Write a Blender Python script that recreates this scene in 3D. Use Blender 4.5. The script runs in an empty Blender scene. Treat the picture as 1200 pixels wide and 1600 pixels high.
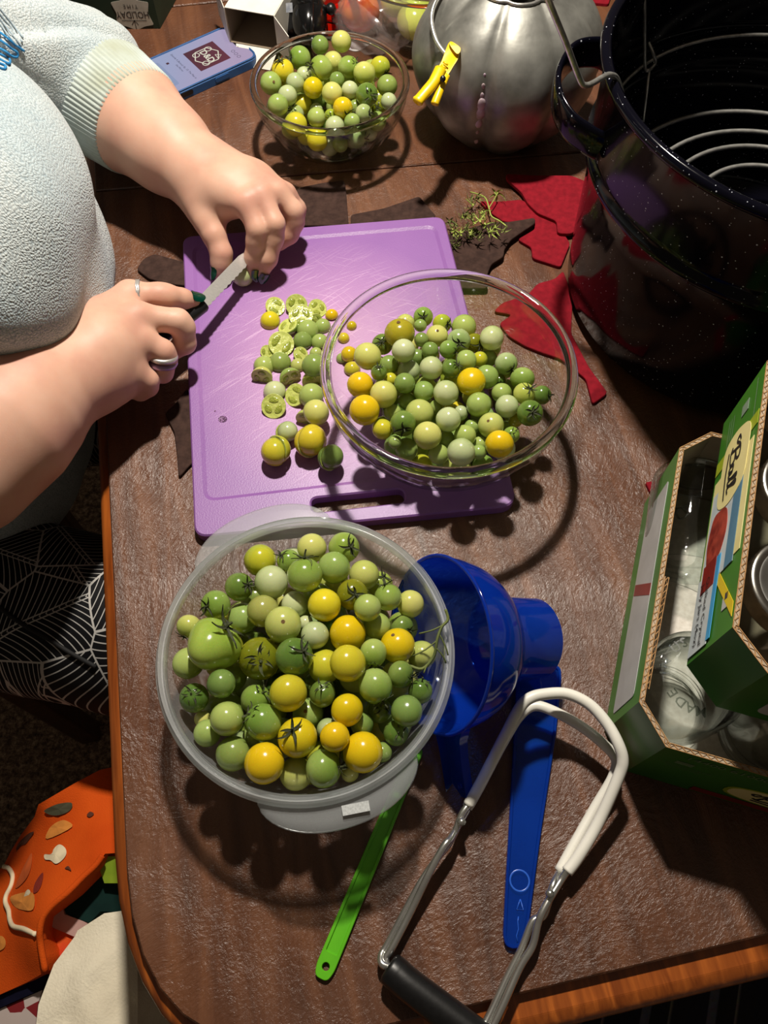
import bpy, bmesh, math, random
import numpy as np
from mathutils import Vector, Matrix, Quaternion

# ------------------------------------------------------------------ camera, world, light, exposure
scene = bpy.context.scene
COL = scene.collection
F_PX, CAM_H, PITCH = 1230.0, 0.62, math.radians(62.6)      # focal length for a 1200x1600 frame, height above the table
cam_data = bpy.data.cameras.new('camera')
cam = bpy.data.objects.new('camera', cam_data)
COL.objects.link(cam)
cam.location = (0, 0, CAM_H)
cam.rotation_euler = (math.pi / 2 - PITCH, 0, 0)
cam_data.sensor_fit = 'VERTICAL'
cam_data.sensor_height = 24.0
cam_data.lens = 24.0 * F_PX / 1600.0
cam_data.clip_start = 0.02
scene.camera = cam

world = bpy.data.worlds.new('room_ambient')
scene.world = world
world.use_nodes = True
world.node_tree.nodes['Background'].inputs[0].default_value = (1.0, 0.80, 0.60, 1)
world.node_tree.nodes['Background'].inputs[1].default_value = 0.075

lamp = bpy.data.lights.new('ceiling_lamp', 'POINT')        # the one bulb hanging over the far half of the table
lamp.energy = 94.0
lamp.color = (1.0, 0.915, 0.80)
lamp.shadow_soft_size = 0.035
lamp_ob = bpy.data.objects.new('ceiling_lamp', lamp)
lamp_ob.location = (-0.03, 0.88, 1.15)
COL.objects.link(lamp_ob)

scene.view_settings.view_transform = 'Standard'
scene.view_settings.look = 'None'
scene.view_settings.exposure = 0.0
scene.view_settings.gamma = 1.0
scene.view_settings.use_curve_mapping = False

# ------------------------------------------------------------------ helpers
random.seed(7)
RNG = np.random.default_rng(11)
_FW = np.array([0, math.cos(PITCH), -math.sin(PITCH)])
_UP = np.array([0, math.sin(PITCH), math.cos(PITCH)])
_RT = np.array([1.0, 0, 0])
_CP = np.array([0, 0, CAM_H])


def at(px, py, z=0.0):
    """world point at height z that the photograph shows at pixel (px, py)"""
    d = _RT * (px - 600) / F_PX + _UP * (800 - py) / F_PX + _FW
    return _CP + d * ((z - CAM_H) / d[2])


def ats(pts, z=0.0):
    return [at(p[0], p[1], p[2] if len(p) > 2 else z) for p in pts]


def lin(c):
    return tuple(((v / 255) / 12.92 if v / 255 <= 0.04045 else ((v / 255 + 0.055) / 1.055) ** 2.4) for v in c) + (1,)


def tag(o, label=None, cat=None, group=None, kind=None):
    if label: o['label'] = label
    if cat: o['category'] = cat
    if group: o['group'] = group
    if kind: o['kind'] = kind
    return o


def empty(name, loc=(0, 0, 0)):
    o = bpy.data.objects.new(name, None)
    o.empty_display_size = 0.02
    o.location = tuple(loc)
    COL.objects.link(o)
    return o


def origin_of(o):
    p = np.zeros(3)
    while o is not None:
        p = p + np.array(o.location)
        o = o.parent
    return p


def make(name, geo, mats, parent=None, loc=None, smooth=True, idx=None, sharp=None):
    """geo = (verts, faces) in world space; becomes ONE mesh object whose origin is loc (or its parent's origin)"""
    v, f = geo
    base = np.zeros(3)
    if parent is not None: base = origin_of(parent)
    if loc is not None: base = base * 0 + np.array(loc, float)
    me = bpy.data.meshes.new(name)
    va = np.asarray(v, float) - base
    me.from_pydata(va.tolist(), [], [list(map(int, q)) for q in f])
    if not isinstance(mats, (list, tuple)): mats = [mats]
    for m in mats: me.materials.append(m)
    if idx is not None: me.polygons.foreach_set('material_index', idx)
    if smooth: me.polygons.foreach_set('use_smooth', [True] * len(me.polygons))
    me.update()
    if smooth and sharp:
        try: me.set_sharp_from_angle(angle=math.radians(sharp))
        except Exception: pass
    o = bpy.data.objects.new(name, me)
    COL.objects.link(o)
    if parent is not None:
        o.parent = parent
        o.location = tuple(base - origin_of(parent)) if loc is not None else (0, 0, 0)
    else:
        o.location = tuple(base)
    return o


def join(*geos):
    V, Fs, n = [], [], 0
    for v, f in geos:
        V.extend([tuple(p) for p in v]); Fs.extend([[i + n for i in q] for q in f]); n += len(v)
    return V, Fs


def xf(geo, M):
    """transform geo by a 3x4 (columns x,y,z,origin given as arrays)"""
    v = np.asarray(geo[0], float)
    X, Y, Z, O = [np.asarray(a, float) for a in M]
    return (v[:, :1] * X + v[:, 1:2] * Y + v[:, 2:3] * Z + O).tolist(), geo[1]


def unit(v):
    v = np.asarray(v, float); return v / (np.linalg.norm(v) + 1e-12)


def frame_from_z(z, hint=(0, 0, 1)):
    z = unit(z)
    if abs(z @ unit(hint)) > 0.98: hint = (0, 1, 0.01)
    x = unit(np.cross(hint, z)); y = np.cross(z, x)
    return x, y, z


def lathe(profile, seg=48, centre=(0, 0, 0), axis=None, wob=None):
    V, Fs = [], []
    n = len(profile)
    for k in range(seg):
        a = 2 * math.pi * k / seg
        s = wob(a) if wob else 1.0
        for r, z in profile:
            V.append((r * s * math.cos(a), r * s * math.sin(a), z))
    for k in range(seg):
        k2 = (k + 1) % seg
        for i in range(n - 1):
            q = [k * n + i, k2 * n + i, k2 * n + i + 1, k * n + i + 1]
            Fs.append(q)
    # close the poles
    geo = (V, Fs)
    for i in (0, n - 1):
        if profile[i][0] < 1e-6:
            pass
    if axis is not None:
        x, y, z = frame_from_z(axis)
        return xf(geo, (x, y, z, centre))
    return xf(geo, ((1, 0, 0), (0, 1, 0), (0, 0, 1), centre))


def smooth_path(pts, n=8, closed=False):
    P_ = [np.asarray(p, float) for p in pts]
    out = []
    m = len(P_)
    rng = range(m if closed else m - 1)
    for i in rng:
        p0 = P_[(i - 1) % m] if (closed or i > 0) else P_[0]
        p1 = P_[i]; p2 = P_[(i + 1) % m]
        p3 = P_[(i + 2) % m] if (closed or i + 2 < m) else P_[-1]
        for k in range(n):
            t = k / n
            out.append(0.5 * ((2 * p1) + (-p0 + p2) * t + (2 * p0 - 5 * p1 + 4 * p2 - p3) * t * t + (-p0 + 3 * p1 - 3 * p2 + p3) * t ** 3))
    if not closed: out.append(P_[-1])
    return out


def tube(pts, r, seg=10, closed=False, caps=True, flat=1.0):
    """swept tube along pts; r is a number or a list per point"""
    P_ = [np.asarray(p, float) for p in pts]
    m = len(P_)
    R = [r] * m if not isinstance(r, (list, tuple, np.ndarray)) else list(r)
    V, Fs = [], []
    up = None
    for i in range(m):
        a = P_[(i - 1) % m] if (closed or i > 0) else P_[i]
        b = P_[(i + 1) % m] if (closed or i < m - 1) else P_[i]
        t = unit(b - a)
        if up is None:
            up = np.array([0, 0, 1.0]) if abs(t[2]) < 0.9 else np.array([1.0, 0, 0])
        n1 = unit(up - t * (up @ t)); n2 = np.cross(t, n1); up = n1
        for k in range(seg):
            an = 2 * math.pi * k / seg
            V.append(P_[i] + R[i] * (math.cos(an) * n1 * flat + math.sin(an) * n2))
    for i in range(m if closed else m - 1):
        j = (i + 1) % m
        for k in range(seg):
            k2 = (k + 1) % seg
            Fs.append([i * seg + k, i * seg + k2, j * seg + k2, j * seg + k])
    if caps and not closed:
        Fs.append(list(range(seg))[::-1]); Fs.append([(m - 1) * seg + k for k in range(seg)])
    return V, Fs


def round_poly(pts, r, n=4):
    """2D polygon with rounded corners; r number or list"""
    out = []
    m = len(pts)
    for i in range(m):
        p = np.asarray(pts[i][:2], float); a = np.asarray(pts[i - 1][:2], float); b = np.asarray(pts[(i + 1) % m][:2], float)
        rr = r[i] if isinstance(r, (list, tuple)) else r
        da, db = np.linalg.norm(a - p), np.linalg.norm(b - p)
        d = min(rr, da * 0.45, db * 0.45)
        if d < 1e-6: out.append(tuple(p)); continue
        s, e = p + (a - p) / da * d, p + (b - p) / db * d
        for k in range(n + 1):
            t = k / n
            out.append(tuple((1 - t) ** 2 * s + 2 * t * (1 - t) * p + t * t * e))
    return out


def area2(p):
    return sum(p[i - 1][0] * p[i][1] - p[i][0] * p[i - 1][1] for i in range(len(p)))


def inset(poly, d):
    """inset a CCW polygon by moving each vertex along the averaged normal"""
    m = len(poly); out = []
    for i in range(m):
        a = np.asarray(poly[i - 1]); p = np.asarray(poly[i]); b = np.asarray(poly[(i + 1) % m])
        e1 = unit(p - a); e2 = unit(b - p)
        n1 = np.array([-e1[1], e1[0]]); n2 = np.array([-e2[1], e2[0]])
        n = n1 + n2; L = n @ n
        n = n * (2 / L) if L > 0.6 else unit(n) if L > 1e-9 else n1
        out.append(tuple(p + n * d))
    return out


def fill_loops(loops):
    """triangulate the area between the first loop and its holes; returns (verts2d, tris)"""
    bm = bmesh.new()
    edges = []
    for lp in loops:
        vs = [bm.verts.new((p[0], p[1], 0)) for p in lp]
        for i in range(len(vs)): edges.append(bm.edges.new((vs[i - 1], vs[i])))
    bmesh.ops.triangle_fill(bm, use_beauty=True, use_dissolve=False, edges=edges)
    bm.verts.index_update()
    V = [(v.co.x, v.co.y) for v in bm.verts]
    T = []
    for f in bm.faces:
        q = [v.index for v in f.verts]
        if area2([V[i] for i in q]) < 0: q = q[::-1]
        T.append(q)
    bm.free()
    return V, T


def slab(poly, z0, z1, bev=0.0, holes=(), warp=None):
    """solid slab with the given 2D outline, bevelled top edge, optional holes; warp(x,y)->dz"""
    poly = [tuple(p[:2]) for p in poly]
    if area2(poly) < 0: poly = poly[::-1]
    hs = []
    for h in holes:
        h = [tuple(p[:2]) for p in h]
        hs.append(h if area2(h) < 0 else h[::-1])
    top = [inset(poly, bev)] + [inset(h, bev) for h in hs] if bev else [poly] + hs
    V, Fs = [], []
    tv, tt = fill_loops(top)
    V += [(x, y, z1) for x, y in tv]; Fs += [list(q) for q in tt]
    n = len(V)
    bv, bt = fill_loops([poly] + hs)
    V += [(x, y, z0) for x, y in bv]; Fs += [[i + n for i in q[::-1]] for q in bt]
    for lp, tp in zip([poly] + hs, top):
        rings = [(lp, z0), (lp, z1 - bev)] + ([(tp, z1)] if bev else [])
        if not bev: rings[-1] = (lp, z1)
        b = len(V); m = len(lp)
        for ring, z in rings: V += [(x, y, z) for x, y in ring]
        for k in range(len(rings) - 1):
            for i in range(m):
                j = (i + 1) % m
                Fs.append([b + k * m + i, b + k * m + j, b + (k + 1) * m + j, b + (k + 1) * m + i])
    if warp: V = [(x, y, z + warp(x, y)) for x, y, z in V]
    return V, Fs


def box(x0, x1, y0, y1, z0, z1):
    V = [(x0, y0, z0), (x1, y0, z0), (x1, y1, z0), (x0, y1, z0), (x0, y0, z1), (x1, y0, z1), (x1, y1, z1), (x0, y1, z1)]
    return V, [[0, 3, 2, 1], [4, 5, 6, 7], [0, 1, 5, 4], [1, 2, 6, 5], [2, 3, 7, 6], [3, 0, 4, 7]]


def rbox(x0, x1, y0, y1, z0, z1, r=0.004, bev=0.001):
    return slab(round_poly([(x0, y0), (x1, y0), (x1, y1), (x0, y1)], r), z0, z1, bev)


def ball(r=1.0, nu=20, nv=12, c=(0, 0, 0), sx=(1, 1, 1)):
    V = [(0, 0, -1)]
    for j in range(1, nv):
        t = -math.pi / 2 + math.pi * j / nv
        for i in range(nu):
            p = 2 * math.pi * i / nu
            V.append((math.cos(t) * math.cos(p), math.cos(t) * math.sin(p), math.sin(t)))
    V.append((0, 0, 1))
    Fs = [[0, 1 + (i + 1) % nu, 1 + i] for i in range(nu)]
    for j in range(nv - 2):
        for i in range(nu):
            a = 1 + j * nu + i; b = 1 + j * nu + (i + 1) % nu
            Fs.append([a, b, b + nu, a + nu])
    L = len(V) - 1; s = 1 + (nv - 2) * nu
    Fs += [[s + i, s + (i + 1) % nu, L] for i in range(nu)]
    return [(c[0] + r * sx[0] * x, c[1] + r * sx[1] * y, c[2] + r * sx[2] * z) for x, y, z in V], Fs


_tc = {}


def text_geo(s, size=1.0, depth=0.0, align='CENTER', bold=0.0):
    """lettering as a mesh in the xy plane (default font)"""
    key = (s, align, bold)
    if key not in _tc:
        cu = bpy.data.curves.new('lettering', 'FONT')
        cu.body = s; cu.align_x = align; cu.align_y = 'CENTER'; cu.resolution_u = 2; cu.offset = bold
        ob = bpy.data.objects.new('lettering', cu)
        COL.objects.link(ob)
        bpy.context.view_layer.update()
        me = bpy.data.meshes.new_from_object(ob.evaluated_get(bpy.context.evaluated_depsgraph_get()))
        _tc[key] = ([tuple(v.co) for v in me.vertices], [list(p.vertices) for p in me.polygons])
        bpy.data.objects.remove(ob); bpy.data.curves.remove(cu); bpy.data.meshes.remove(me)
    v, f = _tc[key]
    return [(x * size, y * size, z * size + depth) for x, y, z in v], f


def on_plane(geo, O, X, Y, lift=0.0004):
    X, Y = unit(X), unit(Y)
    N = np.cross(X, Y)
    return xf(geo, (X, Y, N, np.asarray(O, float) + N * lift))


def quad2(x0, x1, y0, y1):
    return [(x0, y0, 0), (x1, y0, 0), (x1, y1, 0), (x0, y1, 0)], [[0, 1, 2, 3]]


def plate2(poly, t=0.00012):
    return slab(poly, 0.0, t)


def stroke2(pts, w, n=6):
    """flat pen stroke through 2D points"""
    p = smooth_path([np.array([a, b, 0.0]) for a, b in pts], n)
    V, Fs = [], []
    for i in range(len(p)):
        d = unit(p[min(i + 1, len(p) - 1)] - p[max(i - 1, 0)])
        nn = np.array([-d[1], d[0], 0])
        V += [p[i] + nn * w / 2, p[i] - nn * w / 2]
    for i in range(len(p) - 1): Fs.append([2 * i, 2 * i + 1, 2 * i + 3, 2 * i + 2])
    return V, Fs


# ------------------------------------------------------------------ materials (all procedural)
def nmat(name):
    m = bpy.data.materials.new(name); m.use_nodes = True
    nt = m.node_tree
    return m, nt, nt.nodes['Principled BSDF']


def node(nt, kind, **kw):
    n = nt.nodes.new(kind)
    for k, v in kw.items():
        if k.startswith('i_'):
            key = k[2:]
            key = int(key) if key.isdigit() else key.replace('_', ' ')
            n.inputs[key].default_value = v
        else: setattr(n, k, v)
    return n


def ramp(nt, fac, stops):
    r = nt.nodes.new('ShaderNodeValToRGB')
    e = r.color_ramp.elements
    while len(e) < len(stops): e.new(0.5)
    for el, (p, c) in zip(e, stops): el.position = p; el.color = c
    nt.links.new(fac, r.inputs[0])
    return r.outputs[0]


def coords(nt, scale=(1, 1, 1), rot=(0, 0, 0), kind='Object'):
    """texture coordinates turned by rot, then stretched along the turned axes"""
    out = nt.nodes.new('ShaderNodeTexCoord').outputs[kind]
    if any(rot):
        m1 = nt.nodes.new('ShaderNodeMapping'); m1.inputs['Rotation'].default_value = rot
        nt.links.new(out, m1.inputs[0]); out = m1.outputs[0]
    mp = nt.nodes.new('ShaderNodeMapping'); mp.inputs['Scale'].default_value = scale
    nt.links.new(out, mp.inputs[0])
    return mp.outputs[0]


def bump(nt, bsdf, height, strength=0.3, dist=0.001):
    b = node(nt, 'ShaderNodeBump'); b.inputs['Strength'].default_value = strength; b.inputs['Distance'].default_value = dist
    nt.links.new(height, b.inputs['Height']); nt.links.new(b.outputs[0], bsdf.inputs['Normal'])
    return b


def pm(name, c1, c2=None, scale=60, rough=0.5, metal=0.0, bmp=0.0, bdist=0.0005, coat=0.0, stretch=(1, 1, 1), detail=4.0, spec=0.5, sss=0.0, bscale=None):
    m, nt, b = nmat(name)
    c2 = c2 or tuple(v * 0.86 for v in c1)
    v = coords(nt, stretch)
    nz = node(nt, 'ShaderNodeTexNoise'); nz.inputs['Scale'].default_value = scale; nz.inputs['Detail'].default_value = detail
    nt.links.new(v, nz.inputs['Vector'])
    nt.links.new(ramp(nt, nz.outputs['Fac'], [(0.32, lin(c2)), (0.68, lin(c1))]), b.inputs['Base Color'])
    b.inputs['Roughness'].default_value = rough; b.inputs['Metallic'].default_value = metal
    b.inputs['Specular IOR Level'].default_value = spec
    if coat: b.inputs['Coat Weight'].default_value = coat; b.inputs['Coat Roughness'].default_value = 0.08
    if sss:
        b.inputs['Subsurface Weight'].default_value = sss; b.inputs['Subsurface Radius'].default_value = (1, 0.5, 0.25); b.inputs['Subsurface Scale'].default_value = 0.004
    if bmp:
        h = nz.outputs['Fac']
        if bscale:
            n2 = node(nt, 'ShaderNodeTexNoise'); n2.inputs['Scale'].default_value = bscale; n2.inputs['Detail'].default_value = 3
            nt.links.new(v, n2.inputs['Vector']); h = n2.outputs['Fac']
        bump(nt, b, h, bmp, bdist)
    return m


def glassy(name, tint=(0.97, 0.99, 0.97), edge=(0.55, 0.66, 0.58), rough=0.02, haze=0.0, haze_col=(220, 222, 220), gloss=1.0, edge_pow=0.25):
    """thin clear wall: light passes straight through, darker and greener where the wall is seen edge on, plus surface reflection"""
    m, nt, b = nmat(name)
    nt.nodes.remove(b)
    out = nt.nodes['Material Output']
    lw = node(nt, 'ShaderNodeLayerWeight'); lw.inputs['Blend'].default_value = edge_pow
    nz = node(nt, 'ShaderNodeTexNoise'); nz.inputs['Scale'].default_value = 25
    nt.links.new(coords(nt), nz.inputs['Vector'])
    tcol = ramp(nt, lw.outputs['Facing'], [(0.35, tint + (1,)), (0.95, edge + (1,))])
    tr = node(nt, 'ShaderNodeBsdfTransparent'); nt.links.new(tcol, tr.inputs[0])
    gl = node(nt, 'ShaderNodeBsdfGlossy'); gl.inputs['Roughness'].default_value = rough
    l2 = node(nt, 'ShaderNodeLayerWeight'); l2.inputs['Blend'].default_value = 0.5
    pw = node(nt, 'ShaderNodeMath', operation='POWER'); nt.links.new(l2.outputs['Facing'], pw.inputs[0]); pw.inputs[1].default_value = 4.5
    mul = node(nt, 'ShaderNodeMath', operation='MULTIPLY_ADD'); nt.links.new(pw.outputs[0], mul.inputs[0]); mul.inputs[1].default_value = 0.75 * gloss; mul.inputs[2].default_value = 0.035 * gloss
    base = tr.outputs[0]
    if haze:
        df = node(nt, 'ShaderNodeBsdfDiffuse'); df.inputs[0].default_value = lin(haze_col)
        tl = node(nt, 'ShaderNodeBsdfTranslucent'); tl.inputs[0].default_value = lin(haze_col)
        ad = node(nt, 'ShaderNodeMixShader'); ad.inputs[0].default_value = 0.5
        nt.links.new(df.outputs[0], ad.inputs[1]); nt.links.new(tl.outputs[0], ad.inputs[2])
        hz = node(nt, 'ShaderNodeMapRange'); hz.inputs['To Min'].default_value = haze * 0.75; hz.inputs['To Max'].default_value = min(1, haze * 1.3)
        nt.links.new(nz.outputs['Fac'], hz.inputs['Value'])
        mx = node(nt, 'ShaderNodeMixShader'); nt.links.new(hz.outputs[0], mx.inputs[0])
        nt.links.new(base, mx.inputs[1]); nt.links.new(ad.outputs[0], mx.inputs[2]); base = mx.outputs[0]
    m2 = node(nt, 'ShaderNodeMixShader'); nt.links.new(mul.outputs[0], m2.inputs[0])
    nt.links.new(base, m2.inputs[1]); nt.links.new(gl.outputs[0], m2.inputs[2])
    nt.links.new(m2.outputs[0], out.inputs[0])
    return m


def solid_glass(name, col=(0.93, 0.98, 0.95), rough=0.0, ior=1.47):
    m, nt, b = nmat(name)
    nz = node(nt, 'ShaderNodeTexNoise'); nz.inputs['Scale'].default_value = 18
    nt.links.new(coords(nt), nz.inputs['Vector'])
    nt.links.new(ramp(nt, nz.outputs['Fac'], [(0.3, col + (1,)), (0.7, tuple(min(1, c * 1.02) for c in col) + (1,))]), b.inputs['Base Color'])
    b.inputs['Transmission Weight'].default_value = 1.0; b.inputs['Roughness'].default_value = rough; b.inputs['IOR'].default_value = ior
    return m

# ------------------------------------------------------------------ floor, table, table pad
FLOOR_Z = -0.745


def carpet_mat():
    m, nt, b = nmat('carpet_pile')
    v = coords(nt)
    n1 = node(nt, 'ShaderNodeTexNoise'); n1.inputs['Scale'].default_value = 95; n1.inputs['Detail'].default_value = 5; n1.inputs['Roughness'].default_value = 0.8
    nt.links.new(v, n1.inputs['Vector'])
    nt.links.new(ramp(nt, n1.outputs['Fac'], [(0.36, lin((62, 50, 41))), (0.5, lin((122, 103, 85))), (0.64, lin((184, 162, 136)))]), b.inputs['Base Color'])
    b.inputs['Roughness'].default_value = 0.95; b.inputs['Specular IOR Level'].default_value = 0.1
    bump(nt, b, n1.outputs['Fac'], 0.9, 0.006)
    return m


fl = make('floor', join(box(-1.8, 1.8, -1.2, 2.6, FLOOR_Z - 0.03, FLOOR_Z)), carpet_mat(), smooth=False, loc=(0, 0, FLOOR_Z))
tag(fl, 'brown speckled carpet floor', kind='structure')

E1 = np.array([0.980, 0.197]); E2 = np.array([-0.197, 0.980])      # the table's own axes: along its near edge, away from the viewer


def tb(a, b): return tuple(E1 * a + E2 * b)


def wood_mat(name, dark, light, rough=0.3, ring=9.0, coat=0.3, turn=0.2):
    m, nt, b = nmat(name)
    v = coords(nt, (14, 1.3, 14), (0, 0, -turn))
    w = node(nt, 'ShaderNodeTexNoise'); w.inputs['Scale'].default_value = ring; w.inputs['Detail'].default_value = 6; w.inputs['Distortion'].default_value = 0.7
    nt.links.new(v, w.inputs['Vector'])
    nt.links.new(ramp(nt, w.outputs['Fac'], [(0.3, lin(dark)), (0.55, lin(tuple((a + c) / 2 for a, c in zip(dark, light)))), (0.75, lin(light))]), b.inputs['Base Color'])
    b.inputs['Roughness'].default_value = rough
    b.inputs['Coat Weight'].default_value = coat; b.inputs['Coat Roughness'].default_value = 0.2
    bump(nt, b, w.outputs['Fac'], 0.12, 0.0006)
    return m


M_RIM = wood_mat('varnished_oak', (112, 52, 16), (186, 102, 38))
table = empty('dining_table', (*tb(0.3, 0.7), FLOOR_Z))
tag(table, 'varnished orange brown wooden dining table under the brown pad', 'table')
A0, A1, B0, B1, RC = -0.1886, 0.80, -0.088, 1.75, 0.085
outer = round_poly([tb(A0, B0), tb(A1, B0), tb(A1, B1), tb(A0, B1)], RC * 2, 10)
top = slab(outer, -0.034, -0.0085, 0.0)
# rounded edge moulding around a flat top
loops = []
for k in range(7):
    t = math.pi * k / 6 - math.pi / 2
    loops.append((inset(outer, 0.012 * (1 - math.cos(t)) + 0.0), -0.0205 + 0.012 * math.sin(t)))
V = []; Fs = []
for lp, z in loops: V += [(x, y, z) for x, y in lp]
mo = len(outer)
for k in range(len(loops) - 1):
    for i in range(mo):
        j = (i + 1) % mo
        Fs.append([k * mo + i, k * mo + j, (k + 1) * mo + j, (k + 1) * mo + i])
make('table_edge', (V, Fs), M_RIM, table)
make('tabletop', slab(inset(outer, 0.011), -0.034, -0.0087), M_RIM, table, smooth=False)
for a, b in ((A0 + .10, B0 + .10), (A1 - .10, B0 + .10), (A1 - .10, B1 - .10), (A0 + .10, B1 - .10)):
    c = tb(a, b)
    make('leg', lathe([(0, FLOOR_Z), (.022, FLOOR_Z), (.03, FLOOR_Z + .2), (.026, -.25), (.036, -.2), (.036, -.0345), (0, -.0345)], 16, (c[0], c[1], 0)), M_RIM, table)


def pad_mat():
    m, nt, b = nmat('leather_grain_vinyl')
    # printed wood figure running away from the viewer
    v = coords(nt, (16, 1.6, 16), (0, 0, -0.2))
    w = node(nt, 'ShaderNodeTexNoise'); w.inputs['Scale'].default_value = 3.2; w.inputs['Detail'].default_value = 7; w.inputs['Distortion'].default_value = 0.9
    nt.links.new(v, w.inputs['Vector'])
    c1 = ramp(nt, w.outputs['Fac'], [(0.28, lin((58, 31, 18))), (0.5, lin((94, 57, 36))), (0.72, lin((124, 80, 52)))])
    # cloudy wear
    n2 = node(nt, 'ShaderNodeTexNoise'); n2.inputs['Scale'].default_value = 9; n2.inputs['Detail'].default_value = 5
    nt.links.new(coords(nt), n2.inputs['Vector'])
    c2 = ramp(nt, n2.outputs['Fac'], [(0.35, lin((104, 76, 62))), (0.65, lin((84, 51, 33)))])
    mx = node(nt, 'ShaderNodeMix', data_type='RGBA'); mx.inputs['Factor'].default_value = 0.38
    nt.links.new(c1, mx.inputs['A']); nt.links.new(c2, mx.inputs['B'])
    nt.links.new(mx.outputs['Result'], b.inputs['Base Color'])
    b.inputs['Roughness'].default_value = 0.34; b.inputs['Specular IOR Level'].default_value = 0.5
    # hide grain: short creases whose direction wanders
    vs = coords(nt)
    nd = node(nt, 'ShaderNodeTexNoise'); nd.inputs['Scale'].default_value = 7; nd.inputs['Detail'].default_value = 2; nt.links.new(vs, nd.inputs['Vector'])
    def creases(sx, sy, rot, warp, sc):
        m0 = node(nt, 'ShaderNodeMapping'); m0.inputs['Rotation'].default_value = (0, 0, rot); nt.links.new(vs, m0.inputs[0])
        mp = node(nt, 'ShaderNodeMapping'); mp.inputs['Scale'].default_value = (sx, sy, 1)
        nt.links.new(m0.outputs[0], mp.inputs[0])
        ad_ = node(nt, 'ShaderNodeMix', data_type='RGBA', blend_type='LINEAR_LIGHT'); ad_.inputs['Factor'].default_value = warp
        nt.links.new(mp.outputs[0], ad_.inputs['A']); nt.links.new(nd.outputs['Color'], ad_.inputs['B'])
        q = node(nt, 'ShaderNodeTexNoise'); q.inputs['Scale'].default_value = sc; q.inputs['Detail'].default_value = 4; q.inputs['Roughness'].default_value = 0.6; q.inputs['Distortion'].default_value = 0.8
        nt.links.new(ad_.outputs['Result'], q.inputs['Vector'])
        s1 = node(nt, 'ShaderNodeMath', operation='SUBTRACT'); nt.links.new(q.outputs['Fac'], s1.inputs[0]); s1.inputs[1].default_value = .5
        s2 = node(nt, 'ShaderNodeMath', operation='ABSOLUTE'); nt.links.new(s1.outputs[0], s2.inputs[0])
        return s2.outputs[0]
    h1 = creases(1, .5, .75, .03, 430); h2 = creases(1, .6, .5, .05, 150); h3 = creases(1, .8, .3, .03, 40)
    a1 = node(nt, 'ShaderNodeMath', operation='MULTIPLY_ADD'); a1.inputs[1].default_value = 1.6; nt.links.new(h2, a1.inputs[0]); nt.links.new(h1, a1.inputs[2])
    a2 = node(nt, 'ShaderNodeMath', operation='MULTIPLY_ADD'); a2.inputs[1].default_value = 2.2; nt.links.new(h3, a2.inputs[0]); nt.links.new(a1.outputs[0], a2.inputs[2])
    bump(nt, b, a2.outputs[0], 0.6, 0.0012)
    return m


M_PAD = pad_mat()
pad = empty('table_pad', (*tb(0.3, 0.7), -0.0085))
tag(pad, 'brown wood-print leather-grained folding pad covering the table top', 'table pad')
PA0, PB0 = A0 + 0.0135, -0.0615
cut = lambda a: 0.759 - 0.08 * (a - 0.05)
near_out = [tb(PA0, PB0), tb(A1 - .02, PB0), tb(A1 - .02, cut(A1)), tb(PA0, cut(PA0))]
far_out = [tb(PA0, cut(PA0) + .0022), tb(A1 - .02, cut(A1) + .0022), tb(A1 - .02, 1.09), tb(PA0, 1.115)]
end_out = [tb(PA0, 1.118), tb(A1 - .02, 1.093), tb(A1 - .02, B1 - .02), tb(PA0, B1 - .02)]
for o_, rr in ((near_out, [.13, .01, .001, .001]), (far_out, .001), (end_out, .01)):
    make('pad_panel', slab(round_poly(o_, rr, 8), -0.0085, 0.0, 0.0012), M_PAD, pad, smooth=False)

# ------------------------------------------------------------------ felt leaves on the table
M_RED = pm('red_felt', (134, 20, 34), (112, 14, 27), 180, 0.9, bmp=0.5, bdist=0.0006, spec=0.15)
M_BRN = pm('brown_felt', (66, 48, 42), (48, 34, 30), 160, 0.9, bmp=0.4, bdist=0.0005, spec=0.15)


def leaf(name, pts, sc, ox, oy, z0, mat, label, group, rad=0.004, th=0.0038):
    w = ats([(x / sc + ox, y / sc + oy) for x, y in pts], z0 + th)
    poly = round_poly([p[:2] for p in w], rad, 3)
    c = np.mean(np.array(poly), 0)
    o = make(name, slab(poly, z0, z0 + th, 0.0006), mat, loc=(c[0], c[1], z0), smooth=False)
    return tag(o, label, 'felt leaf', group)


RG, BG = 'red felt leaf cut-outs on the table', 'brown felt leaf cut-outs on the table'
leaf('felt_leaf', [(275, 255), (390, 258), (545, 245), (640, 330), (765, 400), (845, 520), (785, 668), (608, 612), (603, 545), (515, 495), (625, 430), (620, 385), (430, 385), (350, 330)], 4, 680, 250, 0.0002, M_RED, 'red felt leaf partly covered by another red leaf and the stem heap', RG)
leaf('felt_leaf', [(440, 85), (640, 95), (850, 95), (940, 130), (1010, 240), (960, 380), (850, 460), (765, 455), (760, 380), (640, 330), (580, 270), (540, 200), (450, 120)], 4, 680, 250, 0.0042, M_RED, 'uppermost red felt leaf, nearest the metal pumpkin', RG)
leaf('felt_leaf', [(800, 690), (750, 740), (640, 770), (580, 840), (420, 890), (365, 945), (480, 965), (400, 1020), (460, 1100), (560, 1160), (660, 1200), (780, 1240), (880, 1315), (945, 1370), (985, 1525), (1080, 1455), (960, 1290), (850, 1080), (860, 850)], 4, 680, 250, 0.0002, M_RED, 'long red felt leaf reaching from under the big glass bowl along the black pot', RG)
leaf('felt_leaf', [(1009, 753), (1017, 770), (1045, 764), (1062, 742), (1042, 738), (1023, 751)], 1, 0, 0, 0.0002, M_RED, 'red felt leaf tip peeping out behind the lower jar tray', RG, 0.002)
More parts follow.
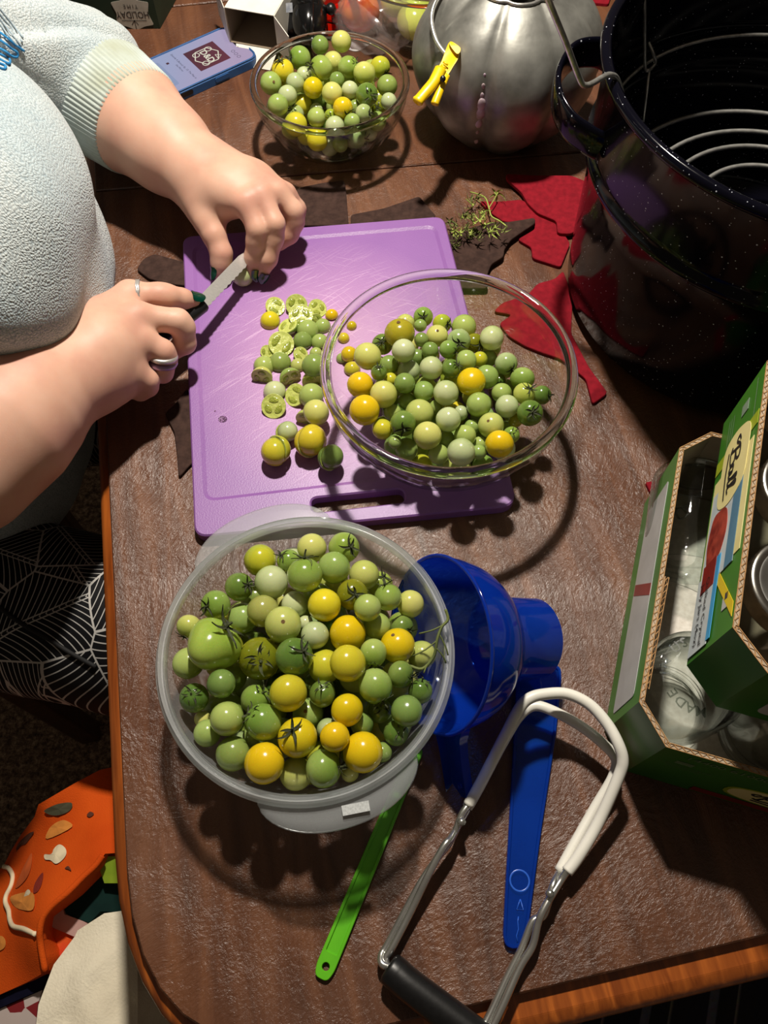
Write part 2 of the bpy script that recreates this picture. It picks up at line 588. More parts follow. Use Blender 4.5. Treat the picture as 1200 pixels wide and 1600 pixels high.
leaf('felt_leaf', [(60, 470), (350, 385), (440, 388), (540, 372), (622, 358), (628, 392), (540, 450), (470, 500), (430, 560), (430, 600), (350, 650), (325, 715), (330, 800), (150, 800), (60, 700)], 4, 680, 250, 0.0042, M_BRN, 'brown felt leaf right of the cutting board, under the heap of stems', BG)
leaf('felt_leaf', [(470, 292), (505, 285), (538, 281), (541, 300), (545, 352), (440, 352), (462, 330), (452, 305)], 1, 0, 0, 0.0002, M_BRN, 'brown felt leaf with a slit, at the board\'s far edge below the small bowl', BG)
leaf('felt_leaf', [(548, 335), (600, 325), (655, 306), (682, 338), (660, 352), (548, 356)], 1, 0, 0, 0.0002, M_BRN, 'brown felt leaf at the board\'s far edge, left of the stem heap', BG)
leaf('felt_leaf', [(213, 420), (224, 404), (241, 396), (262, 402), (300, 412), (310, 448), (262, 443), (232, 435)], 1, 0, 0, 0.0002, M_BRN, 'brown felt leaf left of the cutting board, between the two hands', BG)
leaf('felt_leaf', [(257, 645), (272, 632), (292, 606), (306, 640), (310, 715), (297, 726), (279, 746), (276, 705), (272, 674)], 1, 0, 0, 0.0002, M_BRN, 'narrow brown felt leaf along the left edge of the cutting board', BG)

# ------------------------------------------------------------------ cutting board


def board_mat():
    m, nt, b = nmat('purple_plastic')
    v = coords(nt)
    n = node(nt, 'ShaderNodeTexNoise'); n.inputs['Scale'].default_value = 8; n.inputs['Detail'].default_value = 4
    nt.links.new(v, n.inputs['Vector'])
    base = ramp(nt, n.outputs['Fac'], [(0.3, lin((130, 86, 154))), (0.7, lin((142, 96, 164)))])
    # fine knife cuts in two directions, thicker in the middle of the board
    masks = []
    for rot, sc, th in ((0.85, (520, 14, 1), 0.61), (1.15, (620, 18, 1), 0.62), (-0.75, (560, 12, 1), 0.64), (-1.3, (480, 12, 1), 0.65)):
        k = node(nt, 'ShaderNodeTexNoise'); k.inputs['Scale'].default_value = 1.0; k.inputs['Detail'].default_value = 2
        nt.links.new(coords(nt, sc, (0, 0, rot)), k.inputs['Vector'])
        r = node(nt, 'ShaderNodeMapRange'); r.inputs['From Min'].default_value = th; r.inputs['From Max'].default_value = th + 0.06
        nt.links.new(k.outputs['Fac'], r.inputs['Value']); masks.append(r.outputs[0])
    mx = masks[0]
    for q in masks[1:]:
        a = node(nt, 'ShaderNodeMath', operation='MAXIMUM'); nt.links.new(mx, a.inputs[0]); nt.links.new(q, a.inputs[1]); mx = a.outputs[0]
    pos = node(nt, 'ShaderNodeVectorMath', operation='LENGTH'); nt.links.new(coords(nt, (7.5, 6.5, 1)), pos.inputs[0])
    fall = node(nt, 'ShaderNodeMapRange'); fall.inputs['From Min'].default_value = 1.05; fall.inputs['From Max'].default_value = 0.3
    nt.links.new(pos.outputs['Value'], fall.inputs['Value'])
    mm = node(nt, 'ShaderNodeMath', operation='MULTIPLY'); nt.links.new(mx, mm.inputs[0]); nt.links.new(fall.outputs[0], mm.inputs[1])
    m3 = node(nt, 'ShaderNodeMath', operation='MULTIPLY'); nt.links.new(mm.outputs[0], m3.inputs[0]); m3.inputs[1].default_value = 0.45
    centre_tint = node(nt, 'ShaderNodeMix', data_type='RGBA'); centre_tint.inputs['B'].default_value = lin((190, 142, 188))  # paler pink tint, strongest mid-board and fading outwards
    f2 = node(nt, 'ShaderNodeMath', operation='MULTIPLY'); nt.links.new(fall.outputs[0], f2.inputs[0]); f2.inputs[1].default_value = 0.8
    nt.links.new(f2.outputs[0], centre_tint.inputs['Factor']); nt.links.new(base, centre_tint.inputs['A'])
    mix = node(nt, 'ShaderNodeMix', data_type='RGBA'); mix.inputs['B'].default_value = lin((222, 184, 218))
    nt.links.new(m3.outputs[0], mix.inputs['Factor']); nt.links.new(centre_tint.outputs['Result'], mix.inputs['A'])
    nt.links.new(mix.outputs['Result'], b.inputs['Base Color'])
    b.inputs['Roughness'].default_value = 0.42
    g = node(nt, 'ShaderNodeTexNoise'); g.inputs['Scale'].default_value = 700; nt.links.new(v, g.inputs['Vector'])
    sb = node(nt, 'ShaderNodeMath', operation='SUBTRACT'); nt.links.new(g.outputs['Fac'], sb.inputs[0]); nt.links.new(mm.outputs[0], sb.inputs[1])
    bump(nt, b, sb.outputs[0], 0.3, 0.0005)
    return m


BT = 0.0115
bc = [at(285, 369, BT), at(693, 337, BT), at(809, 790, BT), at(304, 839, BT)]
b2 = [p[:2] for p in bc][::-1]
bcen = np.mean(np.array(b2), 0)
ub = unit((bc[1] - bc[0])[:2]); vb = unit((bc[0] - bc[3])[:2])
outl = round_poly([tuple(p) for p in b2], [.012, .016, .012, .012], 6)
if area2(outl) < 0: outl = outl[::-1]
slot_px = [(485, 778), (630, 763), (634, 784), (488, 801)]
slot = round_poly([tuple(p[:2]) for p in ats(slot_px, BT)], .011, 6)
slot = slot if area2(slot) < 0 else slot[::-1]
inn_px = [(300, 384), (681, 351), (786, 728), (318, 784)]
inn = round_poly([tuple(p[:2]) for p in ats(inn_px, BT)], .012, 6)
if area2(inn) < 0: inn = inn[::-1]
V, Fs = [], []


def ring_faces(a, b_, za, zb):
    n = len(V); m = len(a)
    V.extend([(x, y, za) for x, y in a]); V.extend([(x, y, zb) for x, y in b_])
    for i in range(m):
        j = (i + 1) % m; Fs.append([n + i, n + j, n + m + j, n + m + i])


o_top = inset(outl, .0014); s_top = inset(slot, .0014)
ring_faces(outl, outl, 0.0005, BT - .0014); ring_faces(outl, o_top, BT - .0014, BT)
ring_faces(slot, slot, 0.0005, BT - .0014); ring_faces(slot, s_top, BT - .0014, BT)
for lps, z, fl_ in (([o_top, s_top, inn[::-1]], BT, False), ([outl, slot], 0.0005, True)):
    tv, tt = fill_loops(lps); n = len(V); V.extend([(x, y, z) for x, y in tv]); Fs.extend([[i + n for i in (q[::-1] if fl_ else q)] for q in tt])
inn2 = inset(inn, .0035)
ring_faces(inn, inn2, BT, BT - .0016)
tv, tt = fill_loops([inn2]); n = len(V); V.extend([(x, y, BT - .0016) for x, y in tv]); Fs.extend([[i + n for i in q] for q in tt])
BZ = BT - .0016                                                    # cutting surface
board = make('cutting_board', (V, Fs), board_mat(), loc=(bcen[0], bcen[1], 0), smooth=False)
tag(board, 'scratched purple plastic cutting board with a slot handle', 'cutting board')
M_JUICE = solid_glass('tomato_juice', (0.96, 0.9, 0.86))
jp = at(348, 655, BZ)
for nm, dx, dy, r in (('juice_drop', 0, 0, .0042), ('juice_drop', -.008, .009, .0009)):
    o = make(nm, ball(r, 14, 8, (jp[0] + dx, jp[1] + dy, BZ + .0002), (1, .9, .22)), M_JUICE, loc=(jp[0] + dx, jp[1] + dy, BZ))
    tag(o, 'clear drop of juice on the left of the cutting board' if dx == 0 else 'tiny speck of juice up left of the larger juice drop', 'juice')

# ------------------------------------------------------------------ knife
M_STEEL = pm('brushed_steel', (214, 212, 208), (176, 174, 172), 300, 0.36, 0.62, bmp=0.05, stretch=(1, 30, 1))
M_BLK = pm('black_plastic', (18, 18, 20), (12, 12, 13), 60, 0.35)
spine0, spine1 = at(303, 472, .050), at(389, 383, .040)
kd = unit(spine1 - spine0); kdn = unit(np.cross(kd, np.cross([0, 0, -1.0], kd) * 1.0))
side = unit(np.cross(kd, [0, 0, 1.0]))
down = unit(np.array([0, 0, -1.0]) * 0.55 + side * 0.83)            # the blade leans towards the viewer
L = np.linalg.norm(spine1 - spine0)
knife = empty('paring_knife', spine0)
tag(knife, 'small serrated paring knife with a black handle held over the board', 'knife')
pts = [(0, 0), (L * .8, 0), (L, .004), (L * .97, .0085)]
n = 26
for i in range(n + 1):
    x = L * .95 - (L * .95 - .004) * i / n
    pts.append((x, .0125 - (.0009 if i % 2 else 0)))
pts.append((0, .0125))
th = np.cross(kd, down)
bl = slab(pts, -.0005, .0005)
make('blade', xf(bl, (kd, down, th, spine0)), M_STEEL, knife, smooth=False)
h0, h1 = spine0 + kd * .004 + down * .006, at(196, 568, .046)
hd = unit(h1 - h0); hx, hy, hz = frame_from_z(hd, tuple(th))
hl = np.linalg.norm(h1 - h0)
prof = []
V, Fs = [], []
for k, (t, a, b) in enumerate([(-.002, .0075, .005), (.0, .0085, .006), (.012, .0085, .0065), (.05, .0075, .0065), (hl - .01, .009, .007), (hl, .006, .005)]):
    for i in range(16):
        an = 2 * math.pi * i / 16
        V.append(h0 + hd * t + hy * (b * math.copysign(abs(math.cos(an)) ** .6, math.cos(an))) + hx * (a * math.copysign(abs(math.sin(an)) ** .6, math.sin(an))))
for k in range(5):
    for i in range(16): Fs.append([k * 16 + i, k * 16 + (i + 1) % 16, k * 16 + 16 + (i + 1) % 16, k * 16 + 16 + i])
Fs.append(list(range(16))[::-1]); Fs.append([80 + i for i in range(16)])
make('handle', (V, Fs), M_BLK, knife, sharp=40)

# ------------------------------------------------------------------ tomatoes: x, y, z, radius, colour, 1 calyx / 2 scar / 9 buried, stem direction
TOM_TUB = [
(-0.095,0.245,0.0669,0.0122,'z',0,-0.52,0.63,-0.57), (-0.0725,0.2418,0.0735,0.0086,'G',1,-0.56,0.13,0.82), (-0.0553,0.253,0.0718,0.0112,'L',0,-0.16,0.17,-0.97), (-0.0574,0.2219,0.0927,0.0127,'G',1,-0.02,0.86,0.52),
(-0.037,0.2319,0.083,0.0118,'G',0,0.36,0.57,-0.73), (-0.0306,0.2527,0.0732,0.0118,'G',1,0.49,-0.32,0.81), (-0.015,0.2315,0.07,0.0113,'L',0,0.37,0.74,-0.56), (-0.0841,0.2238,0.0742,0.0125,'g',0,-0.76,0.33,-0.57),
(-0.1079,0.2204,0.0737,0.0105,'D',1,0.72,-0.11,0.68), (-0.1241,0.2063,0.073,0.0108,'G',1,-0.45,-0.42,0.79), (-0.0883,0.2001,0.077,0.0116,'o',0,-0.48,0.37,-0.8), (-0.0653,0.2052,0.0768,0.0098,'g',0,0.49,0,-0.87),
(-0.0429,0.2011,0.0865,0.0122,'y',0,-0.25,0.36,-0.9), (-0.0232,0.2122,0.0789,0.0113,'O',1,0.24,-0.34,0.91), (-0.0033,0.2314,0.0521,0.01,'L',1,0.3,0.28,0.91), (-0.0118,0.1979,0.0898,0.0097,'G',0,-0.34,0.6,-0.73),
(0.003,0.2108,0.0772,0.01,'G',1,-0.29,0.83,0.47), (0.0198,0.21,0.0654,0.0102,'L',0,-0.59,0.38,-0.71), (-0.1056,0.2002,0.0616,0.0111,'G',0,0.23,0.14,-0.96), (-0.142,0.1899,0.0725,0.0088,'L',1,-0.29,-0.95,0.11),
(-0.0715,0.1859,0.088,0.0128,'L',2,-0.12,0.17,-0.98), (-0.0491,0.1799,0.0827,0.0099,'g',0,0.16,0.73,-0.67), (-0.0261,0.1822,0.0787,0.0133,'Y',2,-0.05,-0.38,-0.92), (-0.088,0.1648,0.0759,0.0155,'O',1,0.2,-0.37,0.91),
(-0.0621,0.1618,0.0901,0.013,'D',1,0.57,0.05,0.82), (-0.005,0.1911,0.0702,0.0098,'G',0,-0.4,0.72,-0.57), (0.0133,0.1923,0.0635,0.0086,'D',1,0.66,-0.54,0.51), (0.0097,0.1748,0.0747,0.0124,'Y',2,0.28,-0.36,-0.89),
(0.0275,0.1726,0.06,0.0104,'L',0,-0.6,0.3,-0.74), (-0.0075,0.1659,0.0857,0.0097,'G',1,-0.06,-0.99,0.14), (-0.0247,0.1556,0.0954,0.0123,'d',0,-0.51,0.09,-0.85), (-0.0418,0.1594,0.0749,0.0118,'z',0,-0.37,0.2,-0.91),
(-0.1405,0.1636,0.0687,0.0111,'G',0,0.28,-0.07,-0.96), (-0.1112,0.1434,0.0886,0.0097,'D',0,-0.65,0.25,-0.72), (-0.1325,0.1377,0.0724,0.0104,'D',1,0.02,-0.02,1), (-0.0647,0.1362,0.0912,0.0125,'d',0,-0.38,0.73,-0.57),
(-0.0424,0.138,0.0821,0.0092,'D',1,0.02,0.28,0.96), (-0.006,0.143,0.0839,0.0119,'G',1,0.44,-0.9,-0.06), (0.0117,0.153,0.0772,0.0094,'D',1,0.88,-0.28,0.38), (0.0256,0.1431,0.0695,0.0087,'D',1,0.11,0.61,0.78),
(-0.025,0.1262,0.0852,0.0108,'Y',0,-0.54,0.47,-0.69), (0.0155,0.1269,0.0799,0.0106,'D',0,0.12,-0.18,-0.98), (-0.053,0.1277,0.0689,0.0104,'G',2,0.08,0.08,-0.99), (-0.0899,0.1374,0.0701,0.0105,'G',1,0.57,0.22,0.79),
(-0.1062,0.1209,0.083,0.0117,'G',0,0.01,0.28,-0.96), (-0.0816,0.1189,0.0815,0.0125,'G',1,-0.7,0.32,0.64), (-0.1214,0.114,0.0701,0.0092,'G',0,0.2,-0.28,-0.94), (-0.1274,0.1255,0.0623,0.0058,'L',0,0.05,-0.4,-0.92),
(-0.0579,0.1085,0.0825,0.0131,'Y',1,-0.2,0.17,0.97), (-0.0325,0.1073,0.09,0.0097,'Y',0,-0.03,0.49,-0.87), (-0.0142,0.0998,0.078,0.0133,'Y',0,0.41,-0.03,-0.91), (0.0083,0.1148,0.0662,0.0089,'D',1,0.19,-0.21,0.96),
(-0.1021,0.1,0.0718,0.0115,'D',0,-0.53,0.36,-0.77), (-0.0795,0.0925,0.079,0.0132,'Y',0,0.37,0.22,-0.9), (-0.0596,0.0882,0.0642,0.011,'L',0,-0.32,0.5,-0.81), (-0.0401,0.0895,0.0773,0.0123,'G',1,0.93,0.01,0.37),
(-0.0231,0.0884,0.0651,0.0059,'L',0,0.42,0.27,-0.87), (-0.0152,0.1202,0.0701,0.008,'D',0,0.59,-0.07,-0.81), (-0.0386,0.1159,0.0736,0.0074,'g',0,-0.57,0.55,-0.61), (-0.0012,0.1026,0.0628,0.0067,'D',0,0.01,-0.17,-0.99),
(-0.003,0.1305,0.0646,0.0087,'D',1,0.1,0.18,0.98), (-0.0571,0.1913,0.0754,0.0056,'g',0,-0.09,0.3,-0.95), (-0.0914,0.1132,0.0656,0.0062,'G',0,0.02,0.52,-0.86), (-0.1194,0.1708,0.0888,0.0187,'H',1,0.58,0.48,0.66),
(-0.0789,0.1587,0.0199,0.0139,'D',9,-0.3,0.17,0.94), (-0.0583,0.2065,0.0179,0.0119,'g',9,-0.38,-0.45,0.8), (-0.0064,0.131,0.0205,0.0145,'z',9,-0.16,0.99,0.03), (-0.0387,0.2288,0.0192,0.0131,'z',9,0.99,0.03,0.13),
(-0.1004,0.1243,0.0204,0.0143,'G',9,-0.07,-0.71,0.7), (-0.0822,0.2288,0.0198,0.0138,'L',9,-0.8,-0,-0.6), (-0.0369,0.1903,0.0201,0.0141,'G',9,0.68,-0.59,-0.43), (0.0028,0.183,0.0197,0.0137,'G',9,0.6,0.8,0.04),
(-0.0543,0.1017,0.0202,0.0142,'z',9,-0.36,0.44,0.83), (-0.1028,0.1895,0.0202,0.0141,'G',9,0.94,0.22,0.25), (-0.0574,0.1404,0.0188,0.0127,'G',9,0.29,0.13,0.95), (-0.0068,0.2144,0.0179,0.0115,'G',9,-0.37,-0.2,0.91),
(-0.1224,0.1496,0.0202,0.0138,'g',9,0.08,0.29,-0.95), (-0.1125,0.2158,0.0207,0.0134,'G',9,-0.54,0.4,-0.74), (-0.0285,0.1575,0.0212,0.0142,'G',9,-0.52,-0.16,0.84), (0.0093,0.1548,0.0256,0.0138,'G',9,-0.05,0.31,-0.95),
(-0.0364,0.1247,0.0216,0.0128,'G',9,0.92,0.4,-0.03), (-0.0769,0.1908,0.0177,0.0115,'G',9,-0.3,0.1,0.95), (-0.0173,0.1083,0.0352,0.0141,'G',9,-0.75,0.61,0.27), (-0.0757,0.1165,0.0275,0.0124,'g',9,-0.75,0.63,0.19),
(-0.0622,0.2436,0.0282,0.0122,'z',9,0.84,0.4,0.36), (-0.1242,0.1755,0.0295,0.0129,'z',9,-0.99,-0.14,-0.06), (-0.0564,0.1713,0.0269,0.0126,'L',9,0.66,0.74,-0.08), (-0.0117,0.2004,0.0385,0.0134,'L',9,-0.67,-0.59,0.45),
(-0.1016,0.1576,0.0355,0.0116,'g',9,-0.02,-0.69,-0.72), (-0.0695,0.2138,0.0406,0.0137,'z',9,0.47,0.39,0.79), (-0.0181,0.2349,0.0339,0.0121,'G',9,-0.4,0.89,-0.22), (-0.0127,0.1713,0.0399,0.0133,'G',9,0.15,-0.3,0.94),
(-0.0844,0.1778,0.0388,0.0131,'g',9,0.85,0.48,-0.23), (-0.0847,0.1371,0.0427,0.0142,'z',9,-0.18,0.58,0.79), (-0.0495,0.1511,0.0421,0.0133,'G',9,0.24,0.96,0.13), (-0.122,0.2003,0.04,0.0127,'z',9,0.75,0.64,-0.17),
(-0.1171,0.136,0.045,0.0144,'G',9,-0.16,-0.94,0.29), (-0.0553,0.1245,0.0385,0.0116,'G',9,0.93,0.26,0.26), (-0.0396,0.2075,0.0412,0.0123,'G',9,-0.69,-0.56,0.46), (-0.0975,0.1081,0.0435,0.0138,'g',9,0.84,0.18,0.51),
(-0.0996,0.2232,0.0426,0.0128,'D',9,-0.64,-0.63,-0.44), (0.0141,0.2005,0.0395,0.012,'G',9,-0.75,-0.28,0.6), (-0.0224,0.1399,0.0436,0.0127,'L',9,0.97,-0.09,0.23), (-0.0427,0.1031,0.0446,0.0121,'z',9,-0.23,0.95,0.18),
(-0.0414,0.2362,0.0491,0.0138,'L',9,-0.93,0.32,0.18), (-0.0405,0.1802,0.0507,0.0143,'D',9,0.2,-0.31,-0.93), (0.0081,0.1272,0.0441,0.0123,'g',9,-0.4,-0.65,0.64), (-0.071,0.114,0.0559,0.0133,'g',9,-0.07,-0.03,1),
(-0.1178,0.1787,0.0558,0.0136,'z',9,0.03,0.9,-0.43), (0.0102,0.1564,0.0545,0.0134,'L',9,0.38,-0.71,-0.59), (-0.0708,0.1858,0.0619,0.0132,'z',9,0.69,-0.16,0.71), (-0.0201,0.1567,0.0629,0.0125,'L',9,0.46,-0.22,0.86),
(-0.0713,0.2498,0.0509,0.0123,'g',9,-0.36,0.05,-0.93), (0.0213,0.1757,0.0388,0.0118,'L',9,0.89,0.29,-0.34), (-0.0686,0.1442,0.0626,0.0118,'z',9,0.54,-0.8,-0.25), (-0.05,0.2157,0.063,0.012,'G',9,0.92,-0.37,-0.12),
(-0.1102,0.1553,0.0625,0.0115,'D',9,0.46,-0.87,0.19)]
TOM_BIG = [
(0.0356,0.4862,0.067,0.0088,'G',1,-0.05,-0.66,0.75), (0.0138,0.4597,0.0758,0.0132,'O',2,0.1,-0.15,-0.98), (0.0193,0.4798,0.0652,0.0086,'L',0,0.21,0.94,-0.27), (0.0325,0.4725,0.0712,0.0057,'G',0,-0.09,0.97,-0.22),
(0.0528,0.4818,0.0628,0.0086,'z',1,0.54,-0.59,0.6), (0.0728,0.48,0.0603,0.0113,'G',0,-0.09,0.92,-0.38), (0.0475,0.4645,0.0667,0.0097,'L',2,0.02,0.18,-0.98), (0.0332,0.4573,0.07,0.0064,'D',0,0.13,0.86,-0.49),
(0.0954,0.4572,0.0726,0.0108,'g',0,0.31,0.94,-0.14), (0.0663,0.4559,0.0701,0.0104,'g',1,-0.01,-0.79,0.62), (-0.0014,0.4612,0.059,0.0094,'D',1,-0.1,-0.46,0.88), (0.0168,0.4353,0.082,0.0101,'g',0,0.07,0.09,-0.99),
(-0.0145,0.4432,0.0647,0.012,'L',0,-0.34,0.12,-0.93), (0.0404,0.443,0.0728,0.0075,'D',0,0.12,0.65,-0.75), (0.056,0.4417,0.0759,0.0079,'G',1,0.84,-0.51,0.17), (0.0814,0.4618,0.0598,0.0086,'O',1,0.5,-0.61,0.61),
(0.0046,0.4348,0.0631,0.0088,'D',0,0.61,0.51,-0.61), (0.0291,0.4437,0.063,0.0072,'D',0,0.11,0.12,-0.99), (0.0404,0.4204,0.0774,0.0099,'g',0,0.41,0.85,-0.34), (0.0581,0.4229,0.0729,0.0084,'D',1,0.6,-0.07,0.8),
(0.0717,0.4339,0.0706,0.0091,'G',0,0.12,0.48,-0.87), (0.0848,0.4404,0.064,0.0068,'z',0,0.58,0.51,-0.64), (0.0944,0.448,0.056,0.0075,'G',0,0.08,0.88,-0.47), (0.1073,0.4335,0.0664,0.0099,'g',1,0.4,-0.87,0.29),
(-0.0043,0.4201,0.0715,0.007,'D',1,-0,0.12,0.99), (-0.0207,0.4122,0.0644,0.0112,'Y',0,-0.29,0.17,-0.94), (0.0218,0.427,0.0643,0.0099,'g',0,0.34,0.6,-0.72), (0.0176,0.4063,0.0746,0.0089,'D',0,-0.03,-0.01,-1),
(0.0744,0.4077,0.075,0.012,'Y',0,0.21,0.06,-0.97), (0.0896,0.4205,0.0648,0.0102,'G',0,0.24,0.77,-0.59), (-0.0004,0.3967,0.072,0.0115,'L',0,0.34,0.77,-0.54), (0.034,0.4024,0.0684,0.0089,'G',0,-0.09,0.77,-0.63),
(0.0525,0.3964,0.0744,0.0107,'g',0,0.42,0.85,-0.32), (0.1202,0.4175,0.0662,0.0104,'G',1,-0.07,-0.97,-0.25), (-0.0163,0.3787,0.0746,0.0125,'Y',0,0.35,0.45,-0.82), (0.1015,0.4037,0.0643,0.0088,'G',0,0.57,0.56,-0.61),
(0.1192,0.3974,0.072,0.0092,'L',1,0.4,-0.06,0.91), (0.1354,0.4002,0.066,0.0082,'D',1,0.61,-0.54,0.58), (0.0799,0.3857,0.0726,0.0107,'G',0,0.41,0.66,-0.63), (0.104,0.3859,0.0698,0.0097,'g',0,0.36,0.64,-0.68),
(0.1221,0.3765,0.0734,0.0108,'D',1,0.04,-0.53,0.85), (0.0075,0.3883,0.0563,0.0078,'G',0,-0.28,0.19,-0.94), (0.0301,0.3811,0.0667,0.0119,'L',0,-0.25,-0.01,-0.97), (0.0158,0.3654,0.0746,0.0107,'D',1,0.06,-0.87,0.49),
(0.0531,0.3672,0.0776,0.0103,'g',0,0.37,0.07,-0.93), (0.065,0.383,0.064,0.0065,'g',0,0.46,0.21,-0.86), (0.0892,0.3663,0.0704,0.0107,'L',2,0.35,0.19,-0.92), (-0.0013,0.3664,0.0644,0.0089,'z',0,-0.05,0.69,-0.72),
(0.0357,0.3526,0.0759,0.0115,'L',0,-0.27,-0.06,-0.96), (0.0745,0.3711,0.0608,0.0065,'G',0,0.01,0.55,-0.84), (0.0675,0.3581,0.0673,0.0094,'G',0,-0.11,0.51,-0.85), (0.0942,0.345,0.0749,0.0114,'Y',0,0.11,0.94,-0.31),
(0.1065,0.3603,0.065,0.0072,'G',1,0.09,-0.41,0.91), (0.0628,0.3382,0.0734,0.0114,'g',0,0.29,0.83,-0.48), (0.0455,0.344,0.0605,0.0085,'G',0,0.03,0.18,-0.98), (0.0807,0.3553,0.0586,0.0065,'G',0,0.62,0.08,-0.78),
(0.0783,0.3432,0.0654,0.0065,'G',0,0.36,0.49,-0.8), (0.0092,0.353,0.0651,0.0056,'G',0,-0.05,-0.13,-0.99), (0.0195,0.3993,0.0594,0.0078,'D',0,-0.36,0.79,-0.5), (0.0518,0.3594,0.0594,0.008,'D',0,0.38,0.64,-0.67),
(0.044,0.3914,0.0604,0.0062,'D',0,0.5,0.6,-0.62), (0.1127,0.3804,0.0574,0.0062,'O',0,-0.23,0.84,-0.49), (0.0056,0.4191,0.0624,0.0063,'z',0,0.33,0.31,-0.89), (0.1022,0.4237,0.0546,0.006,'D',1,0.11,-0.84,0.53),
(0.021,0.3846,0.0265,0.01,'G',9,-0.06,-1,-0.04), (0.0533,0.3745,0.0266,0.01,'G',9,-0.91,0.4,0.09), (0.0178,0.4294,0.0265,0.0099,'z',9,-0.64,0.27,0.72), (0.0336,0.412,0.0288,0.012,'L',9,-0.63,-0.43,0.65),
(0.0813,0.3774,0.0273,0.0108,'G',9,0.48,0.85,0.21), (0.0868,0.4159,0.0284,0.0118,'D',9,-0.21,0.98,-0.02), (0.0665,0.397,0.0271,0.0106,'D',9,-0.82,-0.31,-0.48), (0.0569,0.4343,0.0279,0.0112,'G',9,-0.13,0.04,-0.99),
(0.0851,0.4471,0.0309,0.0114,'L',9,-0.47,-0.16,-0.87), (0.0343,0.4465,0.0266,0.0094,'L',9,0.23,0.96,-0.13), (0.0091,0.4081,0.0312,0.0118,'D',9,0.25,0.02,0.97), (0.0506,0.354,0.029,0.0092,'D',9,-0.52,0.68,-0.51),
(0.0603,0.4568,0.0295,0.0097,'z',9,-0.97,-0.21,-0.12), (0.0962,0.3942,0.0272,0.0093,'g',9,-0.84,0.53,-0.12), (0.0299,0.3655,0.0279,0.0097,'L',9,0.46,0.53,0.71), (0.016,0.4493,0.0372,0.0118,'L',9,0.37,0.51,0.77),
(0.0788,0.3548,0.0327,0.0099,'D',9,-0.89,-0.29,0.35), (0,0.3875,0.034,0.0106,'z',9,0.52,0.36,0.78), (0.1098,0.424,0.0374,0.0119,'G',9,0.25,-0.12,0.96), (0.011,0.3666,0.0375,0.011,'D',9,0.41,-0.74,-0.54),
(0.1061,0.3789,0.038,0.0118,'D',9,-0.46,-0.6,-0.65), (0.1157,0.3997,0.0376,0.0092,'G',9,0.73,0.43,-0.52), (0.0413,0.4664,0.0385,0.0105,'L',9,-0.5,0.56,0.66), (0.0404,0.3888,0.0396,0.0115,'G',9,-0.49,0.47,0.74),
(0.0566,0.4144,0.0388,0.0106,'L',9,0.12,0.81,-0.58), (0.0002,0.4297,0.0366,0.0097,'D',9,0.7,0.25,-0.67), (0.0619,0.3428,0.0444,0.0119,'L',9,-0.37,-0.4,-0.84), (0.0365,0.4299,0.041,0.0095,'L',9,-0.1,0.07,0.99),
(0.0323,0.3472,0.0379,0.0092,'z',9,-0.66,0.62,-0.43), (0.0652,0.3702,0.0451,0.0109,'G',9,-0.37,0.87,-0.31), (-0.0113,0.4121,0.0428,0.011,'G',9,-0.42,-0.87,-0.25), (0.0732,0.4278,0.0402,0.0092,'D',9,0.78,-0.27,0.57),
(0.0868,0.3907,0.0452,0.011,'g',9,0.4,0.42,0.82), (0.1019,0.3585,0.0465,0.0104,'g',9,0.08,0.75,-0.66), (0.0722,0.4669,0.0409,0.0093,'L',9,-0.26,-0.61,0.75), (0.0642,0.4466,0.0472,0.0106,'G',9,0.08,0.13,0.99),
(0.0622,0.3941,0.0476,0.0105,'z',9,0.15,-0.63,-0.76), (0.033,0.3707,0.0485,0.009,'D',9,-0.62,0.79,0.03), (-0.0151,0.3917,0.0495,0.0096,'L',9,-0.26,0.15,0.95), (0.04,0.4483,0.049,0.0098,'g',9,-0.19,-0.85,-0.49),
(0.0364,0.4162,0.0548,0.0098,'L',9,-0.31,0.92,0.23), (0.1088,0.4458,0.0436,0.0095,'G',9,0.75,-0.44,0.5), (0.0218,0.467,0.0508,0.0098,'L',9,0.15,0.15,-0.98), (-0.0039,0.4465,0.0461,0.009,'L',9,0.87,-0.15,-0.47),
(0.019,0.3535,0.0529,0.0098,'G',9,-0.84,-0.52,-0.16), (0.0791,0.4109,0.0497,0.01,'L',9,0.45,-0.87,-0.21), (0.0171,0.4229,0.045,0.0092,'L',9,-0.87,0.15,-0.47), (0.0593,0.4275,0.0543,0.0097,'z',9,-0.87,0.02,0.49),
(0.0974,0.4644,0.0502,0.0096,'G',9,0.55,0.6,0.59), (0.0839,0.3419,0.0467,0.0091,'G',9,0.46,-0.77,0.44)]
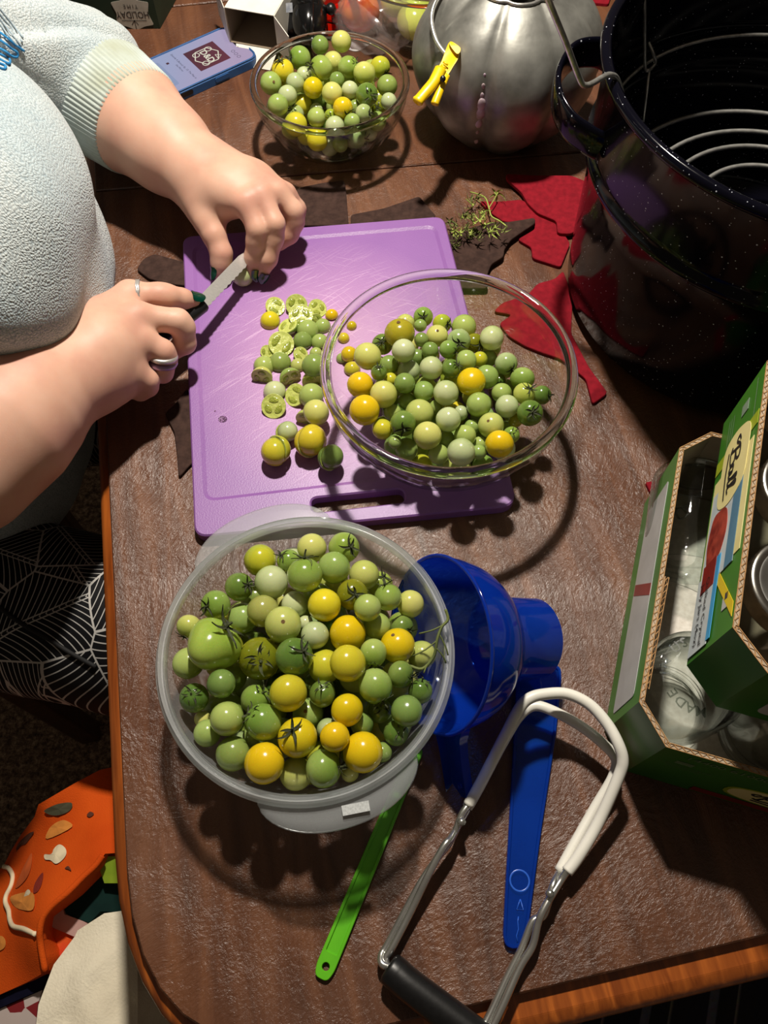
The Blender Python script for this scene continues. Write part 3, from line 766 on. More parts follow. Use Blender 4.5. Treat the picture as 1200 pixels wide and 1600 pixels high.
TOM_SMALL = [
(-0.0729,0.8849,0.0685,0.0096,'D',0,-0.7,0.55,-0.45), (-0.0485,0.8869,0.0714,0.011,'L',0,0.36,0.51,-0.78), (-0.0933,0.8477,0.0773,0.0116,'G',1,-0.75,-0.53,0.4), (-0.1106,0.8233,0.079,0.0115,'y',1,-0.19,-0.06,0.98),
(-0.0685,0.8227,0.0818,0.0121,'G',1,-0.88,-0.29,0.38), (-0.0565,0.8415,0.0769,0.0104,'L',0,-0.53,0.62,-0.58), (-0.0389,0.826,0.0809,0.0108,'G',1,0.81,-0.12,0.58), (-0.0212,0.8124,0.0826,0.0114,'L',1,0.02,-0.86,-0.51),
(-0.0043,0.8389,0.0724,0.0107,'z',1,0.5,-0.85,-0.16), (-0.1224,0.804,0.0772,0.0109,'G',2,-0.41,0.68,-0.61), (-0.0963,0.8082,0.0749,0.0096,'g',0,0.43,0.89,-0.12), (-0.0878,0.8239,0.0737,0.0078,'g',0,-0.09,0.39,-0.92),
(-0.077,0.8032,0.0724,0.0103,'Y',0,0.13,0.92,-0.38), (-0.0553,0.783,0.0801,0.0105,'L',0,-0.48,0.41,-0.78), (-0.0365,0.789,0.0796,0.0088,'g',0,0.28,0.54,-0.79), (0.0035,0.8092,0.0708,0.0106,'D',0,0.18,0.28,-0.94),
(-0.0182,0.7795,0.0806,0.0116,'D',1,0.42,-0.74,0.52), (-0.1041,0.7904,0.0723,0.0098,'g',0,0.09,0.71,-0.7), (-0.0899,0.8029,0.0532,0.0098,'z',0,-0.58,0.51,-0.63), (-0.0436,0.7637,0.0769,0.01,'Y',1,0.5,-0.85,-0.18),
(-0.0504,0.8011,0.0828,0.0077,'D',0,0.29,0.9,-0.33), (-0.0738,0.8121,0.0516,0.0084,'D',0,0.38,0.65,-0.65), (-0.1132,0.7723,0.074,0.0103,'G',0,-0.19,0.91,-0.38), (-0.0973,0.7852,0.0541,0.0092,'g',1,-0.36,-0.38,0.85),
(-0.0732,0.7762,0.0566,0.0101,'G',0,-0.39,0.74,-0.55), (0.0051,0.7844,0.0697,0.0082,'g',0,-0.21,0.59,-0.78), (-0.0215,0.7611,0.0726,0.0085,'g',1,0.72,-0.56,0.42), (-0.0571,0.7648,0.0674,0.0063,'z',1,0.06,-0.81,0.58),
(-0.0318,0.7791,0.066,0.0082,'D',0,0.57,0.68,-0.46), (-0.0059,0.7981,0.054,0.007,'O',1,-0.19,-0.85,0.48), (-0.0338,0.7496,0.071,0.008,'G',0,-0.67,0.48,-0.57), (-0.0749,0.7952,0.0519,0.007,'g',0,-0.18,0.27,-0.95),
(-0.0957,0.7641,0.0571,0.012,'z',0,-0.7,0.47,-0.54), (-0.0733,0.7619,0.0396,0.0111,'y',0,-0.35,0.68,-0.64), (-0.0521,0.7479,0.0667,0.01,'g',0,0.14,0.84,-0.53), (-0.0313,0.7716,0.0352,0.0112,'g',1,0.92,-0.36,0.18),
(-0.017,0.7854,0.0308,0.009,'g',0,0.07,0.44,-0.89), (-0.0611,0.7698,0.0247,0.0094,'g',0,0.15,0.94,-0.32), (-0.0484,0.7618,0.0345,0.0084,'G',1,0.48,0.26,0.84), (-0.0075,0.7829,0.0469,0.0097,'G',0,-0.62,0.75,-0.24),
(-0.0869,0.7755,0.0336,0.0089,'z',0,0.08,0.22,-0.97), (-0.1143,0.824,0.0617,0.0061,'z',0,0.25,0.87,-0.43), (-0.0691,0.8254,0.0179,0.0108,'D',9,-0.08,0.96,-0.27), (-0.0513,0.8397,0.0173,0.0101,'L',9,-0.41,0.04,0.91),
(-0.036,0.7946,0.0191,0.0119,'G',9,-0.47,0.86,0.21), (-0.0795,0.7943,0.0192,0.0118,'G',9,0.94,0.26,-0.23), (-0.034,0.8206,0.02,0.0117,'z',9,-0.16,0.31,-0.94), (-0.0966,0.8254,0.0209,0.0114,'L',9,-0.2,0.65,0.74),
(-0.0806,0.8542,0.0217,0.0106,'g',9,-0.87,-0.4,0.29), (-0.0586,0.8045,0.025,0.0116,'D',9,0.06,-0.36,0.93), (-0.0515,0.8574,0.0309,0.0117,'L',9,-0.38,0.04,0.92), (-0.1001,0.8024,0.0226,0.0104,'g',9,-0.74,-0.27,0.61),
(-0.0144,0.8085,0.0249,0.0113,'g',9,0.92,0.01,0.39), (-0.0231,0.8409,0.0237,0.0107,'g',9,-0.16,-0.53,-0.83), (-0.0992,0.8462,0.0387,0.0127,'z',9,-0.13,-0.89,0.44), (-0.0586,0.8331,0.0387,0.0126,'g',9,-0.32,-0.12,0.94),
(-0.0059,0.8277,0.0402,0.0125,'z',9,0.68,-0.73,-0.12), (-0.0289,0.862,0.0349,0.0109,'z',9,-0.49,-0.16,0.86), (-0.0808,0.8148,0.0336,0.0105,'L',9,0.71,0.61,-0.35), (-0.0504,0.7857,0.0363,0.0108,'D',9,-0.19,-0.94,-0.27),
(-0.1119,0.8171,0.0362,0.0103,'g',9,-0.84,0.19,0.51), (-0.0884,0.8679,0.0435,0.0119,'D',9,0.87,-0.01,-0.49), (-0.0319,0.8089,0.042,0.0106,'G',9,0.81,-0.58,0.06), (-0.0306,0.842,0.0441,0.0106,'z',9,-0.19,0.66,0.72),
(-0.0654,0.8736,0.0432,0.0112,'D',9,0.23,-0.84,0.49), (-0.076,0.8481,0.0499,0.0121,'L',9,0.86,-0.34,0.37), (-0.1191,0.8012,0.0494,0.0112,'g',9,-0.69,0.5,-0.53), (-0.0535,0.804,0.0493,0.0111,'G',9,0.92,0,-0.38),
(-0.0439,0.865,0.0527,0.0125,'G',9,-0.19,-0.27,-0.94), (-0.015,0.8611,0.0531,0.0119,'L',9,-0.44,0.19,0.88), (-0.0895,0.8233,0.0509,0.0104,'G',9,-0.62,0.77,-0.15), (-0.0452,0.7673,0.054,0.011,'L',9,-0.37,-0.2,-0.91),
(-0.0231,0.8239,0.0593,0.0129,'G',9,0.9,-0.09,0.42), (-0.1133,0.8512,0.0581,0.0112,'D',9,0.64,0.01,-0.77), (-0.0434,0.8363,0.0605,0.0108,'D',9,0.22,0.9,-0.37), (-0.0234,0.797,0.0611,0.0115,'z',9,0.59,0.76,-0.29),
(-0.1042,0.7853,0.0351,0.01,'G',9,0.81,-0.56,0.16)]
TOM_CUT = [
(-0.1087,0.5454,0.0153,0.0099,'y','c',0.31,-0.3,0.9), (-0.1134,0.53,0.0105,0.0101,'y','h',-0.04,0.4,-0.92), (-0.0875,0.5462,0.016,0.011,'G','c',0.19,-0.57,0.8), (-0.0823,0.5307,0.0183,0.0121,'G','c',0.15,-0.34,0.93),
(-0.0663,0.5432,0.0151,0.0094,'G','c',0.39,-0.33,0.86), (-0.095,0.5206,0.0155,0.0102,'G','c',-0.33,0.12,0.94), (-0.0753,0.5177,0.0105,0.0112,'G','h',-0.12,0.11,-0.99), (-0.0672,0.5308,0.013,0.0056,'L','c',0.11,-0.85,0.52),
(-0.0608,0.5231,0.0105,0.0082,'G','h',-0.16,0.16,-0.97), (-0.0997,0.4966,0.0168,0.0125,'L','c',0.18,-0.4,0.9), (-0.0796,0.5035,0.0118,0.0097,'D','h',-0.12,0.18,-0.98), (-0.0628,0.503,0.0105,0.0088,'G','h',0.12,-0.2,-0.97),
(-0.1138,0.4899,0.0134,0.0064,'G','c',-0.09,-0.49,0.87), (-0.0806,0.4864,0.0139,0.0073,'G','c',0.37,-0.38,0.85), (-0.0662,0.4894,0.0105,0.0064,'G','h',-0.16,0.02,-0.99), (-0.1004,0.478,0.0105,0.0109,'D','h',-0.03,-0.03,-1),
(-0.1156,0.4737,0.0105,0.0104,'G','h',-0.27,-0.13,-0.95), (-0.116,0.4573,0.0155,0.0102,'L','c',-0.11,-0.97,0.2), (-0.0828,0.4746,0.0105,0.0075,'L','h',0.12,0.03,-0.99), (-0.0654,0.4624,0.0257,0.0121,'D','h',0.02,-0,-1),
(-0.0675,0.4522,0.0156,0.01,'L','c',0.15,-0.99,0.08), (-0.0884,0.4552,0.0158,0.0107,'G','c',0.48,-0.88,0.09), (-0.1032,0.4433,0.0105,0.0111,'g','h',0.22,-0.08,-0.97), (-0.1026,0.4236,0.0163,0.0116,'L','c',-0.08,-0.52,0.85),
(-0.0835,0.4367,0.0159,0.011,'L','c',-0.45,-0.33,0.83), (-0.0676,0.4346,0.0167,0.0121,'G','h',0.23,0.1,-0.97), (-0.0619,0.4094,0.0261,0.0122,'L','h',-0.39,0.18,-0.9), (-0.072,0.4092,0.0153,0.0097,'L','c',-0.18,-0.98,0.12),
(-0.0883,0.393,0.0195,0.0096,'g','w',0.43,-0.61,0.67), (-0.0962,0.3708,0.0231,0.0132,'z','w',-0.64,-0.52,0.57), (-0.0657,0.3801,0.0246,0.0147,'d','w',0.7,-0.48,0.53), (-0.0472,0.3625,0.0253,0.0116,'D','w',0.7,-0.48,0.53),
(-0.0523,0.5375,0.0105,0.0066,'Y','h',0.07,-0.17,-0.98), (-0.0321,0.524,0.0105,0.0051,'Y','h',0.08,0.43,-0.9), (-0.0334,0.4832,0.017,0.0081,'Y','h',0.33,0.11,-0.94), (-0.0406,0.4832,0.0105,0.0059,'G','h',0.08,-0.16,-0.98),
(-0.0306,0.4703,0.0105,0.0081,'z','h',-0.01,-0.09,-1), (-0.0558,0.446,0.0105,0.0049,'G','h',0.18,0.2,-0.96), (-0.0399,0.5083,0.0105,0.006,'y','h',-0.32,0.01,-0.95)]


# ------------------------------------------------------------------ bowls
def pix(p):
    v = np.asarray(p, float) - _CP; w = v @ _FW
    return 600 + F_PX * (v @ _RT) / w, 800 - F_PX * (v @ _UP) / w


M_GLASS = glassy('clear_glass', (0.985, 0.99, 0.985), (0.70, 0.78, 0.72), gloss=0.9)
M_RIMG = solid_glass('thick_clear_glass', (0.90, 0.96, 0.92))


def glass_bowl(c, z0, rb, rr, h, label, name='glass_bowl'):
    root = empty(name, (c[0], c[1], z0))
    tag(root, label, 'bowl')
    inner = [(0, .0052), (rb * .86, .0052), (rb * 1.2, .0105), (rb * 1.2 + (rr - rb * 1.2) * .52, h * .36), (rr * .945, h * .72), (rr * .955, h * .93)]
    outer_ = [(rr * .99, h * .90), (rr * .975, h * .7), (rb * 1.2 + (rr - rb * 1.2) * .56, h * .32), (rb * 1.28, .008), (rb * 1.06, .0042), (rb, 0), (rb * .9, .0), (rb * .84, .002), (0, .002)]
    sp = lambda pr: [(p[0], p[1]) for p in smooth_path([np.array([a, b, 0]) for a, b in pr], 5)]
    make('bowl_wall', join(lathe(sp(inner), 72, (c[0], c[1], z0)), lathe(sp(outer_), 72, (c[0], c[1], z0))), M_GLASS, root)
    cx, cz, a, b = rr * .974, h * .955, rr * .045, h * .054
    prof = [(cx + a * math.cos(t), cz + b * math.sin(t)) for t in [2 * math.pi * k / 16 for k in range(17)]]
    make('rim', lathe(prof, 96, (c[0], c[1], z0)), M_RIMG, root)
    fr = [(rb * .93 + .0035 * math.cos(t), .0032 + .003 * math.sin(t)) for t in [2 * math.pi * k / 10 for k in range(11)]]
    make('foot_ring', lathe(fr, 64, (c[0], c[1], z0)), M_RIMG, root)
    return root


C_BIG, C_SMALL, C_TUB = (.0535, .4063), (-.0595, .8175), (-.056, .1715)
glass_bowl(C_BIG, BZ + .0002, .052, .1046, .0915, 'large clear glass bowl of green tomatoes standing on the purple cutting board')
glass_bowl(C_SMALL, .0003, .044, .0862, .0735, 'small clear glass bowl heaped with tomatoes near the phone')

M_TUBW = glassy('cloudy_plastic', (0.95, 0.96, 0.96), (0.7, 0.73, 0.74), rough=0.18, haze=0.30, haze_col=(232, 236, 238), gloss=0.8)
M_TUBR = glassy('cloudy_plastic_thick', (0.93, 0.95, 0.95), (0.62, 0.66, 0.68), rough=0.14, haze=0.46, haze_col=(240, 244, 246), gloss=1.6)
M_TUBT = glassy('cloudy_plastic_tab', (0.92, 0.94, 0.94), (0.6, 0.64, 0.66), rough=0.16, haze=0.26, haze_col=(236, 240, 242), gloss=1.6)
tub = empty('plastic_tub', (C_TUB[0], C_TUB[1], 0))
tag(tub, 'round cloudy plastic tub with two grip tabs, full of tomatoes', 'tub')
tc = (C_TUB[0], C_TUB[1], 0)
make('tub_wall', lathe([(0, .0045), (.0775, .0045), (.0815, .0065), (.0848, .012), (.0992, .0755)], 96, tc), M_TUBW, tub)
make('tub_base', lathe([(0, .0022), (.07, .0022), (.072, .0), (.076, .0), (.0785, .002)], 72, tc), M_TUBW, tub)
make('rim', lathe([(.0985, .0735), (.0988, .0795), (.0994, .0815), (.1002, .0800), (.1008, .0772), (.1020, .0770), (.1026, .0802), (.1036, .0814), (.1045, .0798), (.1052, .0762), (.1062, .0756), (.1068, .0742), (.1064, .0726), (.1056, .0734), (.1046, .0744), (.1030, .0752), (.1000, .0745)], 120, tc), M_TUBR, tub, sharp=50)
for px_, py_ in ((545, 1283), (398, 812)):
    d = at(px_, py_, .072)[:2] - np.array(C_TUB)
    th0 = math.atan2(d[1], d[0])
    n = 28; V = []; Fs = []
    for k in range(n + 1):
        u = -1 + 2 * k / n
        th = th0 + u * math.radians(31)
        ext = .0155 * (1 - abs(u) ** 3.0) ** .75
        for r, z in ((.1045, .0742), (.1066 + ext * .55, .0735), (.1066 + ext, .0728), (.1066 + ext + .0007, .0712), (.1066 + ext - .0006, .0714), (.1066 + ext * .55, .0722), (.1045, .0728)):
            V.append((C_TUB[0] + r * math.cos(th), C_TUB[1] + r * math.sin(th), z))
    for k in range(n):
        for i in range(6): Fs.append([k * 7 + i, (k + 1) * 7 + i, (k + 1) * 7 + i + 1, k * 7 + i + 1])
    g = make('grip_tab', (V, Fs), M_TUBT, tub)
    if py_ > 1000:
        O = at(556, 1263, .0752)
        X = unit(at(580, 1257, .0752) - at(535, 1266, .0752)); Y = np.cross([0, 0, 1], X)
        pl = pm('embossed_panel', (188, 192, 192), (160, 164, 164), 900, 0.5)
        make('embossed_panel', on_plane(plate2([(-.009, -.0032), (.009, -.0032), (.009, .0032), (-.009, .0032)], .0003), O, X, Y), pl, g, smooth=False)

# ------------------------------------------------------------------ tomatoes
COLS = {  # stem-end colour, blossom-end colour, words
    'Y': ((204, 182, 26), (212, 182, 20), 'golden yellow'), 'y': ((200, 186, 40), (218, 198, 40), 'yellow'),
    'd': ((188, 174, 46), (204, 182, 46), 'dull gold'), 'z': ((150, 166, 52), (196, 186, 48), 'yellow-green'),
    'L': ((156, 172, 74), (190, 192, 104), 'light green'), 'g': ((138, 160, 92), (184, 194, 142), 'whitish green'),
    'G': ((118, 146, 58), (154, 174, 92), 'mid green'), 'D': ((84, 112, 44), (126, 148, 74), 'dark green'),
    'O': ((112, 116, 24), (156, 146, 36), 'olive'), 'o': ((122, 130, 56), (160, 160, 84), 'dull olive green'), 'H': ((122, 154, 58), (160, 184, 88), 'pale green')}
TM = {}
for k_, (ca, cb, w_) in COLS.items():
    m, nt, b = nmat('tomato_skin_' + w_.replace(' ', '_').replace('-', '_'))
    tcn = node(nt, 'ShaderNodeTexCoord'); sx = node(nt, 'ShaderNodeSeparateXYZ'); nt.links.new(tcn.outputs['Object'], sx.inputs[0])
    oi = node(nt, 'ShaderNodeObjectInfo')
    nz = node(nt, 'ShaderNodeTexNoise', noise_dimensions='4D'); nz.inputs['Scale'].default_value = 1.6; nz.inputs['Detail'].default_value = 4
    nt.links.new(tcn.outputs['Object'], nz.inputs['Vector']); nt.links.new(oi.outputs['Random'], nz.inputs['W'])
    ma = node(nt, 'ShaderNodeMath', operation='MULTIPLY_ADD'); ma.inputs[1].default_value = 1.1; nt.links.new(nz.outputs['Fac'], ma.inputs[0]); nt.links.new(sx.outputs['Z'], ma.inputs[2])
    mr = node(nt, 'ShaderNodeMapRange'); mr.inputs['From Min'].default_value = -.25; mr.inputs['From Max'].default_value = 1.35; nt.links.new(ma.outputs[0], mr.inputs['Value'])
    bc_ = ramp(nt, mr.outputs[0], [(0, lin(cb)), (1, lin(ca))])
    hs = node(nt, 'ShaderNodeHueSaturation'); hr = node(nt, 'ShaderNodeMapRange'); hr.inputs['To Min'].default_value = .485; hr.inputs['To Max'].default_value = .515
    vr = node(nt, 'ShaderNodeMapRange'); vr.inputs['To Min'].default_value = 1.12; vr.inputs['To Max'].default_value = .88
    nt.links.new(oi.outputs['Random'], hr.inputs['Value']); nt.links.new(oi.outputs['Random'], vr.inputs['Value'])
    nt.links.new(hr.outputs[0], hs.inputs['Hue']); nt.links.new(vr.outputs[0], hs.inputs['Value']); nt.links.new(bc_, hs.inputs['Color'])
    # fine speckle
    sp = node(nt, 'ShaderNodeTexNoise'); sp.inputs['Scale'].default_value = 22; nt.links.new(tcn.outputs['Object'], sp.inputs['Vector'])
    mx = node(nt, 'ShaderNodeMix', data_type='RGBA', blend_type='SOFT_LIGHT'); mx.inputs['Factor'].default_value = .35
    nt.links.new(hs.outputs[0], mx.inputs['A']); nt.links.new(sp.outputs['Color'], mx.inputs['B'])
    nt.links.new(mx.outputs['Result'], b.inputs['Base Color'])
    b.inputs['Roughness'].default_value = .17; b.inputs['Specular IOR Level'].default_value = .6
    b.inputs['Subsurface Weight'].default_value = .12; b.inputs['Subsurface Radius'].default_value = (1, .8, .2); b.inputs['Subsurface Scale'].default_value = .25
    TM[k_] = m
M_CALYX = pm('tomato_calyx', (66, 74, 38), (26, 28, 17), 3, 0.8)
M_SCAR = pm('blossom_scar', (128, 98, 52), (78, 58, 34), 8, 0.8)


def tomato_mesh(name, lobes, depth, oblate, seed):
    rg = np.random.default_rng(seed)
    v, f = ball(1.0, 26, 16)
    out = []
    for x, y, z in v:
        a = math.atan2(y, x); rho = math.hypot(x, y)
        s = 1 + depth * math.cos(lobes * a) * rho ** 2 * (.5 + .5 * z)
        zz = z * oblate - (.11 * math.exp(-(rho / .22) ** 2) if z > 0 else -.02 * math.exp(-(rho / .2) ** 2))
        out.append((x * s, y * s, zz))
    me = bpy.data.meshes.new(name); me.from_pydata(out, [], f); me.polygons.foreach_set('use_smooth', [True] * len(f)); me.update()
    return me


BODIES = [('round', tomato_mesh('tomato_round', 5, .008, .97, 1)), ('oblong', tomato_mesh('tomato_oblong', 4, .010, 1.06, 2)), ('flat', tomato_mesh('tomato_flat', 6, .014, .92, 3))]
BODY = {(n_, k_): None for n_, _ in BODIES for k_ in COLS}
for n_, me in BODIES:
    for k_ in COLS:
        c_ = me.copy(); c_.materials.clear(); c_.materials.append(TM[k_]); BODY[(n_, k_)] = c_


def calyx_mesh(name, n, seed, stem=.35, mat=None, r=.95):
    rg = random.Random(seed)
    V, Fs = [], []
    for k in range(n):
        a = 2 * math.pi * k / n + rg.uniform(-.25, .25); L = rg.uniform(.6, 1.05); lift = rg.uniform(.05, .75); tw = rg.uniform(-.55, .55)
        b = len(V)
        for i in range(6):
            t = i / 5; rho = .04 + L * t * .85
            w = .072 * math.sin(math.pi * min(1, .25 + .75 * t)) + .012
            zz = math.sqrt(max(0, r * r - min(rho, .9) ** 2)) * .98 - .02 + lift * t * t + .04
            aa = a + tw * t * t
            dx, dy = math.cos(aa), math.sin(aa)
            V += [(rho * dx - w * dy, rho * dy + w * dx, zz + .03), (rho * dx, rho * dy, zz - .015), (rho * dx + w * dy, rho * dy - w * dx, zz + .03)]
        for i in range(5):
            q = b + i * 3
            Fs += [[q, q + 1, q + 4, q + 3], [q + 1, q + 2, q + 5, q + 4]]
    if stem:
        sv, sf = tube([(0, 0, r - .1), (.02, .03, r + stem * .5), (.09, .06, r + stem)], [.075, .055, .05], 7)
        m0 = len(V); V += [tuple(p) for p in sv]; Fs += [[i + m0 for i in q] for q in sf]
    me = bpy.data.meshes.new(name); me.from_pydata([tuple(map(float, p)) for p in V], [], Fs); me.materials.append(mat or M_CALYX); me.update()
    return me


CALYX = [calyx_mesh('calyx', 5, 1), calyx_mesh('calyx', 6, 2, .5), calyx_mesh('calyx', 5, 3, .25), calyx_mesh('calyx', 6, 4, .15)]
sv, sf = lathe([(0, .012), (.03, .02), (.055, .0), (.075, .018), (.1, .014), (.125, -.03)], 14)
SCAR = bpy.data.meshes.new('blossom_scar'); SCAR.from_pydata([(x, y, -(.955 + z)) for x, y, z in sv], [], [q[::-1] for q in sf]); SCAR.materials.append(M_SCAR)


def link(name, me, parent=None, loc=(0, 0, 0), quat=None, s=1.0):
    o = bpy.data.objects.new(name, me); COL.objects.link(o)
    o.location = tuple(map(float, loc)); o.scale = (s, s, s)
    if quat is not None: o.rotation_mode = 'QUATERNION'; o.rotation_quaternion = quat
    if parent is not None: o.parent = parent
    return o


ORD = ['first', 'second', 'third', 'fourth', 'fifth', 'sixth', 'seventh', 'eighth', 'ninth', 'tenth', 'eleventh', 'twelfth', 'thirteenth']


def rows_of(data, per):
    """number things by rows as the eye reads them: {index: (row from back, place from left)}"""
    idx = sorted(range(len(data)), key=lambda i: pix(data[i][:3])[1])
    out = {}
    for r in range(0, len(idx), per):
        for j, i in enumerate(sorted(idx[r:r + per], key=lambda i: pix(data[i][:3])[0])): out[i] = (r // per, j)
    return out


SPECIAL = {('tub', 'H'): 'very large lobed pale green tomato at the left of the plastic tub'}


def fill(data, where, key, group, kindname='cherry_tomato', per=8, grow=1.0):
    vis = [d for d in data if d[5] != 9]; rw = rows_of(vis, per); seen = 0
    for d in data:
        x, y, z, r, k, mode, nx, ny, nz = d
        q = Vector((nx, ny, nz)).to_track_quat('Z', 'Y') @ Quaternion((0, 0, 1), random.uniform(0, 6.28))
        shp = 'flat' if k == 'H' else random.choice(['round', 'round', 'oblong', 'flat'])
        s = r * (1.03 if shp == 'flat' else .985 if shp == 'oblong' else 1.02)
        s *= grow
        o = link('slicing_tomato' if k == 'H' else kindname, BODY[(shp, k)] if k != 'H' else HEIR, None, (x, y, z), q, s)
        if mode == 1:
            c_ = link('calyx', random.choice(CALYX), o)
        if mode == 2: link('blossom_scar', SCAR, o)
        word = COLS[k][2]
        if mode == 9:
            tag(o, 'small tomato buried beneath the top layer in the ' + where, 'tomato', 'tomatoes buried in the ' + where)
            continue
        a, b_ = rw[seen]; seen += 1
        extra = ' with calyx' if mode == 1 else ' with blossom scar' if mode == 2 else ''
        lab = '%s tomato%s, %s from left, %s row from back, %s' % (word, extra, ORD[b_], ORD[a], where)
        tag(o, SPECIAL.get((key, k), lab), 'tomato', group)


# the one big ribbed tomato
hv, hf = ball(1.0, 40, 22)
hv = [(x * (1 + .10 * math.cos(3 * math.atan2(y, x)) * (x * x + y * y)), y * (1 + .10 * math.cos(3 * math.atan2(y, x)) * (x * x + y * y)), z * .88 - (.2 * math.exp(-((x * x + y * y) / .06)) if z > 0 else 0)) for x, y, z in hv]
HEIR = bpy.data.meshes.new('slicing_tomato'); HEIR.from_pydata(hv, [], hf); HEIR.polygons.foreach_set('use_smooth', [True] * len(hf)); HEIR.materials.append(TM['H'])

fill(TOM_TUB, 'plastic tub', 'tub', 'tomatoes in the plastic tub')
fill(TOM_BIG, 'large glass bowl', 'big', 'tomatoes in the large glass bowl')
fill(TOM_SMALL, 'small glass bowl', 'small', 'tomatoes in the small glass bowl', per=7, grow=1.04)

# vine stalk hanging over the right rim of the tub
M_VINE = pm('green_vine', (112, 122, 62), (72, 84, 40), 60, 0.7)
vp = [(696, 952, .095), (700, 968, .092), (690, 980, .090), (683, 1000, .088), (678, 1025, .083), (660, 1045, .079), (640, 1040, .078)]
vg = [tube(smooth_path(ats(vp), 4), [.0011] * 24 + [.0008], 6)]
for br in ([(694, 976, .091), (675, 985, .089), (655, 990, .085)], [(684, 1000, .088), (665, 1015, .086), (645, 1025, .082)], [(686, 990, .089), (696, 1010, .086), (700, 1024, .083)], [(681, 1012, .086), (692, 1025, .084), (697, 1036, .081)], [(679, 1022, .083), (668, 1038, .081), (662, 1052, .079)]):
    vg.append(tube(smooth_path(ats(br), 3), .0006, 5))
vo_ = at(696, 952, .095)
o = make('vine_stalk', join(*vg), M_VINE, loc=vo_)
tag(o, 'branched green vine stalk at the right rim of the plastic tub', 'stalk')

# ------------------------------------------------------------------ halved tomatoes on the board
M_FLESH = pm('tomato_flesh', (200, 206, 118), (178, 190, 92), 2.5, 0.22, spec=0.6, bmp=.15, bdist=.04)
M_PULP = pm('seed_pulp', (160, 170, 70), (128, 142, 50), 3, 0.12, spec=0.7, bmp=.15, bdist=.04)
M_SEED = pm('tomato_seed', (206, 204, 120), (170, 170, 86), 5, 0.3)


def half_meshes():
    V, Fs = lathe([(0, -1)] + [(math.cos(t), math.sin(t)) for t in [-math.pi / 2 + math.pi / 2 * k / 9 for k in range(1, 10)]] + [(.985, .0)], 26)
    dome = bpy.data.meshes.new('half_skin'); dome.from_pydata(V, [], Fs); dome.polygons.foreach_set('use_smooth', [True] * len(Fs))
    V, Fs = lathe([(.985, 0), (.97, .012), (.80, -.005), (.5, -.01), (.2, .0), (0, .01)], 26)
    face = bpy.data.meshes.new('cut_face'); face.from_pydata(V, [], Fs); face.materials.append(M_FLESH)
    pulps = []
    for nl in (2, 3):
        g, s = [], []
        for k in range(nl):
            a = 2 * math.pi * k / nl + .4
            c_ = (.5 * math.cos(a), .5 * math.sin(a), 0)
            X = np.array([math.cos(a), math.sin(a), 0]); Y = np.array([-math.sin(a), math.cos(a), 0])
            v, f = ball(1, 14, 8, (0, 0, 0), (.27, .52 if nl == 2 else .40, .06))
            v = [(x - .25 * y * y, y, z) for x, y, z in v]
            g.append(xf((v, f), (X, Y, (0, 0, 1), c_)))
            for j in range(5):
                t = -.3 + .15 * j
                v, f = ball(1, 8, 5, (.08 * (j % 2) - .06 - .25 * t * t, t, .05), (.05, .03, .03)); s.append(xf((v, f), (X, Y, (0, 0, 1), c_)))
        v, f = join(*g); nf = len(f)
        v2, f2 = join((v, f), *s)
        me = bpy.data.meshes.new('seed_pulp'); me.from_pydata([tuple(map(float, p)) for p in v2], [], f2); me.materials.append(M_PULP); me.materials.append(M_SEED)
        me.polygons.foreach_set('material_index', [0] * nf + [1] * (len(f2) - nf)); me.polygons.foreach_set('use_smooth', [True] * len(f2))
        pulps.append(me)
    return dome, face, pulps


DOME, FACE, PULPS = half_meshes()
DOMES = {}
for k_ in COLS:
    c_ = DOME.copy(); c_.materials.clear(); c_.materials.append(TM[k_]); DOMES[k_] = c_


def put_half(x, y, z, r, k, n, label, spin=None):
    q = Vector(n).to_track_quat('Z', 'Y') @ Quaternion((0, 0, 1), random.uniform(0, 6.28) if spin is None else spin)
    o = link('tomato_half', DOMES[k], None, (x, y, z), q, r)
    tag(o, label, 'tomato half', 'halved tomatoes on the cutting board')
    f_ = link('cut_face', FACE, o)
    link('seed_pulp', random.choice(PULPS), f_)
    return o


rw = rows_of(TOM_CUT, 6)
for i, (x, y, z, r, k, t, nx, ny, nz) in enumerate(TOM_CUT):
    a, b_ = rw[i]
    base = '%s from left, %s row of cut heap' % (ORD[b_], ORD[a])
    w_ = COLS[k][2]
    if t == 'w':
        n = Vector((nx, ny, nz)); g_ = n * (r * .03); sl = n.orthogonal().normalized() * (r * .10)
        put_half(x + g_.x + sl.x, y + g_.y + sl.y, z + g_.z + sl.z * .2, r * .98, k, tuple(-n), 'upper half of %s tomato, %s' % (w_, base))
        put_half(x - g_.x - sl.x, y - g_.y - sl.y, z - g_.z - sl.z * .2, r * .98, k, tuple(n), 'lower half of %s tomato, %s' % (w_, base))
    else:
        put_half(x, y, z, r, k, (nx, ny, nz), '%s tomato half, %s, %s' % (w_, 'cut face up' if t == 'c' else 'cut face down', base))
hp = at(379, 430, BZ + .0112)
o = link('cherry_tomato', BODY[('round', 'g')], None, hp, Vector((.3, .8, -.4)).to_track_quat('Z', 'Y'), .0112)
tag(o, 'whitish green tomato held under the fingers beside the knife blade', 'tomato')

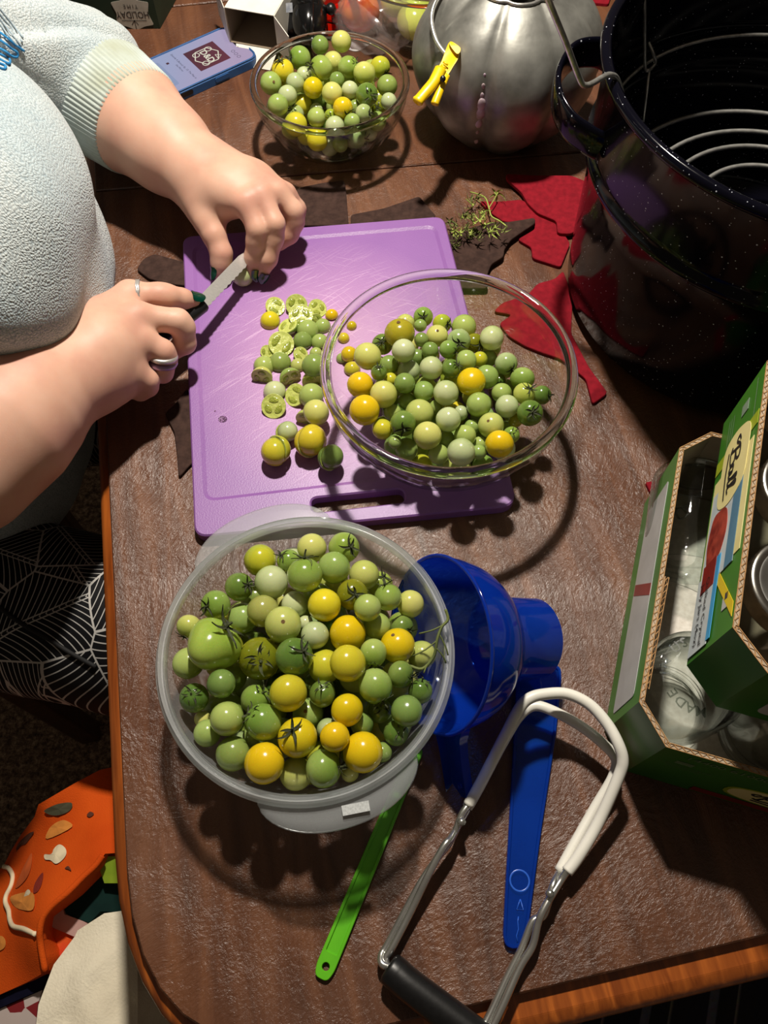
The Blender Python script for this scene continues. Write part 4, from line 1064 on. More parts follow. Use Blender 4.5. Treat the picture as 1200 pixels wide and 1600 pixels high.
# ------------------------------------------------------------------ heap of picked-off stems
M_STEMH = pm('dry_calyx', (132, 140, 66), (62, 66, 30), 4, 0.75)
M_STEML = pm('fresh_calyx', (176, 190, 90), (112, 130, 50), 4, 0.7)
CH = [calyx_mesh('tomato_calyx', 5, 21, .5, M_STEMH, .2), calyx_mesh('tomato_calyx', 6, 22, .8, M_STEMH, .2), calyx_mesh('tomato_calyx', 5, 23, .3, M_STEML, .2), calyx_mesh('tomato_calyx', 5, 24, .9, M_STEML, .2)]
heap = [(703, 345), (713, 352), (722, 343), (708, 363), (716, 374), (728, 358), (735, 367), (742, 350), (738, 340), (748, 362), (757, 353), (765, 362), (731, 374), (745, 374), (752, 333), (740, 322), (734, 314), (745, 308), (758, 340), (772, 355), (785, 362), (709, 385), (720, 365), (750, 345), (776, 302), (726, 336)]
hrw = rows_of([at(a, b, .01) for a, b in heap], 6)
for i, (px_, py_) in enumerate(heap):
    lvl = .0095 + .006 * (i % 3) if py_ > 318 else .011
    p = at(px_, py_, lvl)
    q = Vector((random.uniform(-1, 1), random.uniform(-1, 1), random.uniform(.1, 1))).to_track_quat('Z', 'Y')
    star = px_ == 776
    o = link('plucked_calyx', CH[2 if star else i % 4], None, p, q, .0105 if not star else .013)
    if star: tag(o, 'star-shaped fresh green stem on the red felt, farthest of the stem heap', 'tomato stem', 'picked-off tomato stems')
    else: a, b_ = hrw[i]; tag(o, '%s curled tomato stem, %s from left, %s row from back of stem heap' % ('dry dark' if i % 4 < 2 else 'fresher light green', ORD[b_], ORD[a]), 'tomato stem', 'picked-off tomato stems in the heap')
tw = tube(smooth_path(ats([(735, 300, .006), (757, 308, .012), (764, 325, .012), (768, 338, .010), (780, 345, .009), (792, 354, .008)]), 5), .0008, 6)
tw2 = tube(smooth_path(ats([(764, 325, .012), (772, 312, .014), (777, 303, .014)]), 4), .0006, 6)
o = make('stem_twig', join(tw, tw2), M_STEML, loc=at(764, 325, .004)); tag(o, 'thin forked green twig lying across the stem heap and red felt', 'twig')


# ------------------------------------------------------------------ canning pot
def enamel_mat():
    m, nt, b = nmat('speckled_black_enamel')
    v = coords(nt)
    cols = None
    for sc, th in ((330, .13), (210, .10), (95, .055)):
        vo = node(nt, 'ShaderNodeTexVoronoi'); vo.inputs['Scale'].default_value = sc; nt.links.new(v, vo.inputs['Vector'])
        # only some cells carry a fleck
        pk = node(nt, 'ShaderNodeSeparateColor'); nt.links.new(vo.outputs['Color'], pk.inputs[0])
        a = node(nt, 'ShaderNodeMath', operation='LESS_THAN'); nt.links.new(vo.outputs['Distance'], a.inputs[0])
        t = node(nt, 'ShaderNodeMath', operation='MULTIPLY'); nt.links.new(pk.outputs[0], t.inputs[0]); t.inputs[1].default_value = th * 2.9
        s = node(nt, 'ShaderNodeMath', operation='SUBTRACT'); nt.links.new(t.outputs[0], s.inputs[0]); s.inputs[1].default_value = th * 1.6
        nt.links.new(s.outputs[0], a.inputs[1])
        if cols is None: cols = a.outputs[0]
        else:
            mx = node(nt, 'ShaderNodeMath', operation='MAXIMUM'); nt.links.new(cols, mx.inputs[0]); nt.links.new(a.outputs[0], mx.inputs[1]); cols = mx.outputs[0]
    nt.links.new(ramp(nt, cols, [(0.4, lin((7, 7, 15))), (0.6, lin((190, 195, 205)))]), b.inputs['Base Color'])
    b.inputs['Roughness'].default_value = 0.12; b.inputs['Specular IOR Level'].default_value = 0.16
    nz = node(nt, 'ShaderNodeTexNoise'); nz.inputs['Scale'].default_value = 14; nt.links.new(v, nz.inputs['Vector'])
    bump(nt, b, nz.outputs['Fac'], 0.06, 0.004)
    return m


M_ENAM = enamel_mat()
M_WIRE = pm('plated_wire', (204, 204, 198), (164, 164, 160), 200, 0.3, 0.8)
M_WIREW = pm('dull_zinc_wire', (186, 186, 182), (158, 158, 154), 150, 0.42, 0.75)
PC = np.array([.3536, .5772, 0.0]); PH = .245
pot = empty('canning_pot', PC); tag(pot, 'big black speckled enamel canning pot with a loop handle', 'pot')
po = [(0, .0005), (.146, .0005), (.158, .004), (.165, .014), (.1675, .05), (.1715, .13), (.1735, .152), (.1752, .155), (.1800, .158), (.1808, .161), (.1800, .165), (.1770, .168), (.1775, .175), (.1800, .2355), (.1822, .238), (.1862, .2395), (.1874, .2425), (.1860, .2460), (.1822, .2475), (.1790, .2455), (.1778, .238), (.1750, .176), (.1748, .170), (.1772, .167), (.1772, .165), (.172, .160), (.1695, .13), (.1652, .05), (.161, .016), (.152, .006), (.14, .0045), (0, .0045)]
make('pot_body', lathe(po, 128, PC), M_ENAM, pot, sharp=60)


def pol(r, deg, z): return PC + np.array([r * math.cos(math.radians(deg)), r * math.sin(math.radians(deg)), z])


for base in (169.5, -10.5):
    hp_ = [pol(.178, base - 14.5, .203), pol(.190, base - 13.5, .206), pol(.206, base - 9.5, .207), pol(.2135, base - 2, .205), pol(.2125, base + 5, .201), pol(.203, base + 11, .196), pol(.189, base + 15, .192), pol(.178, base + 17, .189)]
    path = smooth_path(hp_, 8); V, Fs = [], []
    for i, p in enumerate(path):
        t = unit(path[min(i + 1, len(path) - 1)] - path[max(i - 1, 0)]); nn = unit(np.cross(t, [0, 0, 1.0])); up = np.cross(nn, t)
        for k in range(12):
            an = 2 * math.pi * k / 12
            V.append(p + nn * .0032 * math.cos(an) + up * .0135 * math.copysign(abs(math.sin(an)) ** .6, math.sin(an)))
    for i in range(len(path) - 1):
        for k in range(12): Fs.append([i * 12 + k, i * 12 + (k + 1) % 12, (i + 1) * 12 + (k + 1) % 12, (i + 1) * 12 + k])
    make('loop_handle', (V, Fs), M_ENAM, pot)

# wire rack hanging in the pot
rack = empty('canning_rack', (PC[0], PC[1], .10)); tag(rack, 'wire jar rack of concentric rings hanging inside the black pot', 'rack')
RZ = .1025
for r in (.145, .1155, .0935, .066):
    make('ring_wire', tube([PC + np.array([r * math.cos(a), r * math.sin(a), RZ]) for a in np.linspace(0, 2 * math.pi, 73)[:-1]], .0021, 8, closed=True), M_WIREW, rack)
d_ = unit((at(1163, 317, .1) - at(1047, 245, .1)))
mid = (at(1163, 317, .1) + at(1047, 245, .1)) / 2
off = np.array([-d_[1], d_[0], 0])
for s_ in (0, 1):
    m_ = mid if s_ == 0 else 2 * PC + np.array([0, 0, .2]) - mid
    hl_ = math.sqrt(max(0, .147 ** 2 - np.linalg.norm((m_ - PC)[:2] - ((m_ - PC)[:2] @ d_[:2]) * d_[:2]) ** 2)) * .98
    foot = PC[:2] + ((m_[:2] - PC[:2]) - ((m_ - PC)[:2] @ d_[:2]) * d_[:2])
    a_, b_ = foot - d_[:2] * hl_, foot + d_[:2] * hl_
    make('cross_wire', tube([(a_[0], a_[1], RZ - .004), (b_[0], b_[1], RZ - .004)], .0024, 8), M_WIREW, rack)
UR = .166
make('upper_ring', tube([PC + np.array([UR * math.cos(a), UR * math.sin(a), .167]) for a in np.linspace(0, 2 * math.pi, 97)[:-1]], .0016, 8, closed=True), M_WIRE, rack)
make('rack_handle', tube(smooth_path(ats([(846, -40, .345), (858, 2, .33), (884, 66, .298), (906, 124, .268), (914, 133, .2625), (924, 131, .260), (945, 119, .2555), (955, 117, .253), (963, 122, .247), (970, 138, .232), (972, 150, .205)]), 6), .0021, 9), M_WIRE, rack)
make('side_wire', tube(smooth_path([at(1006, -60, .25), at(1007, 20, .215), at(1007.5, 100, .172), at(1012, 110, .1665), at(1020, 104, .166), at(1024, 95, .170), at(1019, 80, .178), at(1013, 66, .184)], 6), .0016, 8), M_WIRE, rack)
make('side_wire', tube([at(1014, 110, .165), at(1003, 205, .112)], .0014, 8), M_WIRE, rack)

# ------------------------------------------------------------------ galvanised metal pumpkin and its clamp
M_GALV = pm('galvanised_tin', (158, 158, 151), (104, 104, 99), 30, 0.42, 0.58, bmp=0.4, bdist=0.0012, detail=7, bscale=42)
KC = np.array([.135, .845, 0.0])
pump = empty('metal_pumpkin', KC); tag(pump, 'galvanised metal pumpkin with a wire bail behind the red felt', 'metal pumpkin')


def lobes(a):
    u = ((a + .32) / (2 * math.pi) * 8) % 1.0
    return 1.0 - .10 * abs(2 * u - 1) ** 3.5


pr_ = smooth_path([np.array([r, z, 0]) for r, z in [(0, .0008), (.052, .0008), (.064, .008), (.086, .032), (.100, .062), (.1045, .086), (.099, .112), (.084, .135), (.062, .152), (.046, .1605), (.0435, .162), (.0415, .160), (.043, .145)]], 4)
make('pumpkin_body', lathe([(p[0], p[1]) for p in pr_], 128, KC, wob=lobes), M_GALV, pump)
make('opening_wire', tube([KC + np.array([.0455 * lobes(a) * math.cos(a), .0455 * lobes(a) * math.sin(a), .1618]) for a in np.linspace(0, 2 * math.pi, 65)[:-1]], .0018, 8, closed=True), M_WIRE, pump)
bail = smooth_path([at(700, -22, .150), at(681, 2, .146), at(674, 30, .138), at(681, 62, .129), at(699, 87, .122), at(722, 100, .118), at(752, 104, .116), at(787, 93, .119), at(815, 68, .125), at(838, 38, .133), at(856, 12, .141), at(862, 0, .144)], 6)
make('bail_wire', tube(bail, .0023, 9), M_WIRE, pump)
ear = at(858, 8, .141)
make('bail_ear', xf(lathe([(.004, -.001), (.009, -.001), (.009, .001), (.004, .001), (.004, -.001)], 20), (*frame_from_z(ear - KC - np.array([0, 0, .08])), ear)), M_GALV, pump)
M_SOLD = pm('solder_drip', (196, 176, 196), (150, 132, 120), 90, 0.5, 0.2)
sp_ = []
for i, (px_, py_) in enumerate([(757, 118), (755, 135), (753, 150), (752, 163), (751, 176), (748, 192), (746, 206), (744, 220)]):
    # bead of solder on the front rib, found on the pumpkin's own surface
    d = unit(at(px_, py_, 0) - _CP); t = .6
    for _ in range(900):
        q = _CP + d * t; e = q - KC; rr_ = np.interp(e[2], [p[1] for p in pr_[:33]], [p[0] for p in pr_[:33]]) * lobes(math.atan2(e[1], e[0]))
        if math.hypot(e[0], e[1]) <= rr_: break
        t += .0008
    sp_.append((q, [.0016, .0022, .0026, .0048, .0055, .0042, .002, .0026][i]))
make('solder_drip', join(*[ball(r, 10, 7, q, (1, .5, 1.5)) for q, r in sp_]), M_SOLD, pump)

M_YEL = pm('yellow_plastic', (238, 204, 20), (222, 184, 10), 40, 0.35)
cl_o = at(694, 100, .118)
clamp = empty('spring_clamp', cl_o); tag(clamp, 'yellow plastic spring clamp gripping the metal pumpkin\'s bail wire', 'clamp')
def prism(pts, zf_, th):
    P2 = smooth_path([at(a, b_, zf_(a, b_)) for a, b_ in pts], 4, closed=True)
    c_ = np.mean(P2, 0); n_ = unit(_CP - c_); m_ = len(P2)
    V = [p + n_ * th / 2 for p in P2] + [p * .92 + c_ * .08 + n_ * (th / 2 + .0012) for p in P2] + [p - n_ * th / 2 for p in P2]
    return V, [list(range(m_, 2 * m_)), list(range(2 * m_, 3 * m_))[::-1]] + [[i, (i + 1) % m_, m_ + (i + 1) % m_, m_ + i] for i in range(m_)] + [[2 * m_ + i, 2 * m_ + (i + 1) % m_, (i + 1) % m_, i] for i in range(m_)]


zc_ = lambda a, b_: .131 - (b_ - 74) * .00025
jw = prism([(699, 71), (705, 66), (717, 75), (717, 90), (709, 104), (700, 118), (691, 124), (681, 120), (680, 111), (689, 97)], zc_, .009)
make('jaw', jw, M_YEL, clamp, sharp=40)
for k_ in range(4):
    a_, b_ = at(683 + 3.2 * k_, 112 - 5.2 * k_, .1265 + .0013 * k_), at(690 + 3.2 * k_, 117 - 5.2 * k_, .1255 + .0013 * k_)
    make('ridge', tube([a_, b_], .0011, 6), M_YEL, clamp)
make('jaw_tip', prism([(702, 69), (706, 65), (719, 74), (719, 82), (713, 84)], lambda a, b_: zc_(a, b_) + .0035, .006), M_YEL, clamp, sharp=40)
make('grip', tube(smooth_path(ats([(688, 108, .126), (678, 128, .122), (664, 145, .118), (651, 160, .114)]), 5), [.006] * 5 + [.0058] * 5 + [.0056] * 4 + [.0062, .005], 12, flat=.75), M_YEL, clamp)
make('grip', tube(smooth_path(ats([(697, 118, .121), (690, 134, .118), (684, 150, .114), (679, 163, .110)]), 5), .0042, 10, flat=.8), M_YEL, clamp)
pv = at(692, 123, .125)
make('pivot', tube([pv, pv + unit(_CP - pv) * .005], .0030, 10), M_BLK, clamp)

# ------------------------------------------------------------------ phone
PU = np.array([.79, .613, 0.0]); PU /= np.linalg.norm(PU); PR = np.array([PU[1], -PU[0], 0])
PCN = np.array([-.180, .985, 0]) - PU * .0765
phone = empty('smartphone', PCN); tag(phone, 'smartphone in a blue case, screen lit, under the far forearm', 'phone')
M_BLUEC = pm('blue_rubber', (42, 92, 150), (34, 78, 132), 60, 0.5)


def ph(geo): return xf(geo, (PR, PU, (0, 0, 1), PCN))


W2, L2 = .0395, .0775
case = slab(round_poly([(-W2, -L2), (W2, -L2), (W2, L2), (-W2, L2)], .013, 6), 0.0004, .0118, .002, holes=[])
make('case', ph(case), M_BLUEC, phone, sharp=40)
rimh = [round_poly([(-W2 + .0025, -L2 + .0025), (W2 - .0025, -L2 + .0025), (W2 - .0025, L2 - .0025), (-W2 + .0025, L2 - .0025)], .011, 6)]
make('case_lip', ph(slab(round_poly([(-W2 + .0006, -L2 + .0006), (W2 - .0006, -L2 + .0006), (W2 - .0006, L2 - .0006), (-W2 + .0006, L2 - .0006)], .0128, 6), .0115, .0128, .0005, holes=rimh)), M_BLUEC, phone, sharp=40)


def screen_mat(name, c1, c2, e=.6):
    m, nt, b = nmat(name)
    sx = node(nt, 'ShaderNodeSeparateXYZ'); nt.links.new(coords(nt, (1, 1, 1)), sx.inputs[0])
    nz = node(nt, 'ShaderNodeTexNoise'); nz.inputs['Scale'].default_value = 12; nt.links.new(coords(nt), nz.inputs['Vector'])
    mr = node(nt, 'ShaderNodeMapRange'); mr.inputs['From Min'].default_value = -.06; mr.inputs['From Max'].default_value = .06; nt.links.new(sx.outputs[0], mr.inputs['Value'])
    c = ramp(nt, mr.outputs[0], [(0, lin(c1)), (1, lin(c2))])
    nt.links.new(c, b.inputs['Emission Color']); b.inputs['Emission Strength'].default_value = e
    b.inputs['Base Color'].default_value = (.02, .02, .02, 1); b.inputs['Roughness'].default_value = .12
    return m


M_SCR = screen_mat('lit_screen', (176, 198, 240), (206, 184, 222), .62)
scr = make('screen', ph(slab(round_poly([(-W2 + .0034, -L2 + .0034), (W2 - .0034, -L2 + .0034), (W2 - .0034, L2 - .0034), (-W2 + .0034, L2 - .0034)], .0095, 6), .0100, .0119)), M_SCR, phone, smooth=False)
SZ = .0120
M_INK = screen_mat('screen_ink', (60, 62, 90), (60, 62, 90), .5)
M_ART = screen_mat('screen_maroon', (60, 22, 56), (130, 26, 66), .5)
M_CRM = screen_mat('screen_cream', (240, 236, 214), (240, 236, 214), .8)
M_PALE = screen_mat('screen_button', (168, 184, 226), (168, 184, 226), .6)


def scr_add(name, geo, mat, z=0.0): make(name, ph(xf(geo, ((1, 0, 0), (0, 1, 0), (0, 0, 1), (0, 0, SZ + z)))), mat, scr, smooth=False)


scr_add('artwork', plate2([(-.0215, .004), (.0215, .004), (.0215, .047), (-.0215, .047)], .0001), M_ART)
hexa = [(.0165 * math.cos(a), .0255 + .0165 * math.sin(a)) for a in [math.pi / 6 + k * math.pi / 3 for k in range(6)]]
em = [stroke2([hexa[i - 1], hexa[i]], .0013, 1) for i in range(6)]
for cx_, cy_ in ((-.011, .034), (.012, .017), (-.009, .0155)):
    em.append(stroke2([(cx_ + .0042 * math.cos(a), cy_ + .0042 * math.sin(a)) for a in np.linspace(0, 6.283, 13)], .0011, 2))
em.append(xf(text_geo('D&D', .0125, 0, bold=.02), ((1, 0, 0), (0, 1, 0), (0, 0, 1), (.001, .0255, 0))))
em.append(stroke2([(.004, .035), (.009, .041), (.014, .034), (.004, .035)], .0009, 1))
scr_add('emblem', join(*em), M_CRM, .0002)
ln = [xf(text_geo('Episode 4 (Bonus): Ep. 15: The Man in', .0039, 0), ((1, 0, 0), (0, 1, 0), (0, 0, 1), (0, -.008, 0))), xf(text_geo('the Mirror', .0039, 0), ((1, 0, 0), (0, 1, 0), (0, 0, 1), (0, -.0135, 0)))]
ln.append(xf(text_geo('Resume', .0035, 0), ((1, 0, 0), (0, 1, 0), (0, 0, 1), (.002, -.034, .0002))))
ln.append(([(-.0085, -.0325, .0002), (-.0085, -.0355, .0002), (-.006, -.034, .0002)], [[0, 1, 2]]))
for k in range(3): ln.append(stroke2([(.012 + .0066 * k + .0022 * math.cos(a), .0565 + .0022 * math.sin(a)) for a in np.linspace(0, 6.283, 11)], .0005, 2))
scr_add('screen_text', join(*ln), M_INK, .0001)
scr_add('button', plate2(round_poly([(-.026, -.039), (.026, -.039), (.026, -.029), (-.026, -.029)], .003, 3), .0001), M_PALE)
scr_add('icon', join(plate2([(-.0185, -.0225), (-.0150, -.0225), (-.0150, -.0190), (-.0185, -.0190)], .0001), plate2([(-.031, -.056), (-.024, -.056), (-.024, -.049), (-.031, -.049)], .0001)), M_ART)
scr_add('camera_cutout', plate2(round_poly([(-.009, .0655), (.009, .0655), (.009, .0705), (-.009, .0705)], .0025, 4), .0002), M_BLK)
for nm, y0, y1, dz, mt in (('side_button', .012, .032, .0010, M_BLUEC), ('side_cutout', -.045, -.020, .0004, M_BLK)):
    make(nm, ph(xf(slab(round_poly([(y0, -.0028), (y1, -.0028), (y1, .0028), (y0, .0028)], .0027, 4), 0, dz), ((0, 1, 0), (0, 0, 1), (1, 0, 0), (W2, 0, .0062)))), mt, phone, smooth=False)

# ------------------------------------------------------------------ dark green gift box at the far left
M_DGRN = pm('dark_green_card', (22, 44, 28), (16, 36, 22), 30, 0.55)
M_PLAQ = pm('silver_grey_print', (176, 170, 156), (158, 152, 140), 60, 0.5)
M_INKB = pm('black_print', (26, 26, 26), (18, 18, 18), 60, 0.6)
M_INKW = pm('white_print', (226, 226, 216), (210, 210, 200), 60, 0.6)
GO = at(250.5, 45, 0); GX = unit(np.array([1, .0, 0])); GS = unit(at(271, 8, 0) - GO)
gbox = empty('gift_box', GO - GX * .06); tag(gbox, 'dark green cardboard box with a silver plaque print, far left', 'box')
g_w, g_d, g_h = .125, .09, .14
q0, q1 = GO - GX * g_w, GO
q2, q3 = q1 + GS * g_d, q0 + GS * g_d
poly = [tuple(p[:2]) for p in (q0, q1, q2, q3)]
make('carton', slab(poly, .0004, g_h, .0008), M_DGRN, gbox, smooth=False)
FN = unit(np.cross(GX, [0, 0, 1.0]))


def on_front(px_, py_):
    d = at(px_, py_, 0) - _CP; t = ((GO - _CP) @ FN) / (d @ FN); return _CP + d * t


ec = on_front(207, 21)
pl = round_poly([(-.024, -.014), (-.012, -.016), (0, -.021), (.012, -.016), (.024, -.014), (.020, 0), (.024, .014), (.012, .016), (0, .021), (-.012, .016), (-.024, .014), (-.020, 0)], .002, 2)
GXf, GYf = -GX, np.array([0, 0, -1.0])                            # the box stands on its head, so its print is upside down
plq = make('plaque', on_plane(plate2(pl, .0003), ec, GXf, GYf), M_PLAQ, gbox, smooth=False)
tx = [xf(text_geo('HOLIDAY', .0098, 0), ((1, 0, 0), (0, 1.25, 0), (0, 0, 1), (0, .001, 0))), xf(text_geo('T I M E', .0062, 0), ((1, 0, 0), (0, 1.1, 0), (0, 0, 1), (0, -.0092, 0)))]
tx += [stroke2([(-.016, .0085), (.016, .0085)], .0007, 1)] + [stroke2([(0, .0085), (r * math.cos(a), .0085 + r * math.sin(a))], .0008, 1) for a, r in ((1.57, .011), (.9, .007), (2.24, .007))]
make('plaque_print', on_plane(join(*tx), ec, GXf, GYf, .0009), M_INKB, plq, smooth=False)

# ------------------------------------------------------------------ open white carton beside the phone
M_CARD = pm('white_card', (228, 224, 212), (214, 210, 198), 40, 0.6)
M_CARDI = pm('grey_card_inside', (150, 134, 112), (134, 118, 98), 30, 0.7)
cz = .0135
wBL, wBR = at(360, 66, cz), at(434, 79, cz)
wx = unit(wBR - wBL); wy = np.cross([0, 0, 1.0], wx); ww = np.linalg.norm(wBR - wBL); wh, wd = .042, .13
wc = empty('white_carton', wBL + wx * ww / 2 - np.array([0, 0, 0])); tag(wc, 'open white cardboard carton with loose flaps behind the small glass bowl', 'carton')


def wq(name, pts, mat=M_CARD, th=.0008):
    p = [wBL + wx * a + wy * b + np.array([0, 0, c]) for a, b, c in pts]
    nrm = unit(np.cross(p[1] - p[0], p[3] - p[0])) * th
    V = [*p, *[q + nrm for q in p]]
    return make(name, (V, [[0, 3, 2, 1], [4, 5, 6, 7], [0, 1, 5, 4], [1, 2, 6, 5], [2, 3, 7, 6], [3, 0, 4, 7]]), mat, wc, smooth=False)


wq('panel', [(0, 0, 0), (ww, 0, 0), (ww, wd, 0), (0, wd, 0)], M_CARDI)
wq('panel', [(0, 0, wh), (ww, 0, wh), (ww, wd, wh), (0, wd, wh)])
wq('panel', [(0, 0, 0), (0, wd, 0), (0, wd, wh), (0, 0, wh)], M_CARDI)
wq('panel', [(ww, 0, 0), (ww, wd, 0), (ww, wd, wh), (ww, 0, wh)])
wq('panel', [(0, wd, 0), (ww, wd, 0), (ww, wd, wh), (0, wd, wh)], M_CARDI)
wq('flap', [(.008, -.001, .0004), (ww, -.001, .0004), (ww - .004, -.022, -.0125), (.016, -.022, -.0125)])
wq('flap', [(ww + .001, -.001, 0), (ww + .001, -.001, wh), (ww + .026, -.024, wh - .006), (ww + .026, -.024, .002)])
lf = wq('flap', [(-.001, 0, 0), (-.032, .045, .004), (-.032, .045, wh + .004), (-.001, 0, wh)])
O_ = wBL + wx * -.0150 + wy * .0195 + np.array([0, 0, wh - .008])
make('printed_mark', on_plane(stroke2([(.004 * math.cos(a), .004 * math.sin(a)) for a in np.linspace(0, 6.283, 13)], .0008, 2), O_, unit(wx * .031 - wy * .045), np.array([0, 0, 1.0]), .0012), M_INKB, lf, smooth=False)

# ------------------------------------------------------------------ black gadget, red case, lettered packet behind the small bowl
M_GLB = pm('glossy_black_plastic', (16, 16, 17), (11, 11, 12), 50, 0.16)
gd = at(470, 42, 0); gad = empty('black_gadget', gd); tag(gad, 'glossy black plastic gadget with a round knob beside the white carton', 'gadget')
bo = at(484, 30, .030)
make('housing', join(ball(1, 28, 16, bo, (.022, .040, .0275))), M_GLB, gad)
make('ridge', tube(smooth_path([bo + np.array([.006 + .0 * k, .050 * math.sin(a) - .002, .0325 * math.cos(a) - .003]) for k, a in enumerate(np.linspace(-1.9, 1.9, 13))], 4), .0032, 10, flat=.6), M_GLB, gad)
c_ = at(456, 30, .022)
make('ear_cup', xf(lathe([(0, .010), (.014, .010), (.018, .004), (.018, -.006), (.012, -.012), (0, -.012)], 24), (*frame_from_z((-.4, -.7, .6)), c_)), M_BLK, gad, sharp=50)
make('arm', tube(smooth_path([at(458, 16, .034), at(462, 4, .045), at(475, 2, .055), at(495, 6, .05)], 5), .006, 10), M_GLB, gad)
make('sticker', on_plane(plate2([(-.004, -.005), (.004, -.005), (.004, .005), (-.004, .005)], .0004), at(452, 12, .049), (1, .1, 0), (0, .6, .8)), pm('silver_sticker', (220, 224, 230), (150, 160, 180), 200, .2, .6), gad, smooth=False)
make('knob', join(tube([at(500, 8, .045), at(514, 13, .040)], .0025, 8), ball(.0068, 14, 10, at(517, 14, .039))), M_BLK, gad)
M_REDP = glassy('red_plastic', (.75, .10, .04), (.35, .03, .02), rough=.08, haze=.3, haze_col=(190, 30, 12))
rc = at(527, 48, 0); red = empty('red_case', rc); tag(red, 'translucent red plastic case with a black frame behind the heaped small bowl', 'case')
X_, Y_ = unit(np.array([.95, -.3, 0])), unit(np.array([.3, .95, 0]))
make('shell', xf(slab(round_poly([(-.018, -.014), (.018, -.014), (.018, .014), (-.018, .014)], .005, 4), .0004, .034, .004), (X_, Y_, (0, 0, 1), rc)), M_REDP, red, sharp=40)
make('core', xf(slab(round_poly([(-.004, -.010), (.004, -.010), (.004, .010), (-.004, .010)], .002, 3), .003, .029, .001), (X_, Y_, (0, 0, 1), rc)), pm('orange_core', (236, 70, 14), (214, 52, 8), 40, .4), red, smooth=False)
fr_ = [tube([rc + X_ * x + Y_ * y + np.array([0, 0, z]) for x, y, z in q], .0010, 6) for q in ([(-.018, -.0148, .018), (.018, -.0148, .018)], [(-.008, -.0148, .002), (-.008, -.0148, .032)], [(.008, -.0148, .002), (.008, -.0148, .032)], [(-.018, -.0148, .030), (.018, -.0148, .030)], [(-.018, -.0148, .005), (.018, -.0148, .005)])]
make('wire_frame', join(*fr_), M_BLK, red)
M_PACK = pm('white_plastic_film', (222, 222, 222), (196, 196, 198), 26, .35, bmp=.4, bdist=.004)
pk = slab(round_poly([tuple(p[:2]) for p in ats([(498, 28), (545, 2), (588, -8), (585, 66), (556, 84), (512, 62)])], .01, 4), .0003, .0012)
pkt = make('film_packet', pk, M_PACK, loc=at(555, 55, 0), smooth=False); tag(pkt, 'flat white plastic film packet with black lettering behind the small bowl', 'packet')
make('lettering', on_plane(text_geo('SOD', .016, 0, bold=.02), at(550, 50, .0015), (-.15, 1, 0), (-1, -.15, 0), .0005), M_INKB, pkt, smooth=False)

# ------------------------------------------------------------------ third bowl with large tomatoes and a clear bag in front of it
C_FAR = (.052, 1.038)
glass_bowl(C_FAR, .0003, .055, .1, .085, 'glass bowl of big green tomatoes half hidden behind the metal pumpkin')
BIGT = {}
for k_, mt in (('green', TM['L']), ('red', pm('red_tomato_skin', (206, 48, 14), (226, 120, 20), 1.4, .22, detail=2))):
    c_ = BODIES[2][1].copy(); c_.materials.clear(); c_.materials.append(mt); BIGT[k_] = c_
for px_, py_, z, r, k_, lab in ((648, 34, .036, .0225, 'green', 'large green tomato at the front left of the far glass bowl'), (694, 30, .040, .0215, 'green', 'large green tomato beside the metal pumpkin in the far glass bowl'), (668, -30, .066, .023, 'red', 'large orange-red tomato at the top of the far glass bowl'), (618, 2, .040, .019, 'green', 'large green tomato behind the clear bag in the far glass bowl')):
    p = at(px_, py_, z)
    o = link('slicing_tomato', BIGT[k_], None, p, Vector((.2, .4, .8)).to_track_quat('Z', 'Y'), r); tag(o, lab, 'tomato')
p = at(561, 16, .029); o = link('slicing_tomato', BIGT['red'], None, p, Vector((.3, .6, .7)).to_track_quat('Z', 'Y'), .0265); tag(o, 'red and orange tomato inside the clear plastic bag', 'tomato')
M_BAG = glassy('clear_film', (.93, .92, .92), (.72, .70, .70), rough=.12, haze=.20, haze_col=(206, 190, 188))
v, f = ball(1, 36, 22)
bcn = at(588, 34, .033)
rgb = np.random.default_rng(4); dirs = rgb.normal(size=(26, 3)); dirs /= np.linalg.norm(dirs, axis=1)[:, None]
va = np.array(v); cr = np.abs(np.sin((va @ dirs.T) * 5 + np.arange(26))).min(1)
va = va * (1 - .10 * (1 - np.clip(cr * 6, 0, 1)))[:, None] * np.array([.056, .046, .034]) + bcn
va[:, 2] = np.maximum(va[:, 2], .0015)
bag = make('plastic_bag', (va.tolist(), f), M_BAG, loc=(bcn[0], bcn[1], 0)); tag(bag, 'clear crumpled plastic bag holding a red tomato behind the small bowl', 'bag')
o = leaf('felt_leaf', [(898, -12), (925, -16), (956, -10), (951, 6), (930, 4), (910, 8)], 1, 0, 0, .0002, M_RED, 'red felt leaf beyond the pot and pumpkin, at the photo\'s top', RG, .003)


# ------------------------------------------------------------------ blue canning funnel
def blue_mat(name, tint, haze_c, haze):
    return glassy(name, tint, tuple(t * .5 for t in tint), rough=.08, haze=haze, haze_col=haze_c, gloss=1.0)


